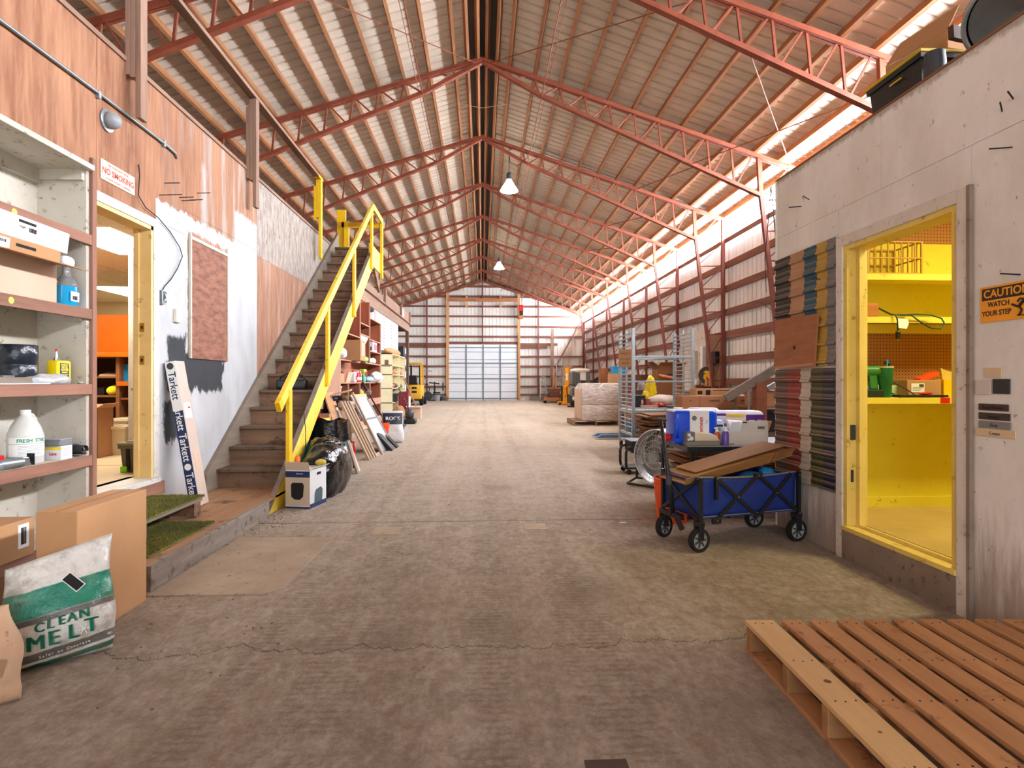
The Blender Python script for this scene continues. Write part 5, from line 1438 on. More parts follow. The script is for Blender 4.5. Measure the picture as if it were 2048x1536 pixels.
# red creeper stool on casters
cs = thing('red_stool', 'red steel shop stool on casters with black padded bar', 'stool', (-1.86, 8.05, 0))
MB().cyl((-.28, .0, .40), (.08, .0, .40), .032, n=12).build('padded_bar', M_blackmat, cs, smooth='auto')
MB().tube([(.06, .0, .39), (.13, .0, .37), (.14, 0, .25), (.12, 0, .12), (.10, 0, .08)], .016, 8).build('frame', M_redp, cs, smooth=True)
MB().box(-.25, .12, -.02, .02, .06, .09).build('base_bar', M_redp, cs, .004); MB().box(.08, .12, -.18, .18, .06, .09).build('base_bar', M_redp, cs, .004)
for y in (-.15, .15):
    MB().lathe([(.03, -.012), (.03, .012)], c=(.10, y, .03), n=14, axis='x').build('caster', M_rubber, cs)
MB().lathe([(.03, -.012), (.03, .012)], c=(-.2, 0, .03), n=14, axis='x').build('caster', M_rubber, cs)
# bucket + sack
def bucket(name, label, loc, r, h, m, handle=True, lid=False):
    o = thing(name, label, 'bucket', loc)
    MB().lathe([(.001, .004), (r * .82, .004), (r * .82, 0), (r, h * .8), (r * 1.05, h * .8), (r * 1.05, h * .86), (r * 1.01, h * .86), (r * 1.02, h), (r * .98, h), (r * .80, .01), (.001, .01)], n=28).build('pail', m, o, smooth='auto')
    if handle: MB().tube([(r * 1.04 * math.cos(a), -.02 - .02 * math.sin(a), h * .85 - r * .7 * math.sin(a)) for a in [PI * i / 12 for i in range(13)]], .004, 6).build('handle', M_galv, o)
    return o
bucket('orange_bucket', 'orange bucket by the sack on the left', (-1.94, 11.5, 0), .15, .40, M_orangep)
sk, f3 = pillow_bag('mix_sack', 'white and navy mix sack in the orange bucket area', (-1.74, 11.55, 0), (-.06, 0, .25), .42, .26, .62, mat('white_sack_paper', (218, 216, 214), (196, 194, 190), 6, rough=.5, bump=.4), seed=6)
MB().grid(lambda u, v: tuple(Vector(f3(-.19 + .38 * u, .36 + .22 * v)) + Vector((0, -.006, 0))), 12, 6).build('navy_print', mat('navy_sack', (28, 36, 54), rough=.5), sk, smooth=True)
on_sack(f3, sk, 'ROCK', .10, .0, .47, M_label, 0, .075)
cb2 = thing('cinder_block', 'grey hollow concrete block on the floor past the sack', 'block', (-1.78, 13.2, 0), rz=.05)
MB().box(-.10, .10, -.55, -.51, 0, .2).box(-.10, .10, .5, .55, 0, .2).box(-.10, -.065, -.51, .5, 0, .2).box(.065, .10, -.51, .5, 0, .2).box(-.065, .065, -.02, .02, 0, .2).build('block', M_concrete, cb2, .004)
MB().box(-.12, .12, -1.1, -.6, 0, .19).build('block', M_concrete, cb2, .006)
# long handled tools and vacuum
pl_ = thing('string_trimmer', 'black long handled trimmer leaning on the brown shelving', 'trimmer', (-2.1, 12.6, 0))
MB().cyl((.05, -.1, .36), (-.42, .35, 1.02), .016, n=8).build('shaft', M_black, pl_); MB().cyl((-.40, .33, .99), (-.52, .45, 1.16), .03, n=10).build('grip', M_blackmat, pl_); MB().obox((-.36, .30, .95), (.1, .12, .1), (.3, .4, 0)).build('motor', M_steel, pl_, .02); MB().blob((.06, -.1, .32), (.08, .08, .1), amp=.2, freq=8, seed=4).build('gear_head', mat('orange_brown_tool', (150, 100, 50), rough=.6), pl_, smooth=True); MB().cyl((.06, -.1, .24), (.07, -.1, .0), .02, n=8).build('foot', M_black, pl_)
vc = thing('vacuum', 'upright vacuum cleaner with slanting handle by the cream bookcase', 'vacuum', (-2.05, 16.9, 0))
MB().box(-.15, .18, -.3, .1, 0, .14).build('floor_head', M_black, vc, .04, segs=3); MB().blob((-.02, .0, .26), (.13, .15, .16), amp=.1, freq=6, seed=4).build('motor_body', M_dkgrey, vc, smooth=True); MB().tube([(-.02, .05, .35), (-.3, .5, .8), (-.42, .62, 1.0), (-.3, .6, 1.04)], .018, 8).build('handle', M_black, vc, smooth=True)
for x in (-.1, .12): MB().lathe([(.06, -.02), (.06, .02)], c=(x, .05, .06), n=14, axis='x').build('wheel', M_rubber, vc)
o = thing('fire_extinguisher_box', 'red and white box standing behind the vacuum', 'box', (-2.58, 19.75, 0)); MB().box(-.16, .16, -.3, .3, 0, .85).build('body', mat('dark_red_box', (120, 30, 40), rough=.5), o, .01); MB().box(.161, .166, -.22, .22, .35, .7).build('label', M_label, o)
carton('small_carton', 'small tan carton at the foot of the leaning plank', (-2.14, 19.0, 0), (.36, .4, .33), M_cardlt, flaps=True)
lp = thing('leaning_plank', 'long brown plank leaning on the stack near the forklift', 'plank', (-2.16, 20.9, 0), rot=(.0, -.42, .1))
MB().box(-.04, 0, -.12, .12, .02, 1.45).build('board', M_greywood, lp, .003)
# sacks on the bookcase foot
tag(MB().blob((-2.55, 18.2, .22), (.18, .3, .24), amp=.2, freq=5, seed=14, flat=.0).build('brown_sack', mat('brown_sack', (150, 110, 74), rough=.8), smooth=True), 'brown sack slumped at the foot of the cream bookcase', 'sack')

# ================================================================ forklift
fk = thing('forklift', 'yellow forklift parked beyond the loft post', 'forklift', (-3.55, 30.4, 0), rz=0)
M_fy = mat('forklift_yellow', (214, 166, 44), (196, 146, 34), 2, rough=.5)
MB().box(-.52, .52, -.75, .55, .34, 1.02).build('engine_cover', M_fy, fk, .06, segs=3)
MB().box(-.54, .54, -.95, -.55, .30, .95).build('counterweight', M_fy, fk, .08, segs=3)
for z in (.62, .82):
    for x in (-.3, .05): MB().box(x, x + .24, -.956, -.94, z, z + .10).build('vent', M_ink, fk)
MB().box(-.52, .52, -.5, .9, .22, .40).build('chassis', M_dkgrey, fk, .02)
for x in (-.47, .47):
    MB().beam((x, -.55, .95), (x * .92, -.35, 2.10), .07, .07).build('guard_post', M_fy, fk); MB().beam((x, .75, .60), (x * .92, .45, 2.10), .07, .07).build('guard_post', M_fy, fk)
MB().box(-.48, .48, -.42, .55, 2.08, 2.16).build('overhead_guard', M_fy, fk, .02)
for k in range(5): MB().box(-.42 + k * .2, -.39 + k * .2, -.40, .53, 2.05, 2.09).build('guard_bar', M_fy, fk)
MB().box(-.25, .25, -.35, .1, 1.02, 1.14).build('seat', M_black, fk, .04); MB().box(-.25, .25, -.42, -.32, 1.10, 1.5).build('seat_back', M_black, fk, .04)
for x in (-.26, .20): MB().box(x, x + .09, .95, 1.07, .1, 2.05).build('mast_rail', M_blackmat, fk)
MB().box(-.45, .45, 1.07, 1.12, .25, .75).build('carriage', M_blackmat, fk)
for x in (-.3, .2): MB().box(x, x + .1, 1.10, 2.1, .06, .10).build('fork', M_blackmat, fk)
for x, y, r in ((-.50, -.62, .24), (.50, -.62, .24), (-.52, .72, .30), (.52, .72, .30)):
    w_ = MB().lathe([(r * .55, -.09), (r, -.08), (r, .08), (r * .55, .09), (r * .5, .05), (.001, .05)], c=(x, y, r), n=24, axis='x').build('wheel', M_rubber, fk, smooth='auto')
    MB().lathe([(r * .52, -.06), (r * .52, .06), (.001, .07)], c=(x, y, r), n=18, axis='x').build('hub', M_fy, w_)
MB().beam((.55, .45, 1.75), (.95, .3, 1.72), .03, .05).build('mirror_arm', M_galv, fk)
# bicycle-like exercise machine, grey can, thin post at far wall
bk = thing('exercise_bike', 'dark exercise bike against the far wall left of the big door', 'exercise bike', (-2.95, 36.6, 0))
MB().box(-.05, .05, -.1, .1, .3, .95).build('column', M_black, bk, .02); MB().beam((-.35, 0, 1.12), (.3, 0, 1.05), .05, .08).build('handlebar', M_black, bk); MB().beam((0, 0, .95), (0, 0, 1.18), .07, .06).build('stem', M_black, bk); MB().box(-.4, .4, -.05, .05, .0, .06).build('foot_bar', M_black, bk)
MB().lathe([(.28, -.03), (.28, .03), (.001, .03)], c=(-.42, 0, .30), n=20, axis='y').build('flywheel', M_dkgrey, bk); MB().tube([(-.42, 0, .3), (-.3, 0, .8), (-.5, 0, 1.0)], .025, 6).build('seat_post', M_black, bk); MB().box(-.62, -.38, -.1, .1, 1.0, 1.06).build('seat', M_black, bk, .02)
MB().box(-.1, .35, -.08, .08, .45, .55).build('pedal_box', M_black, bk, .02)
bucket('grey_bucket', 'grey bucket on the floor in front of the exercise bike', (-2.75, 36.0, 0), .18, .36, mat('blue_grey_pail', (140, 154, 164), rough=.5), handle=False)
tag(MB().box(-2.50, -2.43, 36.9, 36.97, .62, 1.12).build('black_bar', M_black), 'short black bar hung on the wall left of the big door', 'bar')
for k in range(3):
    tag(MB().blob((-2.75 + .26 * k, 36.75, .13), (.13, .12, .15), amp=.25, freq=7, seed=80 + k, flat=.0).build('floor_clutter', mat('mixed_clutter_%d' % k, ((92, 74, 60), (70, 62, 56), (120, 108, 96))[k], rough=.8), smooth=True), ('brown', 'dark grey', 'pale grey')[k] + ' bundle on the floor left of the big door', 'bundle')
# ================================================================ right outbuilding with the yellow room
XR = 2.44
rb = struct('wall_right_outbuilding')
MB().box(XR + .02, XR + .12, FY0, 2.90, 0, 2.83).box(XR + .02, XR + .12, 3.86, 4.78, 0, 2.83).box(XR + .02, XR + .12, 2.90, 3.86, 2.10, 2.83).box(XR + .02, XR + .12, 2.90, 3.86, 0, .20).build('wall_core', M_rightwall, rb)
for y0, y1, z0, z1 in ((FY0, -1.0, 0, 2.85), (-1.0, 1.06, 0, 2.37), (1.06, 2.28, 0, 2.37), (2.28, 2.83, 0, 2.37), (3.93, 4.79, 0, 2.37), (2.83, 3.93, 2.10, 2.37), (-1.0, 1.10, 2.37, 2.85), (1.10, 2.28, 2.37, 2.85), (2.28, 3.50, 2.37, 2.85), (3.50, 4.79, 2.37, 2.85)):
    MB().box(XR, XR + .02, y0 + .0012, y1 - .0012, z0 + .0012, z1 - .0012).build('wall_board', M_rightwall, rb)
MB().box(XR + .03, 6.3, 4.70, 4.785, 0, 2.83).build('end_wall', M_shelfin, rb)
MB().box(XR - .004, XR + .012, 4.775, 4.80, 0, 2.85).build('corner_bead', M_label, rb)
MB().box(XR - .006, 6.3, FY0, 4.795, 2.848, 2.861).build('roof_deck', M_carddk, rb)
# door frame
d3 = struct('door_3')
M_trimw = mat('scuffed_white_trim', (226, 220, 212), (198, 188, 176), 4, rough=.7, speck=(104, 86, 72), speck_amt=.10, speck_scale=22)
M_trimdk = mat('grimy_trim', (150, 132, 116), (122, 104, 90), 4, rough=.8, speck=(80, 62, 50), speck_amt=.10, speck_scale=16)
M_yjamb = mat('yellow_lit_jamb', (232, 206, 112), (214, 184, 84), 3, rough=.55, speck=(130, 98, 40), speck_amt=.08, speck_scale=12)  # the room's yellow light is put into the jamb colour
MB().box(XR - .022, XR, 3.86, 3.93, .0, 2.17).build('casing', M_trimw, d3, .003)
MB().box(XR - .022, XR, 2.83, 2.90, .0, 2.17).build('casing', M_trimw, d3, .003)
MB().box(XR - .022, XR, 2.90, 3.86, 2.10, 2.17).build('casing', M_trimw, d3, .003)
MB().box(XR - .026, XR - .002, 2.812, 2.832, .0, 2.17).build('casing_edge', M_trimdk, d3)
for a, b in ((3.82, 3.86), (2.90, 2.94)):
    MB().box(XR - .012, XR + .13, a, b, .2, 2.10).build('jamb', M_yjamb, d3)
MB().box(XR + .05, XR + .085, 3.78, 3.82, .24, 2.08).build('door_stop', M_yjamb, d3)
MB().box(XR - .012, XR + .13, 2.94, 3.82, 2.07, 2.10).build('jamb', M_yjamb, d3)
MB().box(XR - .03, XR + .13, 2.90, 3.86, .195, .225).build('threshold', M_yjamb, d3, .003)
MB().box(XR + .045, XR + .06, 2.94, 3.82, .225, .245).build('threshold_lip', M_yjamb, d3)
MB().box(XR - .024, XR, 2.90, 3.86, .0, .195).build('sill_board', M_trimdk, d3, .003)
MB().box(XR + .015, XR + .03, 3.812, 3.822, .52, .60).build('latch', M_dkgrey, d3); MB().box(XR + .01, XR + .045, 3.814, 3.822, .80, .90).build('torn_wood', M_dkgrey, d3)
# interior shell
ry = struct('wall_yellow_room')
M_yel = mat('yellow_room_paint', (228, 214, 62), (214, 196, 50), 2, rough=.65, speck=(120, 100, 30), speck_amt=.06, speck_scale=14)
M_yelf = mat('yellow_room_floor', (206, 180, 110), (180, 152, 84), 2.5, rough=.7)
YB = 4.42
MB().box(XR + .12, 5.2, YB, 4.70, .2, 2.75).build('back_wall', M_yel, ry)
MB().box(5.12, 5.2, 1.0, YB, .2, 2.75).build('side_wall', M_yel, ry)
MB().box(XR + .12, 5.2, .95, 1.0, .2, 2.75).build('near_wall', M_yel, ry)
MB().box(XR + .12, 5.2, .95, 4.70, 2.72, 2.80).build('room_ceiling', M_yel, ry)
MB().box(XR + .12, 5.2, .95, YB, .15, .225).build('room_floor', M_yelf, ry)
MB().box(XR + .12, 5.2, YB - .03, YB, .225, .30).build('skirting', M_yel, ry)
MB().box(XR + .12, XR + .13, 1.0, 2.90, .2, 2.75).box(XR + .12, XR + .13, 3.86, YB, .2, 2.75).build('inner_lining', M_yel, ry)
# peg board
m, nt, N, L, bs = new_mat('peg_board'); g = G(nt)
v = N.new('ShaderNodeTexVoronoi'); v.inputs['Scale'].default_value = 39.4; v.inputs['Randomness'].default_value = 0; v.distance = 'EUCLIDEAN'
mp = N.new('ShaderNodeMapping'); mp.inputs['Scale'].default_value = (1, 0, 1); L.new(g.tc.outputs['Object'], mp.inputs[0]); L.new(mp.outputs[0], v.inputs['Vector'])
c = g.mix(g.ss(v.outputs['Distance'], .14, .20, 1, 0), lin((170, 112, 52)), lin((52, 30, 14)))
L.new(c, bs.inputs['Base Color']); bs.inputs['Roughness'].default_value = .7
M_peg = m
MB().box(XR + .14, 5.1, YB - .008, YB - .001, 1.10, 1.60).build('peg_panel', M_peg, ry)
MB().box(XR + .14, 5.1, YB - .008, YB - .001, 2.26, 2.72).build('peg_panel', M_peg, ry)
ys_ = thing('yellow_wall_shelf', 'yellow painted wall shelves inside the yellow lit room', 'shelf', (0, 0, 0))
M_yshelf = mat('yellow_shelf_paint', (234, 214, 84), (220, 196, 60), 2, rough=.6, speck=(120, 96, 30), speck_amt=.06, speck_scale=16)
for z, d in ((1.965, .30), (1.655, .30), (1.075, .34)):
    MB().box(XR + .14, 5.1, YB - d, YB, z - .02, z).build('shelf_board', M_yshelf, ys_)
    MB().box(XR + .14, 5.1, YB - d - .02, YB - d, z - .045, z).build('shelf_edge', M_yshelf, ys_, .002)
MB().box(XR + .14, 5.1, YB - .05, YB, 1.56, 1.63).build('cleat', M_yshelf, ys_)
MB().prism([(YB - .28, 1.03), (YB, 1.03), (YB, .86)], 'x', 2.60, 2.64).build('bracket', M_yshelf, ys_)
MB().box(3.27, 3.34, YB - .3615, YB - .36, 1.035, 1.075).build('red_splash', M_redp, ys_, .0005)
# wire crate
wc = thing('wire_crate', 'yellow wire milk crate on the top shelf of the yellow room', 'crate', (2.98, YB - .155, 1.966))
M_wire = mat('yellow_wire', (186, 138, 44), rough=.4)
W_, D_, H_ = .40, .28, .235
for z in (0.006, H_ * .5, H_):
    MB().tube([(-W_ / 2, -D_ / 2, z), (W_ / 2, -D_ / 2, z), (W_ / 2, D_ / 2, z), (-W_ / 2, D_ / 2, z)], .0065, 6, closed=True).build('wire_hoop', M_wire, wc)
for k in range(9):
    x = -W_ / 2 + W_ * k / 8
    for s in (-1, 1): MB().cyl((x, s * D_ / 2, 0.003), (x, s * D_ / 2, H_), .006, n=5).build('wire_upright', M_wire, wc)
for k in range(1, 6):
    y = -D_ / 2 + D_ * k / 6
    for s in (-1, 1): MB().cyl((s * W_ / 2, y, 0.003), (s * W_ / 2, y, H_), .0045, n=5).build('wire_upright', M_wire, wc)
for k in range(6):
    x = -W_ / 2 + W_ * k / 5
    MB().cyl((x, -D_ / 2, .004), (x, D_ / 2, .004), .004, n=5).build('wire_base', M_wire, wc)
for sx in (-1, 1):
    for sy in (-1, 1): MB().box(sx * W_ / 2 - .006, sx * W_ / 2 + .006, sy * D_ / 2 - .006, sy * D_ / 2 + .006, 0, H_ + .004).build('corner_post', M_wire, wc)
jr_ = thing('glass_jar', 'pale green jar left of the wire crate', 'jar', (2.70, YB - .13, 1.966)); MB().lathe([(.055, 0), (.06, .01), (.06, .14), (.05, .15), (.001, .15)], n=24).build('jar_body', mat('olive_jar', (196, 196, 96), rough=.25), jr_, smooth='auto'); MB().lathe([(.052, .15), (.052, .175), (.001, .175)], n=24).build('lid', M_yshelf, jr_); MB().lathe([(.061, .06), (.061, .075)], n=24).build('band', mat('dk_olive', (110, 110, 50), rough=.5), jr_)
tag(MB().box(2.58, 2.875, YB - .28, YB - .16, 1.655, 1.76).build('wood_block', wood('brown_wood_block', (190, 124, 52), (160, 96, 36), 'x', 3), bevel=.012), 'brown wooden block on the middle shelf of the yellow room', 'block')
M_cord = mat('dark_green_cord', (36, 70, 40), rough=.45)
ec = thing('extension_cord', 'dark green extension cord looped over the middle yellow shelf', 'cord', (0, 0, 0))
MB().tube([(2.86, 4.17, 1.74), (2.90, 4.13, 1.70), (2.94, 4.11, 1.672), (3.0, 4.08, 1.668), (3.10, 4.06, 1.67), (3.20, 4.06, 1.665), (3.27, 4.05, 1.64), (3.29, 4.045, 1.60), (3.26, 4.045, 1.565), (3.19, 4.045, 1.57), (3.12, 4.05, 1.61), (3.06, 4.07, 1.665), (3.0, 4.10, 1.668)], .0055, 8).build('cord', M_cord, ec, smooth=True)
MB().tube([(2.88, 4.15, 1.72), (2.93, 4.10, 1.675), (2.955, 4.08, 1.665), (2.962, 4.07, 1.62), (2.96, 4.068, 1.54)], .0055, 8).build('cord', M_cord, ec, smooth=True)
MB().box(2.948, 2.976, 4.058, 4.08, 1.495, 1.55).build('plug', M_black, ec, .006); MB().box(2.955, 2.958, 4.066, 4.069, 1.478, 1.495).build('prong', M_brass, ec); MB().box(2.966, 2.969, 4.066, 4.069, 1.478, 1.495).build('prong', M_brass, ec)
MB().prism([(2.952, 1.64), (3.025, 1.635), (3.03, 1.60), (3.015, 1.565), (2.955, 1.572)], 'y', 4.053, 4.055).build('paper_tag', M_label, ec)
# bench items
drill((2.775, 4.15, 1.076), PI - .15, 'green cordless drill standing on the lower yellow shelf', mat('tool_green', (52, 124, 52), rough=.4), mat('tool_dark_green', (24, 44, 22), rough=.5), 1.12)
tmb = thing('tumbler', 'dark green insulated tumbler with a blue straw', 'tumbler', (2.905, 4.12, 1.076))
MB().lathe([(.001, 0), (.036, 0), (.038, .006), (.041, .09), (.048, .10), (.052, .215), (.001, .215)], n=32).build('cup', mat('green_powder_coat', (22, 104, 56), rough=.4), tmb, smooth='auto')
MB().lathe([(.053, .213), (.053, .222), (.001, .222)], n=32).build('lid', mat('cream_lid', (214, 206, 160), rough=.4), tmb, smooth='auto')
MB().cyl((.012, 0, .20), (.014, 0, .272), .0055, n=10).build('straw', mat('blue_straw', (40, 150, 220), rough=.3), tmb)
ms = thing('mitre_saw', 'pale green bench machine with black knob on the lower yellow shelf', 'machine', (2.86, 4.30, 1.076))
M_mint = mat('mint_enamel', (196, 220, 180), (180, 206, 164), 4, rough=.4)
MB().box(-.27, .24, -.05, .07, 0, .085).build('base', M_mint, ms, .008); MB().obox((.04, .02, .175), (.34, .05, .05), (0, -.2, 0)).build('arm', M_mint, ms, .006); MB().obox((-.22, .0, .125), (.16, .05, .05), (0, -.2, 0)).build('arm_end', M_mint, ms, .006); MB().lathe([(.012, 0), (.012, .02), (.028, .025), (.02, .038), (.001, .038)], c=(.19, .0, .225), n=18).build('knob', M_black, ms)
wire('power_lead', [(2.97, 4.2, 1.20), (3.04, 4.18, 1.17), (3.10, 4.14, 1.12), (3.13, 4.12, 1.09), (3.08, 4.10, 1.085), (2.98, 4.11, 1.09), (2.95, 4.13, 1.11)], .004, M_black, 'black power lead beside the green tumbler')
cy = carton('parts_carton', 'open brown parts carton with a white label on the yellow shelf', (3.22, 4.25, 1.076), (.26, .20, .125), M_card, flaps=False, tape=False)
MB().box(-.10, -.0, -.1025, -.1015, .035, .10).build('label', M_label, cy); MB().box(-.04, -.006, -.1035, -.1025, .075, .094).build('label_mark', M_dkgrey, cy)
for k in range(3): MB().box(-.09, -.03 + .01 * k, -.1032, -.1025, .05 + .009 * k, .053 + .009 * k).build('label_line', M_grey, cy)
tag(MB().box(3.36, 3.62, 4.14, 4.36, 1.076, 1.205).build('yellow_box', mat('yellow_card', (246, 190, 16), rough=.5), bevel=.003), 'plain yellow box at the right end of the yellow shelf', 'box')
tag(MB().obox((3.29, 4.22, 1.225), (.18, .06, .03), (0, -.3, .2)).build('orange_strip', mat('orange_red', (240, 78, 30), rough=.4), bevel=.003), 'orange serrated strip sticking out of the parts carton', 'strip')
tag(MB().box(2.98, 3.34, 4.07, 4.16, 1.0765, 1.093).build('black_tablet', M_black, bevel=.003), 'flat black tray at the front of the yellow shelf', 'tray')
tag(MB().blob((3.20, 4.11, 1.104), (.055, .018, .010), amp=.2, freq=20, seed=1).build('red_clip', M_redp, smooth=True), 'small red clip on the black tray', 'clip')
tag(MB().prism([(3.40, 1.206), (3.47, 1.206), (3.48, 1.26), (3.42, 1.275), (3.385, 1.29)], 'y', 4.2, 4.21).build('foil_bag', mat('foil_bag', (206, 180, 90), rough=.3)), 'small foil bag on the yellow box', 'bag')

# ================================================================ corrugated colour samples on the outbuilding
def corr(name, label, y0, y1, z0, z1, m, pitch=.132, seed=0, wob=0.0):
    def fn(u, v):
        z = z0 + (z1 - z0) * v
        t = (z % pitch) / pitch
        h_ = .024 if t < .12 else (.010 * (1 - (t - .12) / .88) + .006 * abs(math.sin(t * 9)))
        y = y0 + (y1 - y0) * u + wob * math.sin(z * 23 + u * 3) * (1 if u in (0., 1.) else 0)
        return (XR - .006 - h_, y, z)
    o = MB().grid(fn, 6, 110).build(name, m)
    s = o.modifiers.new('s', 'SOLIDIFY'); s.thickness = .004; s.offset = -1
    return tag(o, label, 'sample', 'corrugated roofing samples')
cols_hi = [((40, 40, 42), 'black', 'upper row nearest the aisle corner'), ((186, 142, 104), 'tan', 'upper row, second'), ((20, 84, 110), 'blue', 'upper row'), ((196, 156, 56), 'yellow', 'upper row'), ((120, 120, 124), 'grey', 'upper row beside door casing')]
cols_lo = [((92, 66, 54), 'brown', 'lower row at the far corner'), ((146, 44, 36), 'red', 'lower row'), ((206, 196, 182), 'white', 'lower row, warped'), ((64, 66, 34), 'green', 'lower row'), ((38, 40, 66), 'navy', 'lower row beside door casing')]
ye = [4.77, 4.53, 4.33, 4.165, 4.035, 3.935]
yl = [4.77, 4.58, 4.38, 4.24, 4.08, 3.935]
for i, (c_, nm, lb) in enumerate(cols_hi):
    corr('roofing_sample', '%s corrugated roofing sample, %s' % (nm, lb), ye[i + 1] + .001, ye[i] - .001, 1.30, 2.185, mat('sample_' + nm, c_, tuple(int(v * .85) for v in c_), 6, rough=.6, dust=(150, 122, 94), dust_amt=.75))
for i, (c_, nm, lb) in enumerate(cols_lo):
    corr('roofing_sample', '%s corrugated roofing sample, %s' % (nm, lb), yl[i + 1] + .001, yl[i] - .001, .425, 1.285, mat('sample_lo_' + nm, c_, tuple(int(v * .85) for v in c_), 6, rough=.6, dust=(150, 122, 94), dust_amt=.75), wob=.006 if nm == 'white' else 0)
pb_ = thing('plywood_square', 'square brown plywood offcut fixed over the roofing samples', 'board', (XR - .034, 4.40, 1.49), rot=(-.025, 0, 0))
MB().prism([(-.30, .18), (.31, .21), (.34, -.185), (-.245, -.20)], 'x', -.014, 0).build('board', mat('offcut_plywood', (170, 112, 76), (144, 90, 60), 7, (1, .6, 3), rough=.8, bump=.2), pb_)
MB().lathe([(.016, -.0145), (.010, -.0165), (.001, -.0165)], c=(0, .02, -.04), n=14, axis='x').build('knot', M_ink, pb_)
MB().box(-.016, -.0142, -.235, .33, -.19, -.17).build('lower_crack', M_card, pb_)
# sign, cards and colour chips near the camera
cs_ = thing('caution_sign', 'orange and black CAUTION WATCH YOUR STEP sign on the white wall', 'sign', (XR - .003, 2.58, 1.475))
M_signo = mat('sign_orange', (246, 166, 24), (240, 154, 16), 3, rough=.4)
SL = .36
MB().box(-.003, 0, -.165, .19, 0, .172).build('sign_plate', M_signo, cs_, .001)
MB().box(-.004, -.003, -.155, .180, .105, .162).build('black_band', mat('sign_black', (40, 26, 16), rough=.45), cs_)
M_sb = MATS['sign_black']
text('CAUTION', .053, M_signo, cs_, (-.0046, .170, .133), (PI / 2, 0, -PI / 2), extrude=.0003, align='LEFT', bold=.001, sx=1.02)
text('WATCH', .034, M_sb, cs_, (-.0036, .088, .082), (PI / 2, 0, -PI / 2), extrude=.0003, bold=.0010, sx=.92)
text('YOUR STEP', .034, M_sb, cs_, (-.0036, .100, .040), (PI / 2, 0, -PI / 2), extrude=.0003, bold=.0010, sx=.92)
def stroke(pts, r):
    MB().tube([(-.0040, a, b) for a, b in pts], r, 6).build('figure_limb', M_sb, cs_)
MB().lathe([(.009, -.005), (.009, -.003)], c=(0, -.060, .098), n=16, axis='x').build('figure_head', M_sb, cs_)
stroke([(-.050, .088), (-.030, .068), (-.020, .055)], .0075); stroke([(-.020, .055), (.0, .062), (.016, .070)], .0055); stroke([(-.022, .054), (-.034, .040), (-.026, .022), (-.018, .018)], .0055)
stroke([(-.046, .088), (-.024, .092), (-.012, .080)], .0045); stroke([(-.046, .082), (-.060, .066), (-.072, .070)], .0045); stroke([(-.012, .016), (-.14, .016)], .0022)
tag(MB().box(XR - .004, XR - .001, 2.656, 2.75, 1.209, 1.256).build('small_card', mat('yellowed_card', (214, 194, 160), (204, 180, 142), 6, rough=.7)), 'small yellowed card pinned above two square tiles', 'card')
tag(MB().box(XR - .008, XR - .001, 2.713, 2.796, 1.127, 1.197).build('sample_tile', mat('tile_white', (204, 196, 186), rough=.7), bevel=.001), 'white square sample tile on the near right wall', 'tile')
tag(MB().box(XR - .008, XR - .001, 2.610, 2.700, 1.132, 1.202).build('sample_tile', mat('tile_black', (46, 46, 48), (54, 52, 52), 8, rough=.6), bevel=.001), 'black square sample tile on the near right wall', 'tile')
M_script = M_ink
for k, (z0, z1, y0, y1, c_, nm, wd) in enumerate(((1.050, 1.083, 2.616, 2.782, (74, 50, 44), 'dark brown', 'Royal Brown'), (1.006, 1.040, 2.608, 2.782, (64, 52, 44), 'charcoal brown', 'Bronze'), (.965, 1.000, 2.604, 2.782, (128, 128, 128), 'grey', 'Gray'), (.925, .962, 2.578, 2.800, (214, 188, 150), 'cream', 'Cream'))):
    o = thing('colour_chip', '%s colour chip strip with handwriting on the right wall' % nm, 'sample', (XR - .001, (y0 + y1) / 2, (z0 + z1) / 2), group='colour chips')
    MB().box(-.006, 0, -(y1 - y0) / 2, (y1 - y0) / 2, -(z1 - z0) / 2, (z1 - z0) / 2).build('chip', mat('chip_%d' % k, c_, rough=.55), o, .004)
    t_ = text(wd, .022, M_script, o, (-.0066, 0, -.002), (PI / 2, 0, -PI / 2), extrude=.0003); t_.name = 'handwriting'
for y, z, dy in ((2.60, 2.49, -.05), (2.66, 2.46, -.07), (2.60, 2.27, .05), (4.3, 2.55, -.05), (4.40, 2.53, .06), (4.1, 1.92, .04), (2.56, 1.675, .03)):
    tag(MB().cyl((XR + .005, y, z), (XR - .07, y + dy, z + .01), .0035, n=6).build('nail', M_blackmat), 'bent nail sticking out of the right white wall', 'nail', 'nails in the right wall')

# ================================================================ things stored on the outbuilding roof
ZT2 = 2.862
tt = tub('storage_tote', 'black storage tote with yellow lid on the outbuilding roof', (2.74, 3.53, ZT2), .40, .46, .235, M_black, mat('dull_yellow_lid', (196, 170, 30), (176, 150, 30), 4, rough=.5), cat='tote')
MB().box(-.212, -.205, -.08, .02, .16, .17).build('handle_mark', mat('dull_yellow_lid', (196, 170, 30)), tt)
ob = thing('open_carton', 'brown open carton flaps resting on the yellow tote lid', 'box', (2.78, 3.52, ZT2 + .27), rz=.2)
MB().box(-.12, .16, -.20, .22, 0, .10).build('carton_body', M_card, ob, .003)
f_ = MB().add([(-.12, -.2, .10), (-.12, .22, .10), (-.02, .20, .26), (-.02, -.19, .27)], [(0, 1, 2, 3)]).build('flap', M_card, ob); f_.modifiers.new('s', 'SOLIDIFY').thickness = .004
tag(MB().obox((2.70, 3.16, ZT2 + .255), (.03, .30, .07), (.1, 0, -1.2)).build('dark_board', wood('dark_board_wood', (92, 66, 50), (66, 46, 36), 'x', 3)), 'short dark board beside the tote on the outbuilding roof', 'board')
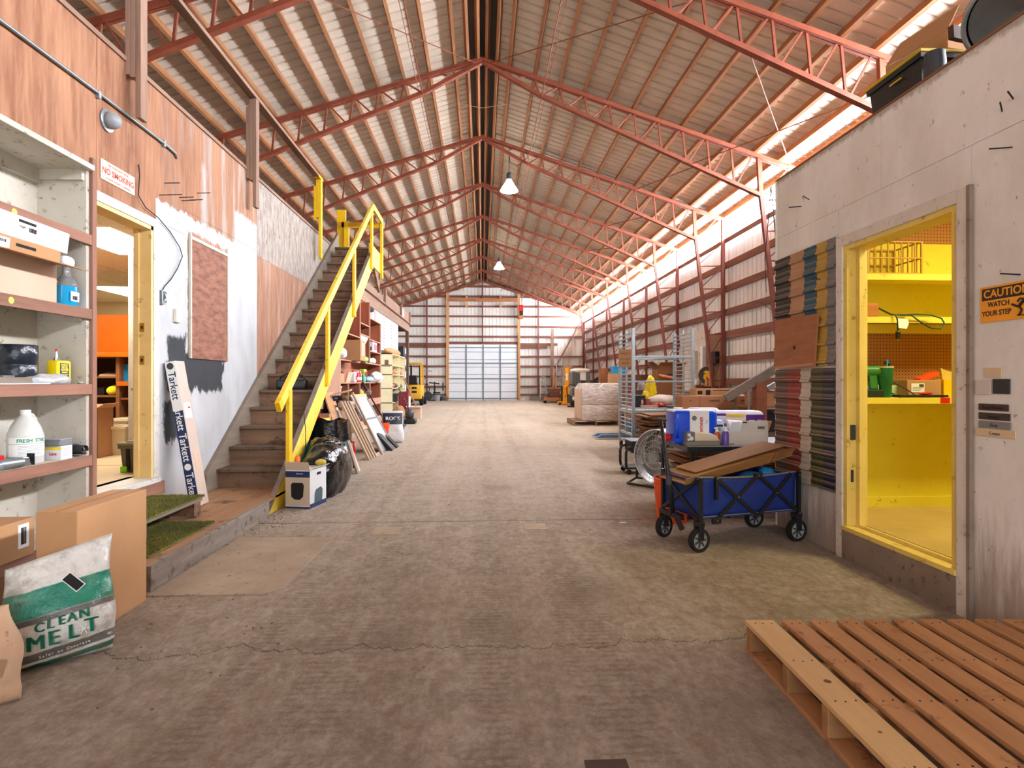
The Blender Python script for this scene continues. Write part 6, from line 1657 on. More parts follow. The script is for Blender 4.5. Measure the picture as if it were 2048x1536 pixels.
fd = thing('duct_fan', 'round grey galvanised exhaust fan housing on the outbuilding roof', 'fan', (2.70, 2.86, ZT2 + .205), rot=Vector((-.5, -.55, -.67)).to_track_quat('-Z', 'Y').to_euler())
M_duct = mat('dull_duct_steel', (120, 126, 126), (92, 98, 98), 5, rough=.4, metal=.6)
MB().lathe([(.20, -.06), (.215, -.05), (.20, .0), (.17, .10), (.12, .16), (.001, .17)], n=40, caps=False).build('drum', M_duct, fd, smooth='auto')
MB().tube([(.21 * math.cos(a), .21 * math.sin(a), -.06) for a in [i * PI / 20 for i in range(40)]], .012, 8, closed=True).build('rolled_rim', M_galv, fd, smooth=True)
MB().lathe([(.19, -.05), (.12, -.02), (.001, .0)], n=32, caps=False).build('dark_bowl', M_duct, fd, smooth=True)
MB().box(-.24, -.18, -.24, .26, -.09, -.05).build('mounting_plate', M_galv, fd, .004)
tag(MB().lathe([(.05, 0), (.055, .1), (.05, .16), (.001, .16)], c=(2.52, 3.17, ZT2), n=20).build('dark_pot', M_dkgrey, smooth='auto'), 'small dark pot between tote and fan housing', 'pot')
# ================================================================ folding wagon
wg = thing('folding_wagon', 'blue fabric folding wagon with black frame beside the roofing samples', 'wagon', (1.865, 4.375, 0), rz=.28)
M_blue = mat('blue_canvas', (22, 48, 128), (16, 38, 104), 4, rough=.75, bump=.5, bscale=7)
M_pipe = mat('grey_piping', (120, 114, 104), rough=.8)
L2, W2, ZB, ZTOP = .42, .215, .235, .52
def side(sy):
    def fn(u, v):
        x = -L2 + 2 * L2 * u
        sag = .018 * math.sin(PI * u) * (v ** 3) + .012 * math.sin(u * 17) * (1 - v) * v
        return (x, sy * (W2 - .012 * (1 - v) + .015 * math.sin(PI * u) * math.sin(PI * v)), ZB + (ZTOP - ZB) * v - sag)
    MB().grid(fn, 24, 8).build('side_fabric', M_blue, wg, smooth=True).modifiers.new('s', 'SOLIDIFY').thickness = .004
    MB().tube([fn(i / 24, 1.0) for i in range(25)], .007, 6).build('top_piping', M_pipe, wg, smooth=True)
    MB().tube([fn(i / 24, 0.0) for i in range(25)], .006, 6).build('bottom_piping', M_pipe, wg, smooth=True)
side(-1); side(1)
for sx in (-1, 1):
    MB().grid(lambda u, v: (sx * (L2 + .006 * math.sin(PI * u)), -W2 + 2 * W2 * u, ZB + (ZTOP - ZB) * v - .02 * math.sin(PI * u) * v), 10, 6).build('end_fabric', M_blue, wg, smooth=True).modifiers.new('s', 'SOLIDIFY').thickness = .004
    MB().tube([(sx * L2, -W2 + 2 * W2 * i / 10, ZTOP - .02 * math.sin(PI * i / 10)) for i in range(11)], .007, 6).build('top_piping', M_pipe, wg, smooth=True)
MB().box(-L2, L2, -W2, W2, ZB - .006, ZB).build('floor_fabric', M_blue, wg)
for sy in (-1, 1):
    y = sy * (W2 + .018)
    for a, b in (((-.30, ZTOP - .01), (.06, ZB - .02)), ((-.30, ZB - .02), (.06, ZTOP - .005)), ((.06, ZTOP - .005), (.42, ZB)), ((.06, ZB - .02), (.36, ZTOP - .01))):
        MB().beam((a[0], y, a[1]), (b[0], y, b[1]), .012, .026).build('scissor_bar', M_black, wg, .003)
    MB().box(-.312, -.288, y - .01, y + .01, ZTOP - .16, ZTOP).build('corner_post', M_black, wg); MB().box(.42, .445, y - .012, y + .012, ZB - .05, ZTOP).build('corner_post', M_black, wg)
    MB().box(-.44, -.42, y - .012, y + .012, ZB - .05, ZTOP).build('corner_post', M_black, wg)
    for x, z in ((-.30, ZTOP - .01), (.06, ZTOP - .008), (-.12, (ZB + ZTOP) / 2 - .01), (.225, (ZB + ZTOP) / 2), (.06, ZB - .02), (-.30, ZB - .02), (.43, ZB - .02), (.43, ZTOP - .02)):
        MB().cyl((x, y, z), (x, y + sy * .017, z), .006, n=8).build('rivet', M_steel, wg)
    MB().box(-.335, -.265, y - .014, y + .014, ZB - .045, ZB - .005).build('joint_block', M_black, wg, .006); MB().box(.03, .09, y - .014, y + .014, ZTOP - .03, ZTOP + .005).build('joint_block', M_black, wg, .006)
for sx in (-1, 1):
    for a, b in (((-W2, ZTOP - .02), (W2, ZB)), ((-W2, ZB), (W2, ZTOP - .02))):
        MB().beam((sx * (L2 + .018), a[0], a[1]), (sx * (L2 + .018), b[0], b[1]), .012, .022).build('scissor_bar', M_black, wg)
for x, y, st_ in ((-.431, -.215, .1), (-.431, .215, .35), (.43, -.215, 0), (.43, .23, 0)):
    w_ = thing('x', None, None); bpy.data.objects.remove(w_)
    r = .083
    wh = MB().lathe([(r * .72, -.018), (r * .95, -.022), (r, -.012), (r, .012), (r * .95, .022), (r * .72, .018), (r * .72, -.018)], n=32, axis='y', caps=False).build('wheel', M_rubber, wg, smooth='auto', loc=(x, y, r), rot=(0, 0, st_))
    rim = MB().lathe([(r * .74, -.014), (r * .66, -.016), (r * .62, -.008), (r * .12, -.012), (.001, -.012)], n=28, axis='y', caps=False).lathe([(r * .74, .014), (r * .66, .016), (r * .62, .008), (r * .12, .012), (.001, .012)], n=28, axis='y', caps=False).build('rim', mat('wheel_grey', (150, 148, 144), rough=.5), wh, smooth='auto')
    for k in range(7):
        a = 2 * PI * k / 7
        MB().beam((.01 * math.cos(a), -.014, .01 * math.sin(a)), (r * .64 * math.cos(a), -.014, r * .64 * math.sin(a)), .010, .006, up=(0, 1, 0)).build('spoke', M_dkgrey, wh)
    MB().cyl((0, -.022, 0), (0, .022, 0), .010, n=10).build('axle', M_steel, wh)
    MB().box(x - .022, x + .022, y - .032, y - .024, r, ZB - .03).box(x - .022, x + .022, y + .024, y + .032, r, ZB - .03).box(x - .025, x + .025, y - .034, y + .034, ZB - .055, ZB - .02).build('fork', M_black, wg, .004)
MB().tube([(-.50, 0, .22), (-.52, 0, .40), (-.60, 0, .915)], [.018, .016, .012], 10).build('handle_tube', M_black, wg, smooth=True)
MB().box(-.61, -.585, -.06, .06, .905, .925).build('handle_grip', M_black, wg, .008); MB().cyl((-.535, 0, .44), (-.53, 0, .50), .022, n=12).build('collar', M_dkgrey, wg)
MB().beam((-.50, 0, .23), (-.42, 0, .20), .03, .04).build('handle_joint', M_black, wg); MB().beam((-.50, -.12, .22), (-.50, .12, .22), .03, .03).build('steer_bar', M_black, wg)
MB().beam((-.46, -.06, .12), (-.50, -.02, .24), .03, .03).build('steer_link', M_black, wg)
# flattened carton riding on the wagon
cwb = thing('flattened_carton', 'long flattened brown carton slanting out of the blue wagon', 'cardboard', (1.83, 4.36, .535), rot=(0, -.175, .26))
M_cardw = mat('brown_carton_w', (158, 112, 62), (142, 98, 52), 3, rough=.8)
for k, (x0, x1, y0, y1, dz, a) in enumerate(((-.46, .50, -.14, .20, .0, 0), (-.40, .52, -.10, .22, .03, .02), (-.30, .53, -.05, .2, .05, .03))):
    MB().obox(((x0 + x1) / 2, (y0 + y1) / 2, dz + .01), (x1 - x0, y1 - y0, .006), (a, -a, 0)).build('panel', M_cardw, cwb)
MB().add([(-.46, -.14, .0), (.28, -.15, .0), (.31, -.19, .075), (-.46, -.17, .05)], [(0, 1, 2, 3)]).build('flap', M_cardw, cwb).modifiers.new('s', 'SOLIDIFY').thickness = .005
MB().add([(.30, -.15, .0), (.50, -.13, .01), (.63, -.06, .045), (.34, -.17, .07)], [(0, 1, 2, 3)]).build('flap', M_cardw, cwb).modifiers.new('s', 'SOLIDIFY').thickness = .005
tag(MB().blob((2.13, 4.32, .50), (.06, .05, .05), amp=.25, freq=14, seed=3, ridged=.5).build('blue_cloth', mat('bright_blue_cloth', (10, 110, 170), rough=.6), smooth=True), 'bright blue cloth bundled in the wagon', 'cloth')
tag(MB().blob((2.00, 4.30, .47), (.10, .07, .05), amp=.2, freq=12, seed=5, ridged=.5).build('blue_cloth', mat('bright_blue_cloth2', (40, 100, 150), rough=.6), smooth=True), 'duller blue cloth next to the bright one in the wagon', 'cloth')
bucket('orange_bucket', 'orange bucket behind the wagon front wheel', (1.62, 4.98, 0), .15, .37, M_orangep)
o = thing('orange_bucket', 'second orange bucket lying under the wagon handle', 'bucket', (1.70, 5.28, .145), rot=(PI / 2, 0, .6)); MB().lathe([(.001, .0), (.12, 0), (.145, .3), (.135, .3), (.11, .01), (.001, .01)], n=24).build('pail', mat('red_orange_plastic', (214, 58, 20), rough=.4), o, smooth='auto')
tag(MB().obox((1.18, 4.92, .002), (.06, .03, .003), (0, 0, .2)).build('paper_scrap', M_label), 'tiny white paper scrap on the floor left of the wagon', 'scrap')

# ================================================================ folding table with cleaning supplies
tbl = thing('folding_table', 'black edged folding table behind the wagon, crowded with supplies', 'table', (0, 0, 0))
TX0, TX1, TY0, TY1, TZ = 1.77, 3.4, 5.0, 5.82, .63
MB().box(TX0, TX1, TY0, TY1, TZ - .025, TZ).build('tabletop', mat('grey_table_top', (176, 176, 180), (150, 150, 154), 4, rough=.5), tbl, .006)
MB().box(TX0 - .006, TX1, TY0 - .008, TY0, TZ - .045, TZ - .002).box(TX0 - .008, TX0, TY0, TY1, TZ - .045, TZ - .002).build('edge_band', M_black, tbl, .003)
for x, y in ((TX0 + .05, TY0 + .05), (TX0 + .02, TY1 - .04), (2.15, TY0 + .06), (TX1 - .1, TY0 + .06), (TX1 - .1, TY1 - .06)):
    MB().cyl((x, y, 0), (x, y, TZ - .025), .016, n=10).build('leg', M_black, tbl)
    MB().beam((x, y, TZ - .15), (x + .08, y, TZ - .03), .012, .012).build('leg_brace', M_black, tbl)
jw = thing('water_jug', 'blue plastic water container with white label on the table', 'container', (1.89, 5.27, TZ + .001))
MB().box(-.195, .195, -.14, .14, 0, .30).build('container_body', M_bluep, jw, .035, segs=5)
MB().box(-.06, .115, -.1425, .1425, .012, .302).build('label_wrap', M_label, jw, .004)
MB().box(-.198, .198, -.10, .10, .285, .306).build('top_plate', M_label, jw, .01)
text('AQUATAINER', .034, M_redink, jw, (.045, -.1432, .15), (PI / 2, -PI / 2, 0), extrude=.0004, bold=.0012, sx=.9)
MB().lathe([(.022, 0), (.024, .004), (.001, .004)], c=(-.02, -.1435, .235), n=18, axis='y').build('label_seal', M_grey, jw)
text('7 gal', .018, M_dkgrey, jw, (.09, -.1432, .20), (PI / 2, -PI / 2, 0), extrude=.0003)
MB().tube([(-.175, -.145, .22), (-.185, -.165, .19), (-.185, -.165, .10), (-.175, -.145, .07)], .018, 10).build('grip', M_bluep, jw, smooth=True)
MB().cyl((-.20, -.02, .055), (-.245, -.02, .055), .034, n=20).build('spigot_cap', M_redp, jw, smooth='auto')
MB().cyl((-.12, 0, .30), (-.12, 0, .325), .04, n=20).build('fill_cap', M_label, jw)
tag(MB().cyl((1.80, 5.58, TZ + .001), (1.80, 5.58, TZ + .06), .035, n=20).build('paper_cup', M_label), 'small white cup at the left back corner of the table', 'cup')
dp = thing('towel_dispenser', 'cream and grey plastic towel dispenser at the table front', 'dispenser', (1.925, 5.085, TZ + .001))
M_bone = mat('bone_plastic', (224, 208, 182), (214, 196, 168), 3, rough=.35)
MB().box(-.155, .14, -.055, .055, 0, .04).build('base', mat('taupe_base', (132, 122, 104), rough=.5), dp, .006)
MB().prism([(-.085, .04), (.14, .04), (.115, .085), (.06, .108), (-.07, .118), (-.085, .118)], 'y', -.055, .055).build('cover', M_bone, dp, .012, segs=3)
MB().box(-.158, -.088, -.05, .05, .04, .122).build('mechanism', M_grey, dp, .006)
for dx, dz, r in ((-.135, .095, .014), (-.115, .065, .018), (-.14, .055, .010)):
    MB().lathe([(r, -.006), (r, .0), (.001, .0)], c=(dx, -.05, dz), n=14, axis='y').build('roller', M_label, dp)
def pump(loc, label, m, h=.12, r=.026):
    o = thing('pump_bottle', label, 'bottle', loc)
    MB().lathe([(.001, 0), (r, 0), (r, h * .8), (r * .7, h), (.001, h)], n=20).build('bottle_body', m, o, smooth='auto')
    MB().cyl((0, 0, h), (0, 0, h + .02), r * .5, n=12).build('collar', M_label, o); MB().box(-.022, .008, -.008, .008, h + .025, h + .038).build('pump_head', M_label, o, .003); MB().cyl((0, 0, h + .02), (0, 0, h + .03), .005, n=8).build('stem', M_label, o)
    return o
pump((2.045, 5.06, TZ + .001), 'amber pump soap bottle on the table', mat('amber_soap', (190, 78, 20), rough=.2)); pump((2.12, 5.055, TZ + .001), 'purple pump soap bottle beside the amber one', mat('purple_soap', (104, 76, 160), rough=.25), .125, .03)
pk = thing('paper_roll_pack', 'white and purple wrapped pack of paper rolls on the table', 'pack', (2.36, 5.50, TZ + .001))
MB().box(-.28, .28, -.12, .12, 0, .285).build('wrap', mat('white_purple_wrap', (226, 224, 232), (206, 202, 216), 6, rough=.25, bump=.4, bscale=14), pk, .05, segs=4)
MB().box(.09, .27, -.1225, -.12, .14, .25).build('purple_print', mat('purple_print', (86, 36, 130), rough=.4), pk); MB().box(-.22, -.10, -.1225, -.12, .24, .262).build('purple_print', MATS['purple_print'], pk); MB().box(-.1, .08, -.1225, -.12, .225, .255).build('gold_print', mat('gold_print', (226, 178, 40), rough=.4), pk); MB().box(.0, .085, -.1225, -.12, .15, .20).build('gold_print', MATS['gold_print'], pk)
MB().box(.12, .17, -.124, -.1225, .17, .20).build('white_print', M_label, pk)
text('1000', .022, M_label, pk, (.215, -.123, .195), (PI / 2, 0, 0), extrude=.0003)
pk2 = thing('paper_roll_pack', 'white pack with lime patch behind the blue container', 'pack', (2.16, 5.64, TZ + .001)); MB().box(-.17, .14, -.07, .1, 0, .305).build('wrap', MATS['white_purple_wrap'], pk2, .05, segs=4); MB().box(-.10, .0, -.0725, -.07, .26, .295).build('lime_print', mat('lime_print', (150, 206, 70), rough=.4), pk2)
wp_ = thing('wipes_pack', 'white pack with green and red print behind the pump bottles', 'pack', (2.09, 5.20, TZ + .001)); MB().box(-.05, .06, -.04, .04, 0, .215).build('wrap', mat('pale_wrap', (196, 200, 214), rough=.35), wp_, .015, segs=3); MB().box(-.035, .03, -.0415, -.04, .12, .15).build('green_print', mat('leaf_print', (110, 160, 80), rough=.4), wp_); MB().box(-.03, .05, -.0415, -.04, .155, .175).build('dark_print', M_navy, wp_)
rb2 = thing('supply_carton', 'grey white open carton with barcode at the table front', 'box', (2.335, 5.16, TZ + .001), rz=.04)
MB().box(-.19, .17, -.10, .10, 0, .12).build('carton_body', mat('grey_white_carton', (206, 196, 184), (196, 186, 172), 4, rough=.75), rb2, .003); MB().add([(-.08, -.10, .12), (.17, -.10, .12), (.16, -.115, .215), (-.075, -.115, .215)], [(0, 1, 2, 3)]).build('flap', MATS['grey_white_carton'], rb2).modifiers.new('s', 'SOLIDIFY').thickness = .004
MB().add([(-.19, -.10, .12), (-.085, -.10, .12), (-.09, -.12, .21), (-.17, -.12, .205)], [(0, 1, 2, 3)]).build('flap', M_white, rb2).modifiers.new('s', 'SOLIDIFY').thickness = .004
MB().add([(.17, -.1, .12), (.17, .1, .12), (.205, .1, .21), (.205, -.1, .21)], [(0, 1, 2, 3)]).build('flap', M_card, rb2).modifiers.new('s', 'SOLIDIFY').thickness = .004
barcode(rb2, .095, -.1175, .155, .06, .024, 'y', 8); MB().box(-.07, -.03, -.117, -.115, .195, .207).build('print_mark', M_ink, rb2); MB().box(-.185, -.14, -.1012, -.1, .01, .016).build('print_mark', M_ink, rb2)
pr = thing('paper_towel_roll', 'white paper towel roll lying in the supply carton', 'roll', (2.25, 5.23, TZ + .165), rot=(0, 0, .15)); MB().cyl((-.06, 0, .0), (.22, 0, -.02), .052, n=28).build('roll', M_label, pr, smooth='auto'); MB().cyl((-.0615, 0, 0), (-.0605, 0, 0), .02, n=18).build('core_hole', M_carddk, pr)
# flattened cartons stacked under the table: one object each
rnd = random.Random(12)
sheet_w = None
for k in range(17):
    o = MB().box(-.42, .42, -.30, .30, 0, .014).build('flattened_carton', M_carddk, loc=(2.28 + rnd.uniform(-.05, .05), 5.55 + rnd.uniform(-.03, .03), .14 + .0245 * k), rot=(0, .0, rnd.uniform(-.06, .06))) if sheet_w is None else inst(sheet_w, None, (2.28 + rnd.uniform(-.05, .05), 5.55 + rnd.uniform(-.03, .03), .12 + .0235 * k), (rnd.uniform(-.02, .02), rnd.uniform(-.02, .02), rnd.uniform(-.08, .08)))
    sheet_w = sheet_w or o
    tag(o, 'flattened brown carton in the pile under the folding table', 'cardboard', 'flattened cartons under the table')
tag(MB().box(1.95, 2.65, 5.28, 5.82, 0, .118).build('low_pallet', M_greywoody), 'low wooden base under the flattened cartons below table', 'pallet')

# ================================================================ drum fan
fn_ = thing('drum_fan', 'large round wire-caged floor fan behind the wagon', 'fan', (2.03, 6.62, 0), rz=-.92)
M_cage = mat('grey_cage_wire', (196, 194, 190), rough=.4, metal=.2)
RC, CZ_ = .31, .335
for s, yy in ((-1, -.11), (1, .11)):
    for r in (.31, .25, .19, .13, .07):
        bul = .05 * (1 - (r / .31) ** 2)
        MB().tube([(r * math.cos(a), s * (.09 + bul), CZ_ + r * math.sin(a)) for a in [i * PI / 20 for i in range(40)]], .0028 if r < .3 else .007, 5, closed=True).build('cage_ring', M_cage, fn_)
    for k in range(40):
        a = 2 * PI * k / 40
        MB().tube([(r * math.cos(a), s * (.09 + .05 * (1 - (r / .31) ** 2)), CZ_ + r * math.sin(a)) for r in (.05, .15, .24, .31)], .0016, 4).build('cage_wire', M_cage, fn_)
    MB().lathe([(.055, 0), (.05, .01), (.001, .012)], c=(0, s * .142, CZ_), n=20, axis='y').build('badge', M_galv, fn_)
MB().lathe([(.312, -.09), (.316, 0), (.312, .09)], c=(0, 0, CZ_), n=40, axis='y', caps=False).build('cage_band', mat('fan_band', (150, 150, 150), rough=.4, metal=.5), fn_, smooth=True)
for k in range(3):
    a0 = 2 * PI * k / 3
    MB().grid(lambda u, v: ((.05 + .22 * v) * math.cos(a0 + (u - .5) * 1.2), -.03 + .06 * u, CZ_ + (.05 + .22 * v) * math.sin(a0 + (u - .5) * 1.2)), 6, 4).build('blade', M_steel, fn_, smooth=True).modifiers.new('s', 'SOLIDIFY').thickness = .003
MB().cyl((0, -.06, CZ_), (0, .10, CZ_), .055, n=20).build('motor', M_blackmat, fn_)
MB().tube([(-.33, 0, CZ_), (-.33, -.02, .06), (-.32, -.20, .018), (.32, -.20, .018), (.33, -.02, .06), (.33, 0, CZ_)], .015, 8).build('stand_tube', M_black, fn_, smooth=True)
MB().tube([(-.32, .20, .018), (.32, .20, .018)], .014, 8).tube([(-.33, -.02, .06), (-.32, .20, .018)], .014, 8).tube([(.33, -.02, .06), (.32, .20, .018)], .014, 8).build('stand_tube', M_black, fn_, smooth=True)
# small tubular trolley left of the fan
tr = thing('tube_trolley', 'small black tubular trolley with a black box beside the fan', 'trolley', (1.99, 7.45, 0))
MB().tube([(-.15, 0, .08), (-.16, 0, .14), (-.16, 0, .28), (-.14, 0, .335), (-.08, 0, .35), (.30, 0, .35)], .018, 8).build('frame_tube', M_black, tr, smooth=True); MB().tube([(-.15, .32, .08), (-.16, .32, .14), (-.16, .32, .28), (-.14, .32, .335), (-.08, .32, .35), (.30, .32, .35)], .018, 8).build('frame_tube', M_black, tr, smooth=True)
MB().box(-.16, .3, -.02, .34, .07, .095).build('base_frame', M_black, tr, .004); MB().box(-.09, .3, -.02, .36, .28, .42).build('box', M_blackmat, tr, .01); MB().box(-.11, .3, -.03, .37, .42, .435).build('box_lid', M_grey, tr, .003)
for x in (-.12, .26):
    for y in (0, .32): MB().lathe([(.032, -.012), (.032, .012)], c=(x, y, .034), n=14, axis='y').build('caster', M_rubber, tr)

# ================================================================ baker's rack on wheels
rk = thing('rolling_rack', 'tall grey steel rolling rack with rungs at both ends', 'rack', (2.50, 9.68, 0))
RW, RD, RB, RT = 1.0, .92, .115, 2.08
for x in (0, RW):
    for y in (0, RD / 2, RD):
        w_ = .026 if y != RD / 2 else .016
        MB().box(x - w_, x + w_, y - w_, y + w_, RB if y != RD / 2 else .30, RT if y != RD else RT - .02).build('post', M_galv, rk, .003)
    n_ = 24
    rung = None
    for k in range(n_):
        z = .42 + k * (RT - .50) / (n_ - 1)
        if rung is None: rung = MB().box(-.012, .012, 0, RD, -.006, .008).build('rung', M_galv, rk, loc=(x, 0, z))
        else: inst(rung, rk, (x, 0, z))
for z, h_ in ((1.60, .035), (1.19, .03), (.69, .05)):
    MB().box(0, RW, -.02, .02, z - h_ / 2, z + h_ / 2).build('cross_bar', M_galv, rk, .004); MB().box(0, RW, RD - .02, RD + .02, z - h_ / 2, z + h_ / 2).build('cross_bar', M_galv, rk, .004)
for x in (0, RW): MB().box(x - .02, x + .02, 0, RD, .655, .715).build('end_bar', M_galv, rk)
for k in range(14): MB().box(.05 + k * .07, .075 + k * .07, 0, RD, .69, .70).build('deck_slat', M_galv, rk)
for z in (.16, .30): MB().box(0, RW, -.015, .015, z - .02, z + .02).box(0, RW, RD - .015, RD + .015, z - .02, z + .02).box(-.015, .015, 0, RD, z - .02, z + .02).box(RW - .015, RW + .015, 0, RD, z - .02, z + .02).build('base_frame', M_galv, rk)
for x in (.0, RW):
    for y in (.06, RD - .06):
        MB().lathe([(.02, -.018), (.065, -.018), (.065, .018), (.02, .018)], c=(x, y, .065), n=20, axis='x').build('caster', M_rubber, rk); MB().box(x - .03, x + .03, y - .03, y + .03, .10, .15).build('caster_fork', M_galv, rk)
for k in range(6): MB().box(.015, .03, .30, .38, .55 + k * .10, .59 + k * .10).build('red_clip', M_redp, rk)
sc_ = thing('card_notice', 'cardboard notice with faded lettering hung on the rack', 'notice', (2.46, 9.645, 1.43)); MB().box(-.21, .0, -.008, 0, 0, .29).build('card', M_carddk, sc_)
text('EMPTY', .055, M_blackmat, sc_, (-.105, -.009, .215), (PI / 2, 0, 0), extrude=.0004); text('DO NOT', .045, M_blackmat, sc_, (-.105, -.009, .13), (PI / 2, 0, 0), extrude=.0004); text('MOVE', .045, M_blackmat, sc_, (-.105, -.009, .06), (PI / 2, 0, 0), extrude=.0004)
# leaning stack of flattened cartons on a pallet in the rack's lee
rnd = random.Random(5); sw_ = None
for k in range(24):
    loc = (2.80 + rnd.uniform(-.05, .06), 8.9 + rnd.uniform(-.04, .04), .15 + .0235 * k); rot = (rnd.uniform(-.02, .02), rnd.uniform(-.03, .03), rnd.uniform(-.08, .08))
    if sw_ is None: sw_ = o = MB().box(-.36, .36, -.3, .3, 0, .013).build('flattened_carton', M_carddk, loc=loc, rot=rot)
    else: o = inst(sw_, None, loc, rot)
    tag(o, 'flattened brown carton in the tall pile by the rolling rack', 'cardboard', 'flattened cartons by the rack')
tag(MB().box(2.42, 3.2, 8.55, 9.25, 0, .14).build('blue_dolly', mat('blue_grey_dolly', (96, 118, 140), rough=.5)), 'blue grey dolly under the tall carton pile', 'dolly')
pj = thing('pallet_jack', 'blue pallet jack forks on the floor behind the rolling rack', 'pallet jack', (2.45, 12.0, 0)); M_jack = mat('jack_blue', (64, 92, 124), rough=.5)
for y in (0, .36): MB().prism([(-.12, .03), (0, .09), (.58, .09), (.58, .04)], 'y', y, y + .16).build('fork', M_jack, pj)
MB().box(.58, .72, 0, .52, .03, .4).build('pump_housing', M_jack, pj, .02)

# ================================================================ shrink-wrapped pallet load
def pallet(parent, w, d, h, m, nb=7, mstr=None):
    for k in range(nb):
        bw_ = d / nb * .78
        y = -d / 2 + (k + .5) * d / nb
        MB().box(-w / 2, w / 2, y - bw_ / 2, y + bw_ / 2, h - .022, h).build('deck_board', m, parent, .002)
    for x in (-w / 2 + .02, 0, w / 2 - .02): MB().box(x - .02, x + .02, -d / 2, d / 2, .022, h - .022).build('stringer', mstr or m, parent)
    for y in (-d / 2 + .06, 0, d / 2 - .06): MB().box(-w / 2, w / 2, y - .05, y + .05, 0, .022).build('bottom_board', m, parent)
wpal = thing('loaded_pallet', 'weathered wooden pallet under the shrink-wrapped load', 'pallet', (3.05, 16.35, 0)); pallet(wpal, 1.22, 1.3, .14, M_greywoody)
M_wrap = mat('shrink_wrap', (232, 226, 222), (160, 144, 132), 7, (1, 1, 4), rough=.2, bump=1.0, bscale=12, coat=.4, contrast=1.5)  # pale and dark bands put the shine of glossy crinkles into the colour
ld_ = thing('wrapped_load', 'silvery shrink-wrapped block of cartons on a pallet', 'pallet load', (3.12, 16.35, .141))
MB().box(-.46, .55, -.6, .6, 0, .42).build('lower_cartons', M_wrap, ld_, .02, segs=3); MB().prism([(-.46, .42), (.55, .42), (.55, 1.005), (-.36, 1.005), (-.46, .86)], 'y', -.6, .6).build('upper_cartons', M_wrap, ld_, .02, segs=3)
MB().box(-.465, -.46, -.6, .6, .02, .84).build('wrap_edge', M_cardlt, ld_)
# ================================================================ goods piled on pallets and benches at the right
pdk = thing('goods_bench', 'low slatted bench carrying the goods pile behind the rack', 'bench', (3.75, 12.4, 0))
MB().box(-.55, .75, -.5, 1.4, .60, .66).build('bench_top', M_carddk, pdk); MB().box(-.5, .7, -.45, 1.3, .02, .14).build('lower_deck', M_girt, pdk)
for x in (-.5, .1, .70):
    for y in (-.4, 1.3): MB().box(x - .05, x + .05, y - .05, y + .05, 0, .60).build('leg', M_girt, pdk)
o = carton('goods_carton', 'big brown carton in the middle of the goods pile', (4.15, 13.2, .665), (.62, .5, .60), M_carddk)
o = carton('goods_carton', 'brown carton with dark stripe on top of the goods pile', (4.27, 13.4, 1.266), (.6, .5, .29), M_carddk, flaps=True); MB().box(-.1, .25, -.253, -.25, .05, .1).build('stripe', M_navy, o)
tag(MB().obox((4.12, 12.98, 1.30), (.32, .2, .03), (.2, .15, .2)).build('orange_card', mat('orange_card', (222, 140, 96), rough=.8)), 'folded orange card on the big goods carton', 'card')
yb_ = thing('yellow_bag', 'bright yellow plastic bag in the goods pile', 'bag', (3.62, 12.6, .665)); M_yb = mat('yellow_film', (240, 214, 30), (222, 190, 16), 5, rough=.25, bump=.7, bscale=14)
MB().blob((.02, 0, .38), (.11, .12, .26), amp=.2, freq=6, seed=3, ridged=.6, nu=40, nv=28).blob((-.1, -.02, .22), (.10, .1, .1), amp=.25, freq=7, seed=8).build('bag_film', M_yb, yb_, smooth=True)
tag(MB().blob((3.80, 12.25, .78), (.30, .22, .13), amp=.18, freq=5, seed=5, flat=.665, ridged=.4, nu=44, nv=28).build('white_cloth', mat('grubby_white_cloth', (216, 208, 202), (190, 180, 172), 7, rough=.7, bump=.5, bscale=10), smooth=True), 'crumpled white cloth in front of the goods pile', 'cloth')
tag(MB().blob((3.66, 12.1, .70), (.16, .12, .06), amp=.25, freq=8, seed=15, flat=.665).build('red_bag', mat('red_film', (170, 60, 60), rough=.4), smooth=True), 'crumpled red and white bag below the white cloth', 'bag')
o = carton('goods_carton', 'black carton with pale label at the left of the goods pile', (3.22, 12.2, .665), (.30, .3, .24), M_black); MB().box(.06, .1, -.153, -.15, .05, .15).build('label', mat('pink_label', (214, 150, 150)), o)
o = carton('goods_carton', 'small dark carton behind the black one in the goods pile', (3.36, 12.7, .665), (.24, .24, .34), mat('dark_maroon_card', (66, 44, 42), rough=.7))
tag(MB().lathe([(.10, 0), (.12, .16), (.11, .16), (.09, .01), (.001, .01)], c=(3.50, 12.3, .665), n=20).build('pink_tub', mat('salmon_plastic', (214, 104, 92), rough=.4), smooth='auto'), 'salmon pink tub beside the yellow bag', 'tub')
tag(MB().box(3.25, 3.6, 11.95, 12.15, .661, .70).build('flat_parcel', M_cardlt), 'flat pale parcel at the front of the goods bench', 'parcel')
tag(MB().blob((3.55, 13.0, .93), (.12, .12, .28), amp=.2, freq=5, seed=25).build('grey_sack', mat('grey_sack', (150, 146, 142), rough=.7), smooth=True), 'grey sack behind the yellow bag', 'sack')
tag(MB().box(3.32, 3.9, 13.5, 13.9, .665, 1.35).build('brown_panel_box', mat('red_brown_card', (112, 66, 48), (92, 54, 40), 3, rough=.8)), 'reddish brown box at the back left of the goods pile', 'box')
carton('goods_carton', 'pale brown carton under the blue tub, beyond the rack', (4.06, 17.45, .0), (.55, .5, 1.42), M_card)
tub('blue_tub', 'sky blue plastic tub on the cartons beyond the rack', (4.08, 17.45, 1.425), .46, .4, .22, mat('sky_blue_plastic', (40, 150, 206), rough=.35))
tag(MB().box(3.62, 3.86, 18.0, 18.3, 0, 1.6).build('board_bundle', wood('brown_board_bundle', (150, 92, 52), (116, 66, 38), 'z', 3)), 'upright brown board bundle beyond the wrapped load', 'boards')
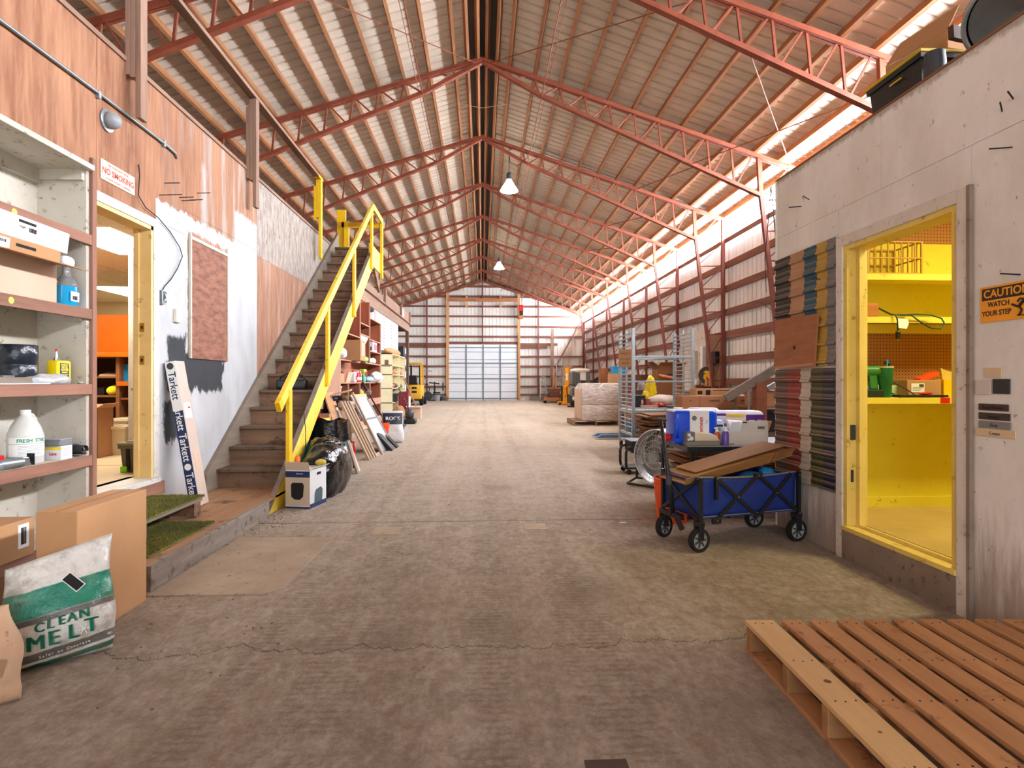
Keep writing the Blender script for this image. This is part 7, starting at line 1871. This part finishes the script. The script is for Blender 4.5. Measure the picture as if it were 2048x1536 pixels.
for k, (x, y, s, h_, lb) in enumerate(((4.9, 16.2, .4, .95, 'tan carton with open flaps behind the goods pile'), (3.95, 15.3, .5, 1.0, 'tan carton at the right of the blue tub'), (4.5, 15.0, .55, 1.1, 'brown carton near the side wall, behind the goods pile'))):
    carton('goods_carton', lb, (x, y, 0), (s, s, h_), M_card if k != 2 else M_carddk, rz=.1 * k, flaps=k == 0)
o = thing('red_handtruck', 'red and black hand truck right of the wrapped load', 'hand truck', (3.80, 15.9, 0)); MB().tube([(0, 0, .1), (0, .05, 1.2), (.1, .05, 1.28), (.25, .05, 1.28), (.35, .05, 1.2), (.35, 0, .1)], .018, 8).build('frame', M_redp, o, smooth=True)
for z in (.3, .6, .9): MB().box(0, .35, .0, .03, z, z + .04).build('cross_bar', M_redp, o)
for x in (-.04, .39): MB().lathe([(.10, -.03), (.10, .03)], c=(x, .05, .10), n=18, axis='x').build('wheel', M_rubber, o)
# long flooring carton and bench clutter between rack and outbuilding
bn = thing('grey_bench', 'long grey workbench behind the folding table', 'bench', (3.6, 8.6, 0)); MB().box(-.6, 1.2, -.5, .9, .76, .80).build('bench_top', M_dkgrey, bn); MB().box(-.55, 1.15, -.45, .85, .05, .72).build('drawer_body', mat('desk_grey', (112, 114, 120), rough=.5), bn)
jb_ = thing('long_carton', 'long brown flooring carton with upside-down lettering on the bench', 'box', (3.35, 8.28, .801)); MB().box(-.56, .52, -.13, .13, 0, .185).build('carton_body', mat('flooring_card', (168, 116, 80), (156, 104, 70), 4, rough=.8), jb_, .003)
MB().box(-.30, -.296, -.1315, -.13, 0, .185).build('carton_seam', M_ink, jb_)
for x in (-.09, .13, .36): text('Junckers', .042, M_ink, jb_, (x, -.1315, .115), (PI / 2, PI, 0), extrude=.0004, bold=.0012)
text('oak', .034, M_ink, jb_, (-.43, -.1315, .115), (PI / 2, PI, 0), extrude=.0004)
o = thing('marked_carton', 'low tan carton with black marks behind the long carton', 'box', (3.42, 8.62, .801)); MB().box(-.30, .24, -.12, .12, 0, .285).build('carton_body', M_card, o, .003); MB().box(-.27, -.20, -.1215, -.12, .20, .25).build('print_mark', M_ink, o); MB().box(-.15, -.08, -.1215, -.12, .19, .265).build('print_mark', M_ink, o); MB().box(-.04, .2, -.1215, -.12, .255, .265).build('print_mark', M_ink, o)
tag(MB().box(3.72, 4.25, 8.5, 8.75, .801, .985).build('white_carton', M_shelfin), 'plain off-white carton behind the leaning beam', 'box')
tag(MB().obox((4.15, 9.2, .93), (.50, .4, .04), (0, .05, .1)).build('paper_stack', M_label), 'stack of white papers on the grey bench', 'papers')
tag(MB().box(3.95, 4.4, 9.0, 9.4, .801, .905).build('drawer_box', M_grey), 'grey drawer box under the paper stack', 'box')
tag(MB().blob((4.35, 9.2, 1.02), (.22, .15, .06), amp=.3, freq=8, seed=9).build('blue_red_rag', mat('blue_rag', (60, 90, 150), (190, 110, 100), 8, rough=.8, contrast=2), smooth=True), 'blue and pink rags on the paper stack', 'rags')
for k, x in enumerate((3.42, 3.52)):
    tag(MB().lathe([(.035, 0), (.035, .09), (.02, .11), (.02, .14), (.001, .14)], c=(x, 9.35, .801), n=14).build('small_jar', M_label if k == 0 else M_grey, smooth='auto'), ('white', 'grey')[k] + ' small jar on the grey bench', 'jar')
# sloping beam on a post near the outbuilding corner
bm = thing('sloping_beam', 'sloping grey lumber beam resting on a dark post', 'beam', (0, 0, 0)); MB().beam((3.00, 7.15, .98), (3.75, 7.0, 1.46), .09, .10).build('beam', M_strgrey, bm, .004); MB().box(3.33, 3.46, 7.02, 7.14, 0, 1.17).build('post', M_brshelf, bm); MB().beam((3.50, 7.1, 1.10), (3.80, 7.1, 1.28), .05, .05).build('steel_strut', M_galv, bm)
mr = thing('metal_shelf', 'narrow metal frame shelf with cartons behind the sloping beam', 'shelf', (3.50, 7.6, 0))
for x in (0, .6):
    for y in (0, .4): MB().box(x - .012, x + .012, y - .012, y + .012, 0, 1.12).build('post', M_galv, mr)
for z in (.25, .52, .86, 1.1): MB().box(0, .6, 0, .4, z - .015, z).build('shelf_board', M_carddk, mr)
carton('shelf_carton', 'tan carton on the narrow metal shelf', (3.75, 7.8, .862), (.3, .3, .2), M_card); carton('shelf_carton', 'dark carton low on the narrow metal shelf', (3.80, 7.8, .522), (.35, .3, .26), M_blackmat)
# plywood workshop back board with shelf, disc and meter
wk = struct('wall_workshop')
MB().box(6.38, 6.40, 16.6, 18.8, .6, 2.75).build('white_panel', mat('peeling_white_panel', (206, 200, 192), (180, 170, 160), 3, rough=.8, speck=(120, 92, 80), speck_amt=.09, speck_scale=6), wk)
MB().box(6.29, 6.38, 17.2, 17.45, .5, 2.1).build('white_jamb', M_shelfin, wk); MB().box(6.30, 6.38, 16.62, 16.8, .5, 2.2).build('torn_jamb', M_wbag, wk)
M_wkb = wood('workshop_brown', (128, 92, 68), (98, 68, 50), 'z', 2)
MB().box(6.355, 6.38, 15.48, 16.5, .9, 2.35).build('brown_panel', M_wkb, wk)
wbn = thing('workshop_bench', 'brown workbench against the right wall under the round sign', 'bench', (0, 0, 0)); MB().box(5.78, 6.35, 15.5, 17.6, .84, .90).build('work_top', M_wkb, wbn); MB().box(5.85, 6.33, 15.55, 17.5, 0, .84).build('work_base', M_carddk, wbn); MB().box(6.1, 6.35, 15.6, 16.9, 1.04, 1.07).build('small_shelf', M_wkb, wbn); MB().box(6.30, 6.35, 15.6, 16.9, .90, 1.04).build('shelf_back', M_wkb, wbn)
dc = thing('round_sign', 'round dark sign with a yellow bird emblem in the workshop corner', 'sign', (6.25, 16.15, 1.36), rz=-.75); MB().lathe([(.25, -.012), (.25, .012)], c=(0, 0, 0), n=36, axis='y').build('disc', mat('sign_dark', (52, 46, 42), rough=.6), dc); MB().tube([(.245 * math.cos(a), -.014, .245 * math.sin(a)) for a in [i * PI / 18 for i in range(36)]], .008, 5, closed=True).build('rim', mat('sign_rim', (150, 130, 96), rough=.6), dc)
MB().prism([(-.10, -.08), (-.04, -.14), (.0, -.02), (.05, -.12), (.11, -.02), (.12, .06), (.06, .12), (-.03, .14), (-.10, .08), (-.02, .06), (-.09, .02)], 'y', -.018, -.013).build('emblem', mat('emblem_gold', (232, 172, 30), rough=.5), dc)
for k, (y, c_) in enumerate(((16.75, (222, 220, 214)), (16.5, (150, 150, 146)), (15.95, (196, 130, 70)), (15.7, (180, 110, 60)))):
    tag(MB().lathe([(.05, 0), (.055, .13), (.03, .17), (.03, .20), (.001, .20)], c=(6.17, y, 1.071), n=14).build('shop_bottle', mat('shop_bottle_%d' % k, c_, rough=.4), smooth='auto'), ('white bottle', 'grey can', 'tan tub', 'brown tub')[k] + ' on the small workshop shelf', 'bottle')
mt = thing('meter_box', 'dark electrical meter box on the workshop panel', 'electrical box', (6.355, 15.82, 1.68)); MB().box(-.12, 0, -.28, .28, 0, .32).build('box_body', M_blackmat, mt, .01); MB().box(-.126, -.12, .05, .2, .08, .24).build('window', M_grey, mt); MB().cyl((-.05, 0, 0), (-.05, 0, -.5), .02, n=8).build('conduit', M_dkgrey, mt)
tag(MB().box(5.85, 6.05, 15.9, 16.2, .901, 1.10).build('brown_tool_box', M_carddk), 'brown box on the workshop worktop', 'box')
wire('hanging_wire', [(6.35, 13.2, 3.0), (6.32, 12.6, 2.75), (6.30, 11.9, 2.95), (6.30, 11.0, 3.2)], .008, M_blackmat, 'dark wire drooping along the right wall girts')
wire('hanging_wire', [(5.75, 11.7, 3.0), (4.5, 9.2, 3.15), (3.2, 6.4, 3.35), (2.45, 4.8, 2.30)], .006, M_blackmat, 'thin wire from the right truss leg to the outbuilding corner')
tag(MB().cyl((4.30, 14.0, .0), (4.15, 13.9, 1.62), .022, n=8).build('white_pipe', M_label), 'slim white pipe leaning behind the goods pile', 'pipe')

# ================================================================ far right corner
lad = None
def ladder(loc, h, w, label, rz=0):
    t = thing('step_ladder', label, 'ladder', loc, rz)
    for s in (-1, 1):
        MB().beam((s * w / 2, 0, 0), (s * w * .32, .28, h), .05, .03).build('front_rail', M_galv, t); MB().beam((s * w / 2, .75, 0), (s * w * .32, .32, h), .035, .025).build('rear_rail', M_galv, t)
    n_ = int(h / .3)
    for k in range(1, n_ + 1):
        f_ = k / (n_ + .3); x = w / 2 - (w * .18) * f_
        MB().box(-x, x, .28 * f_ - .04, .28 * f_ + .05, h * f_ - .03, h * f_).build('step', M_galv, t)
    MB().box(-w * .36, w * .36, .2, .4, h - .02, h + .02).build('top_cap', M_galv, t, .004)
ladder((3.72, 35.9, 0), 1.5, .42, 'aluminium step ladder right of the big door'); ladder((4.70, 35.8, 0), 2.6, .48, 'taller step ladder behind the lumber stack')
for k in range(6):
    tag(MB().box(-.28, .28, -.9, .9, 0, .10).build('lumber_piece', M_girty, loc=(4.08 + .04 * (k % 2), 33.8, .12 + k * .115), rz=.05 * (k % 3 - 1)), ('lowest', 'second lowest', 'third from the bottom', 'third from the top', 'second from the top', 'topmost')[k] + ' dark rough timber in the stack near the step ladders', 'timber', 'timber stack by the ladders')
tag(MB().obox((4.20, 34.9, 1.02), (.09, .05, 2.02), (.04, .02, 0)).build('leaning_board', M_newwood), 'pale board standing on the timber stack', 'board'); tag(MB().obox((4.30, 34.5, 1.15), (.09, .05, .7), (.06, -.03, 0)).build('leaning_board', M_newwood), 'shorter pale board beside the standing one', 'board')
dl = thing('wood_dolly', 'flat wooden dolly on small wheels near the yellow stacker', 'dolly', (3.80, 32.4, 0)); MB().box(-.46, .46, -.3, .3, .14, .24).build('deck', M_newwoodx, dl); MB().box(-.40, .40, -.2, .2, .24, .30).build('cross_piece', M_newwoodx, dl)
for x in (-.36, .36):
    for y in (-.22, .22): MB().lathe([(.07, -.03), (.07, .03)], c=(x, y, .07), n=14, axis='y').build('caster', M_rubber, dl)
sk_ = thing('pallet_stacker', 'orange yellow electric pallet stacker parked on the right', 'stacker', (4.22, 30.0, 0)); M_sy = mat('stacker_yellow', (246, 164, 14), (236, 150, 10), 3, rough=.4)
MB().box(.0, .17, -.1, .1, .05, 1.88).build('mast', M_sy, sk_, .01); MB().prism([(-.20, .05), (.17, .05), (.17, .98), (-.10, .98), (-.16, .9)], 'y', -.32, -.1).build('power_unit', M_sy, sk_, .02); MB().box(-.40, .34, -.5, -.3, .04, .16).build('leg', M_sy, sk_, .03); MB().box(-.40, -.22, -.5, .1, .04, .18).build('leg', M_sy, sk_, .03); MB().box(-.24, -.17, -.33, -.12, .2, .95).build('side_panel', M_blackmat, sk_)
MB().box(-.19, .02, -.105, -.1, 1.35, 1.42).build('upper_guard', M_galv, sk_); MB().tube([(-.30, -.1, .9), (-.38, -.1, 1.2), (-.3, -.1, 1.4), (.0, -.1, 1.45)], .02, 6).build('guard_hoop', M_galv, sk_, smooth=True); MB().box(.02, .12, -.104, -.1, 1.25, 1.6).build('decal', M_label, sk_); MB().lathe([(.04, -.01), (.04, .0), (.001, 0)], c=(-.02, -.32, .45), n=14, axis='y').build('emblem', M_redink, sk_)
for x in (-.34, .25): MB().lathe([(.07, -.03), (.07, .03)], c=(x, -.44, .07), n=14, axis='y').build('wheel', M_rubber, sk_)
for k, x in enumerate((4.40, 4.55, 4.70, 4.84)):
    tag(MB().box(x - .06, x + .06, 31.5 + .06 * k, 31.54 + .06 * k, 0, 2.06).build('upright_board', wood('tan_sheet', (190, 150, 110), (150, 108, 74), 'z', 2)), ('leftmost', 'second', 'third', 'rightmost')[k] + ' tan board standing behind the yellow stacker', 'board', 'boards behind the stacker')
gc = thing('grey_bin', 'big grey bin with pale domed lid behind the wrapped load', 'bin', (4.68, 28.2, 0)); MB().box(-.42, .42, -.4, .4, 0, 1.68).build('bin_body', mat('bin_grey', (104, 104, 102), (90, 90, 88), 3, rough=.6), gc, .03); MB().blob((0, 0, 1.70), (.46, .44, .12), e=.6).build('lid', mat('pale_lid', (212, 206, 196), rough=.6), gc, smooth=True); MB().box(-.05, .22, -.408, -.4, 1.25, 1.62).build('notice', M_label, gc); MB().box(-.02, .2, -.409, -.4, .85, 1.22).build('dark_patch', M_black, gc)
for k in range(4): MB().box(-.4 + .08 * k, -.37 + .08 * k, -.406, -.4, .2, 1.6).build('rib', M_dkgrey, gc)
hm = thing('pressure_washer', 'dark wheeled machine with hoses between stacker and wrapped load', 'machine', (4.10, 27.2, 0)); MB().box(-.16, .22, -.2, .2, .2, .6).build('engine', M_dkgrey, hm, .04); MB().tube([(-.15, 0, .2), (-.2, 0, .9), (-.05, 0, 1.06), (.2, 0, 1.02)], .025, 8).build('handle', M_black, hm, smooth=True); MB().tube([(.1 + .2 * math.cos(a), -.22, .72 + .2 * math.sin(a)) for a in [i * PI / 8 for i in range(16)]], .03, 8, closed=True).build('hose_coil', M_steel, hm, smooth=True)
MB().lathe([(.16, -.04), (.16, .04)], c=(.1, -.25, .16), n=20, axis='y').build('wheel', M_rubber, hm); MB().box(-.2, .15, -.3, -.2, .02, .08).build('foot', M_black, hm); MB().blob((.12, -.2, .4), (.1, .06, .12), amp=.3, freq=9, seed=2).build('white_cover', M_wbag, hm, smooth=True)
tag(MB().obox((5.35, 27.5, 1.30), (.35, .2, .14), (0, -.5, 0)).build('machine_saddle', M_black, bevel=.03), 'black machine seat right of the grey bin', 'seat'); tag(MB().box(5.2, 5.5, 27.4, 27.7, 0, 1.2).build('seat_post', M_blackmat), 'dark stand under the black machine seat', 'stand')
tag(MB().box(4.30, 4.48, 36.95, 37.05, .9, 4.5).build('wall_post', M_greywood), 'tall grey lumber post against the far wall beside brown planks', 'post')

# ================================================================ near wooden pallet
np_ = thing('near_pallet', 'new orange-brown wooden pallet in the right foreground', 'pallet', (1.16, 2.56, 0), rz=-.042)
M_palb = wood('pallet_orange_wood', (204, 152, 104), (166, 116, 76), 'y', 2.4, speck=(120, 70, 40), speck_amt=.10, speck_scale=5, rand=.12)
M_palp = wood('pallet_pale_wood', (222, 186, 134), (196, 152, 100), 'y', 2.2, rand=.0)
M_pals = wood('pallet_stringer_wood', (172, 128, 84), (138, 98, 62), 'x', 2.4)
PZ = .135
x = 0.0
k = 0
MB_nail = None
while x < 1.27:
    bw_ = .126 if k == 0 else .086
    o = MB().box(x, x + bw_, -1.06, .0, PZ - .02, PZ).build('deck_board', M_palp if k == 0 else M_palb, np_, .003)
    for y in (-.04, -.385, -.665, -1.0):
        for u in ((.25, .5, .8) if k == 0 else (.3, .72)):
            n_ = MB().cyl((0, 0, -.001), (0, 0, .001), .0035, n=8)
            if MB_nail is None: MB_nail = n_.build('nail_head', M_ink, o, loc=(x + bw_ * u, y, PZ))
            else: inst(MB_nail, o, (x + bw_ * u, y + random.uniform(-.008, .008), PZ))
    x += bw_ + .037; k += 1
for y in (-.06, -.40, -.68, -1.02):
    MB().box(0.0, 1.27, y - .0, y + .04, .018, PZ - .02).build('stringer', M_pals, np_, .003)
for x0, x1 in ((0, .09), (.40, .49), (.78, .87), (1.17, 1.26)):
    MB().box(x0, x1, -1.06, 0, 0, .018).build('bottom_board', M_palb, np_, .002)
MB().lathe([(.013, 0), (.013, .0008), (.001, .0008)], c=(.075, -.54, PZ), n=14).build('knot', M_carddk, np_)
MB().lathe([(.006, 0), (.006, .0008), (.001, .0008)], c=(.07, -.84, PZ), n=10).build('knot', M_carddk, np_)
# floor litter
rnd = random.Random(21)
M_leaf = mat('dry_litter', (116, 94, 74), (90, 70, 54), 9, rough=.9)
lit_mb = MB()
for _ in range(240):
    t = rnd.random()
    if t < .62:
        x, y = -1.86 + abs(rnd.gauss(0, .10)), rnd.uniform(3.3, 5.5)
    elif t < .72:
        x, y = rnd.uniform(-1.7, -1.0), rnd.uniform(2.2, 3.4)
    elif t < .85:
        x, y = -1.5 + abs(rnd.gauss(0, .2)), rnd.uniform(6, 11)
    else:
        x, y = rnd.uniform(-1.2, 2.2), rnd.uniform(1.9, 8)
    a = rnd.uniform(0, PI); l = rnd.uniform(.004, .014); w_ = rnd.uniform(.0015, .004)
    lit_mb.obox((x, y, .003), (l, w_, .004), (rnd.uniform(-.2, .2), rnd.uniform(-.2, .2), a))
o = lit_mb.build('floor_litter', M_leaf); tag(o, 'dry leaf and dust litter scattered on the concrete floor', 'litter', kind='stuff')
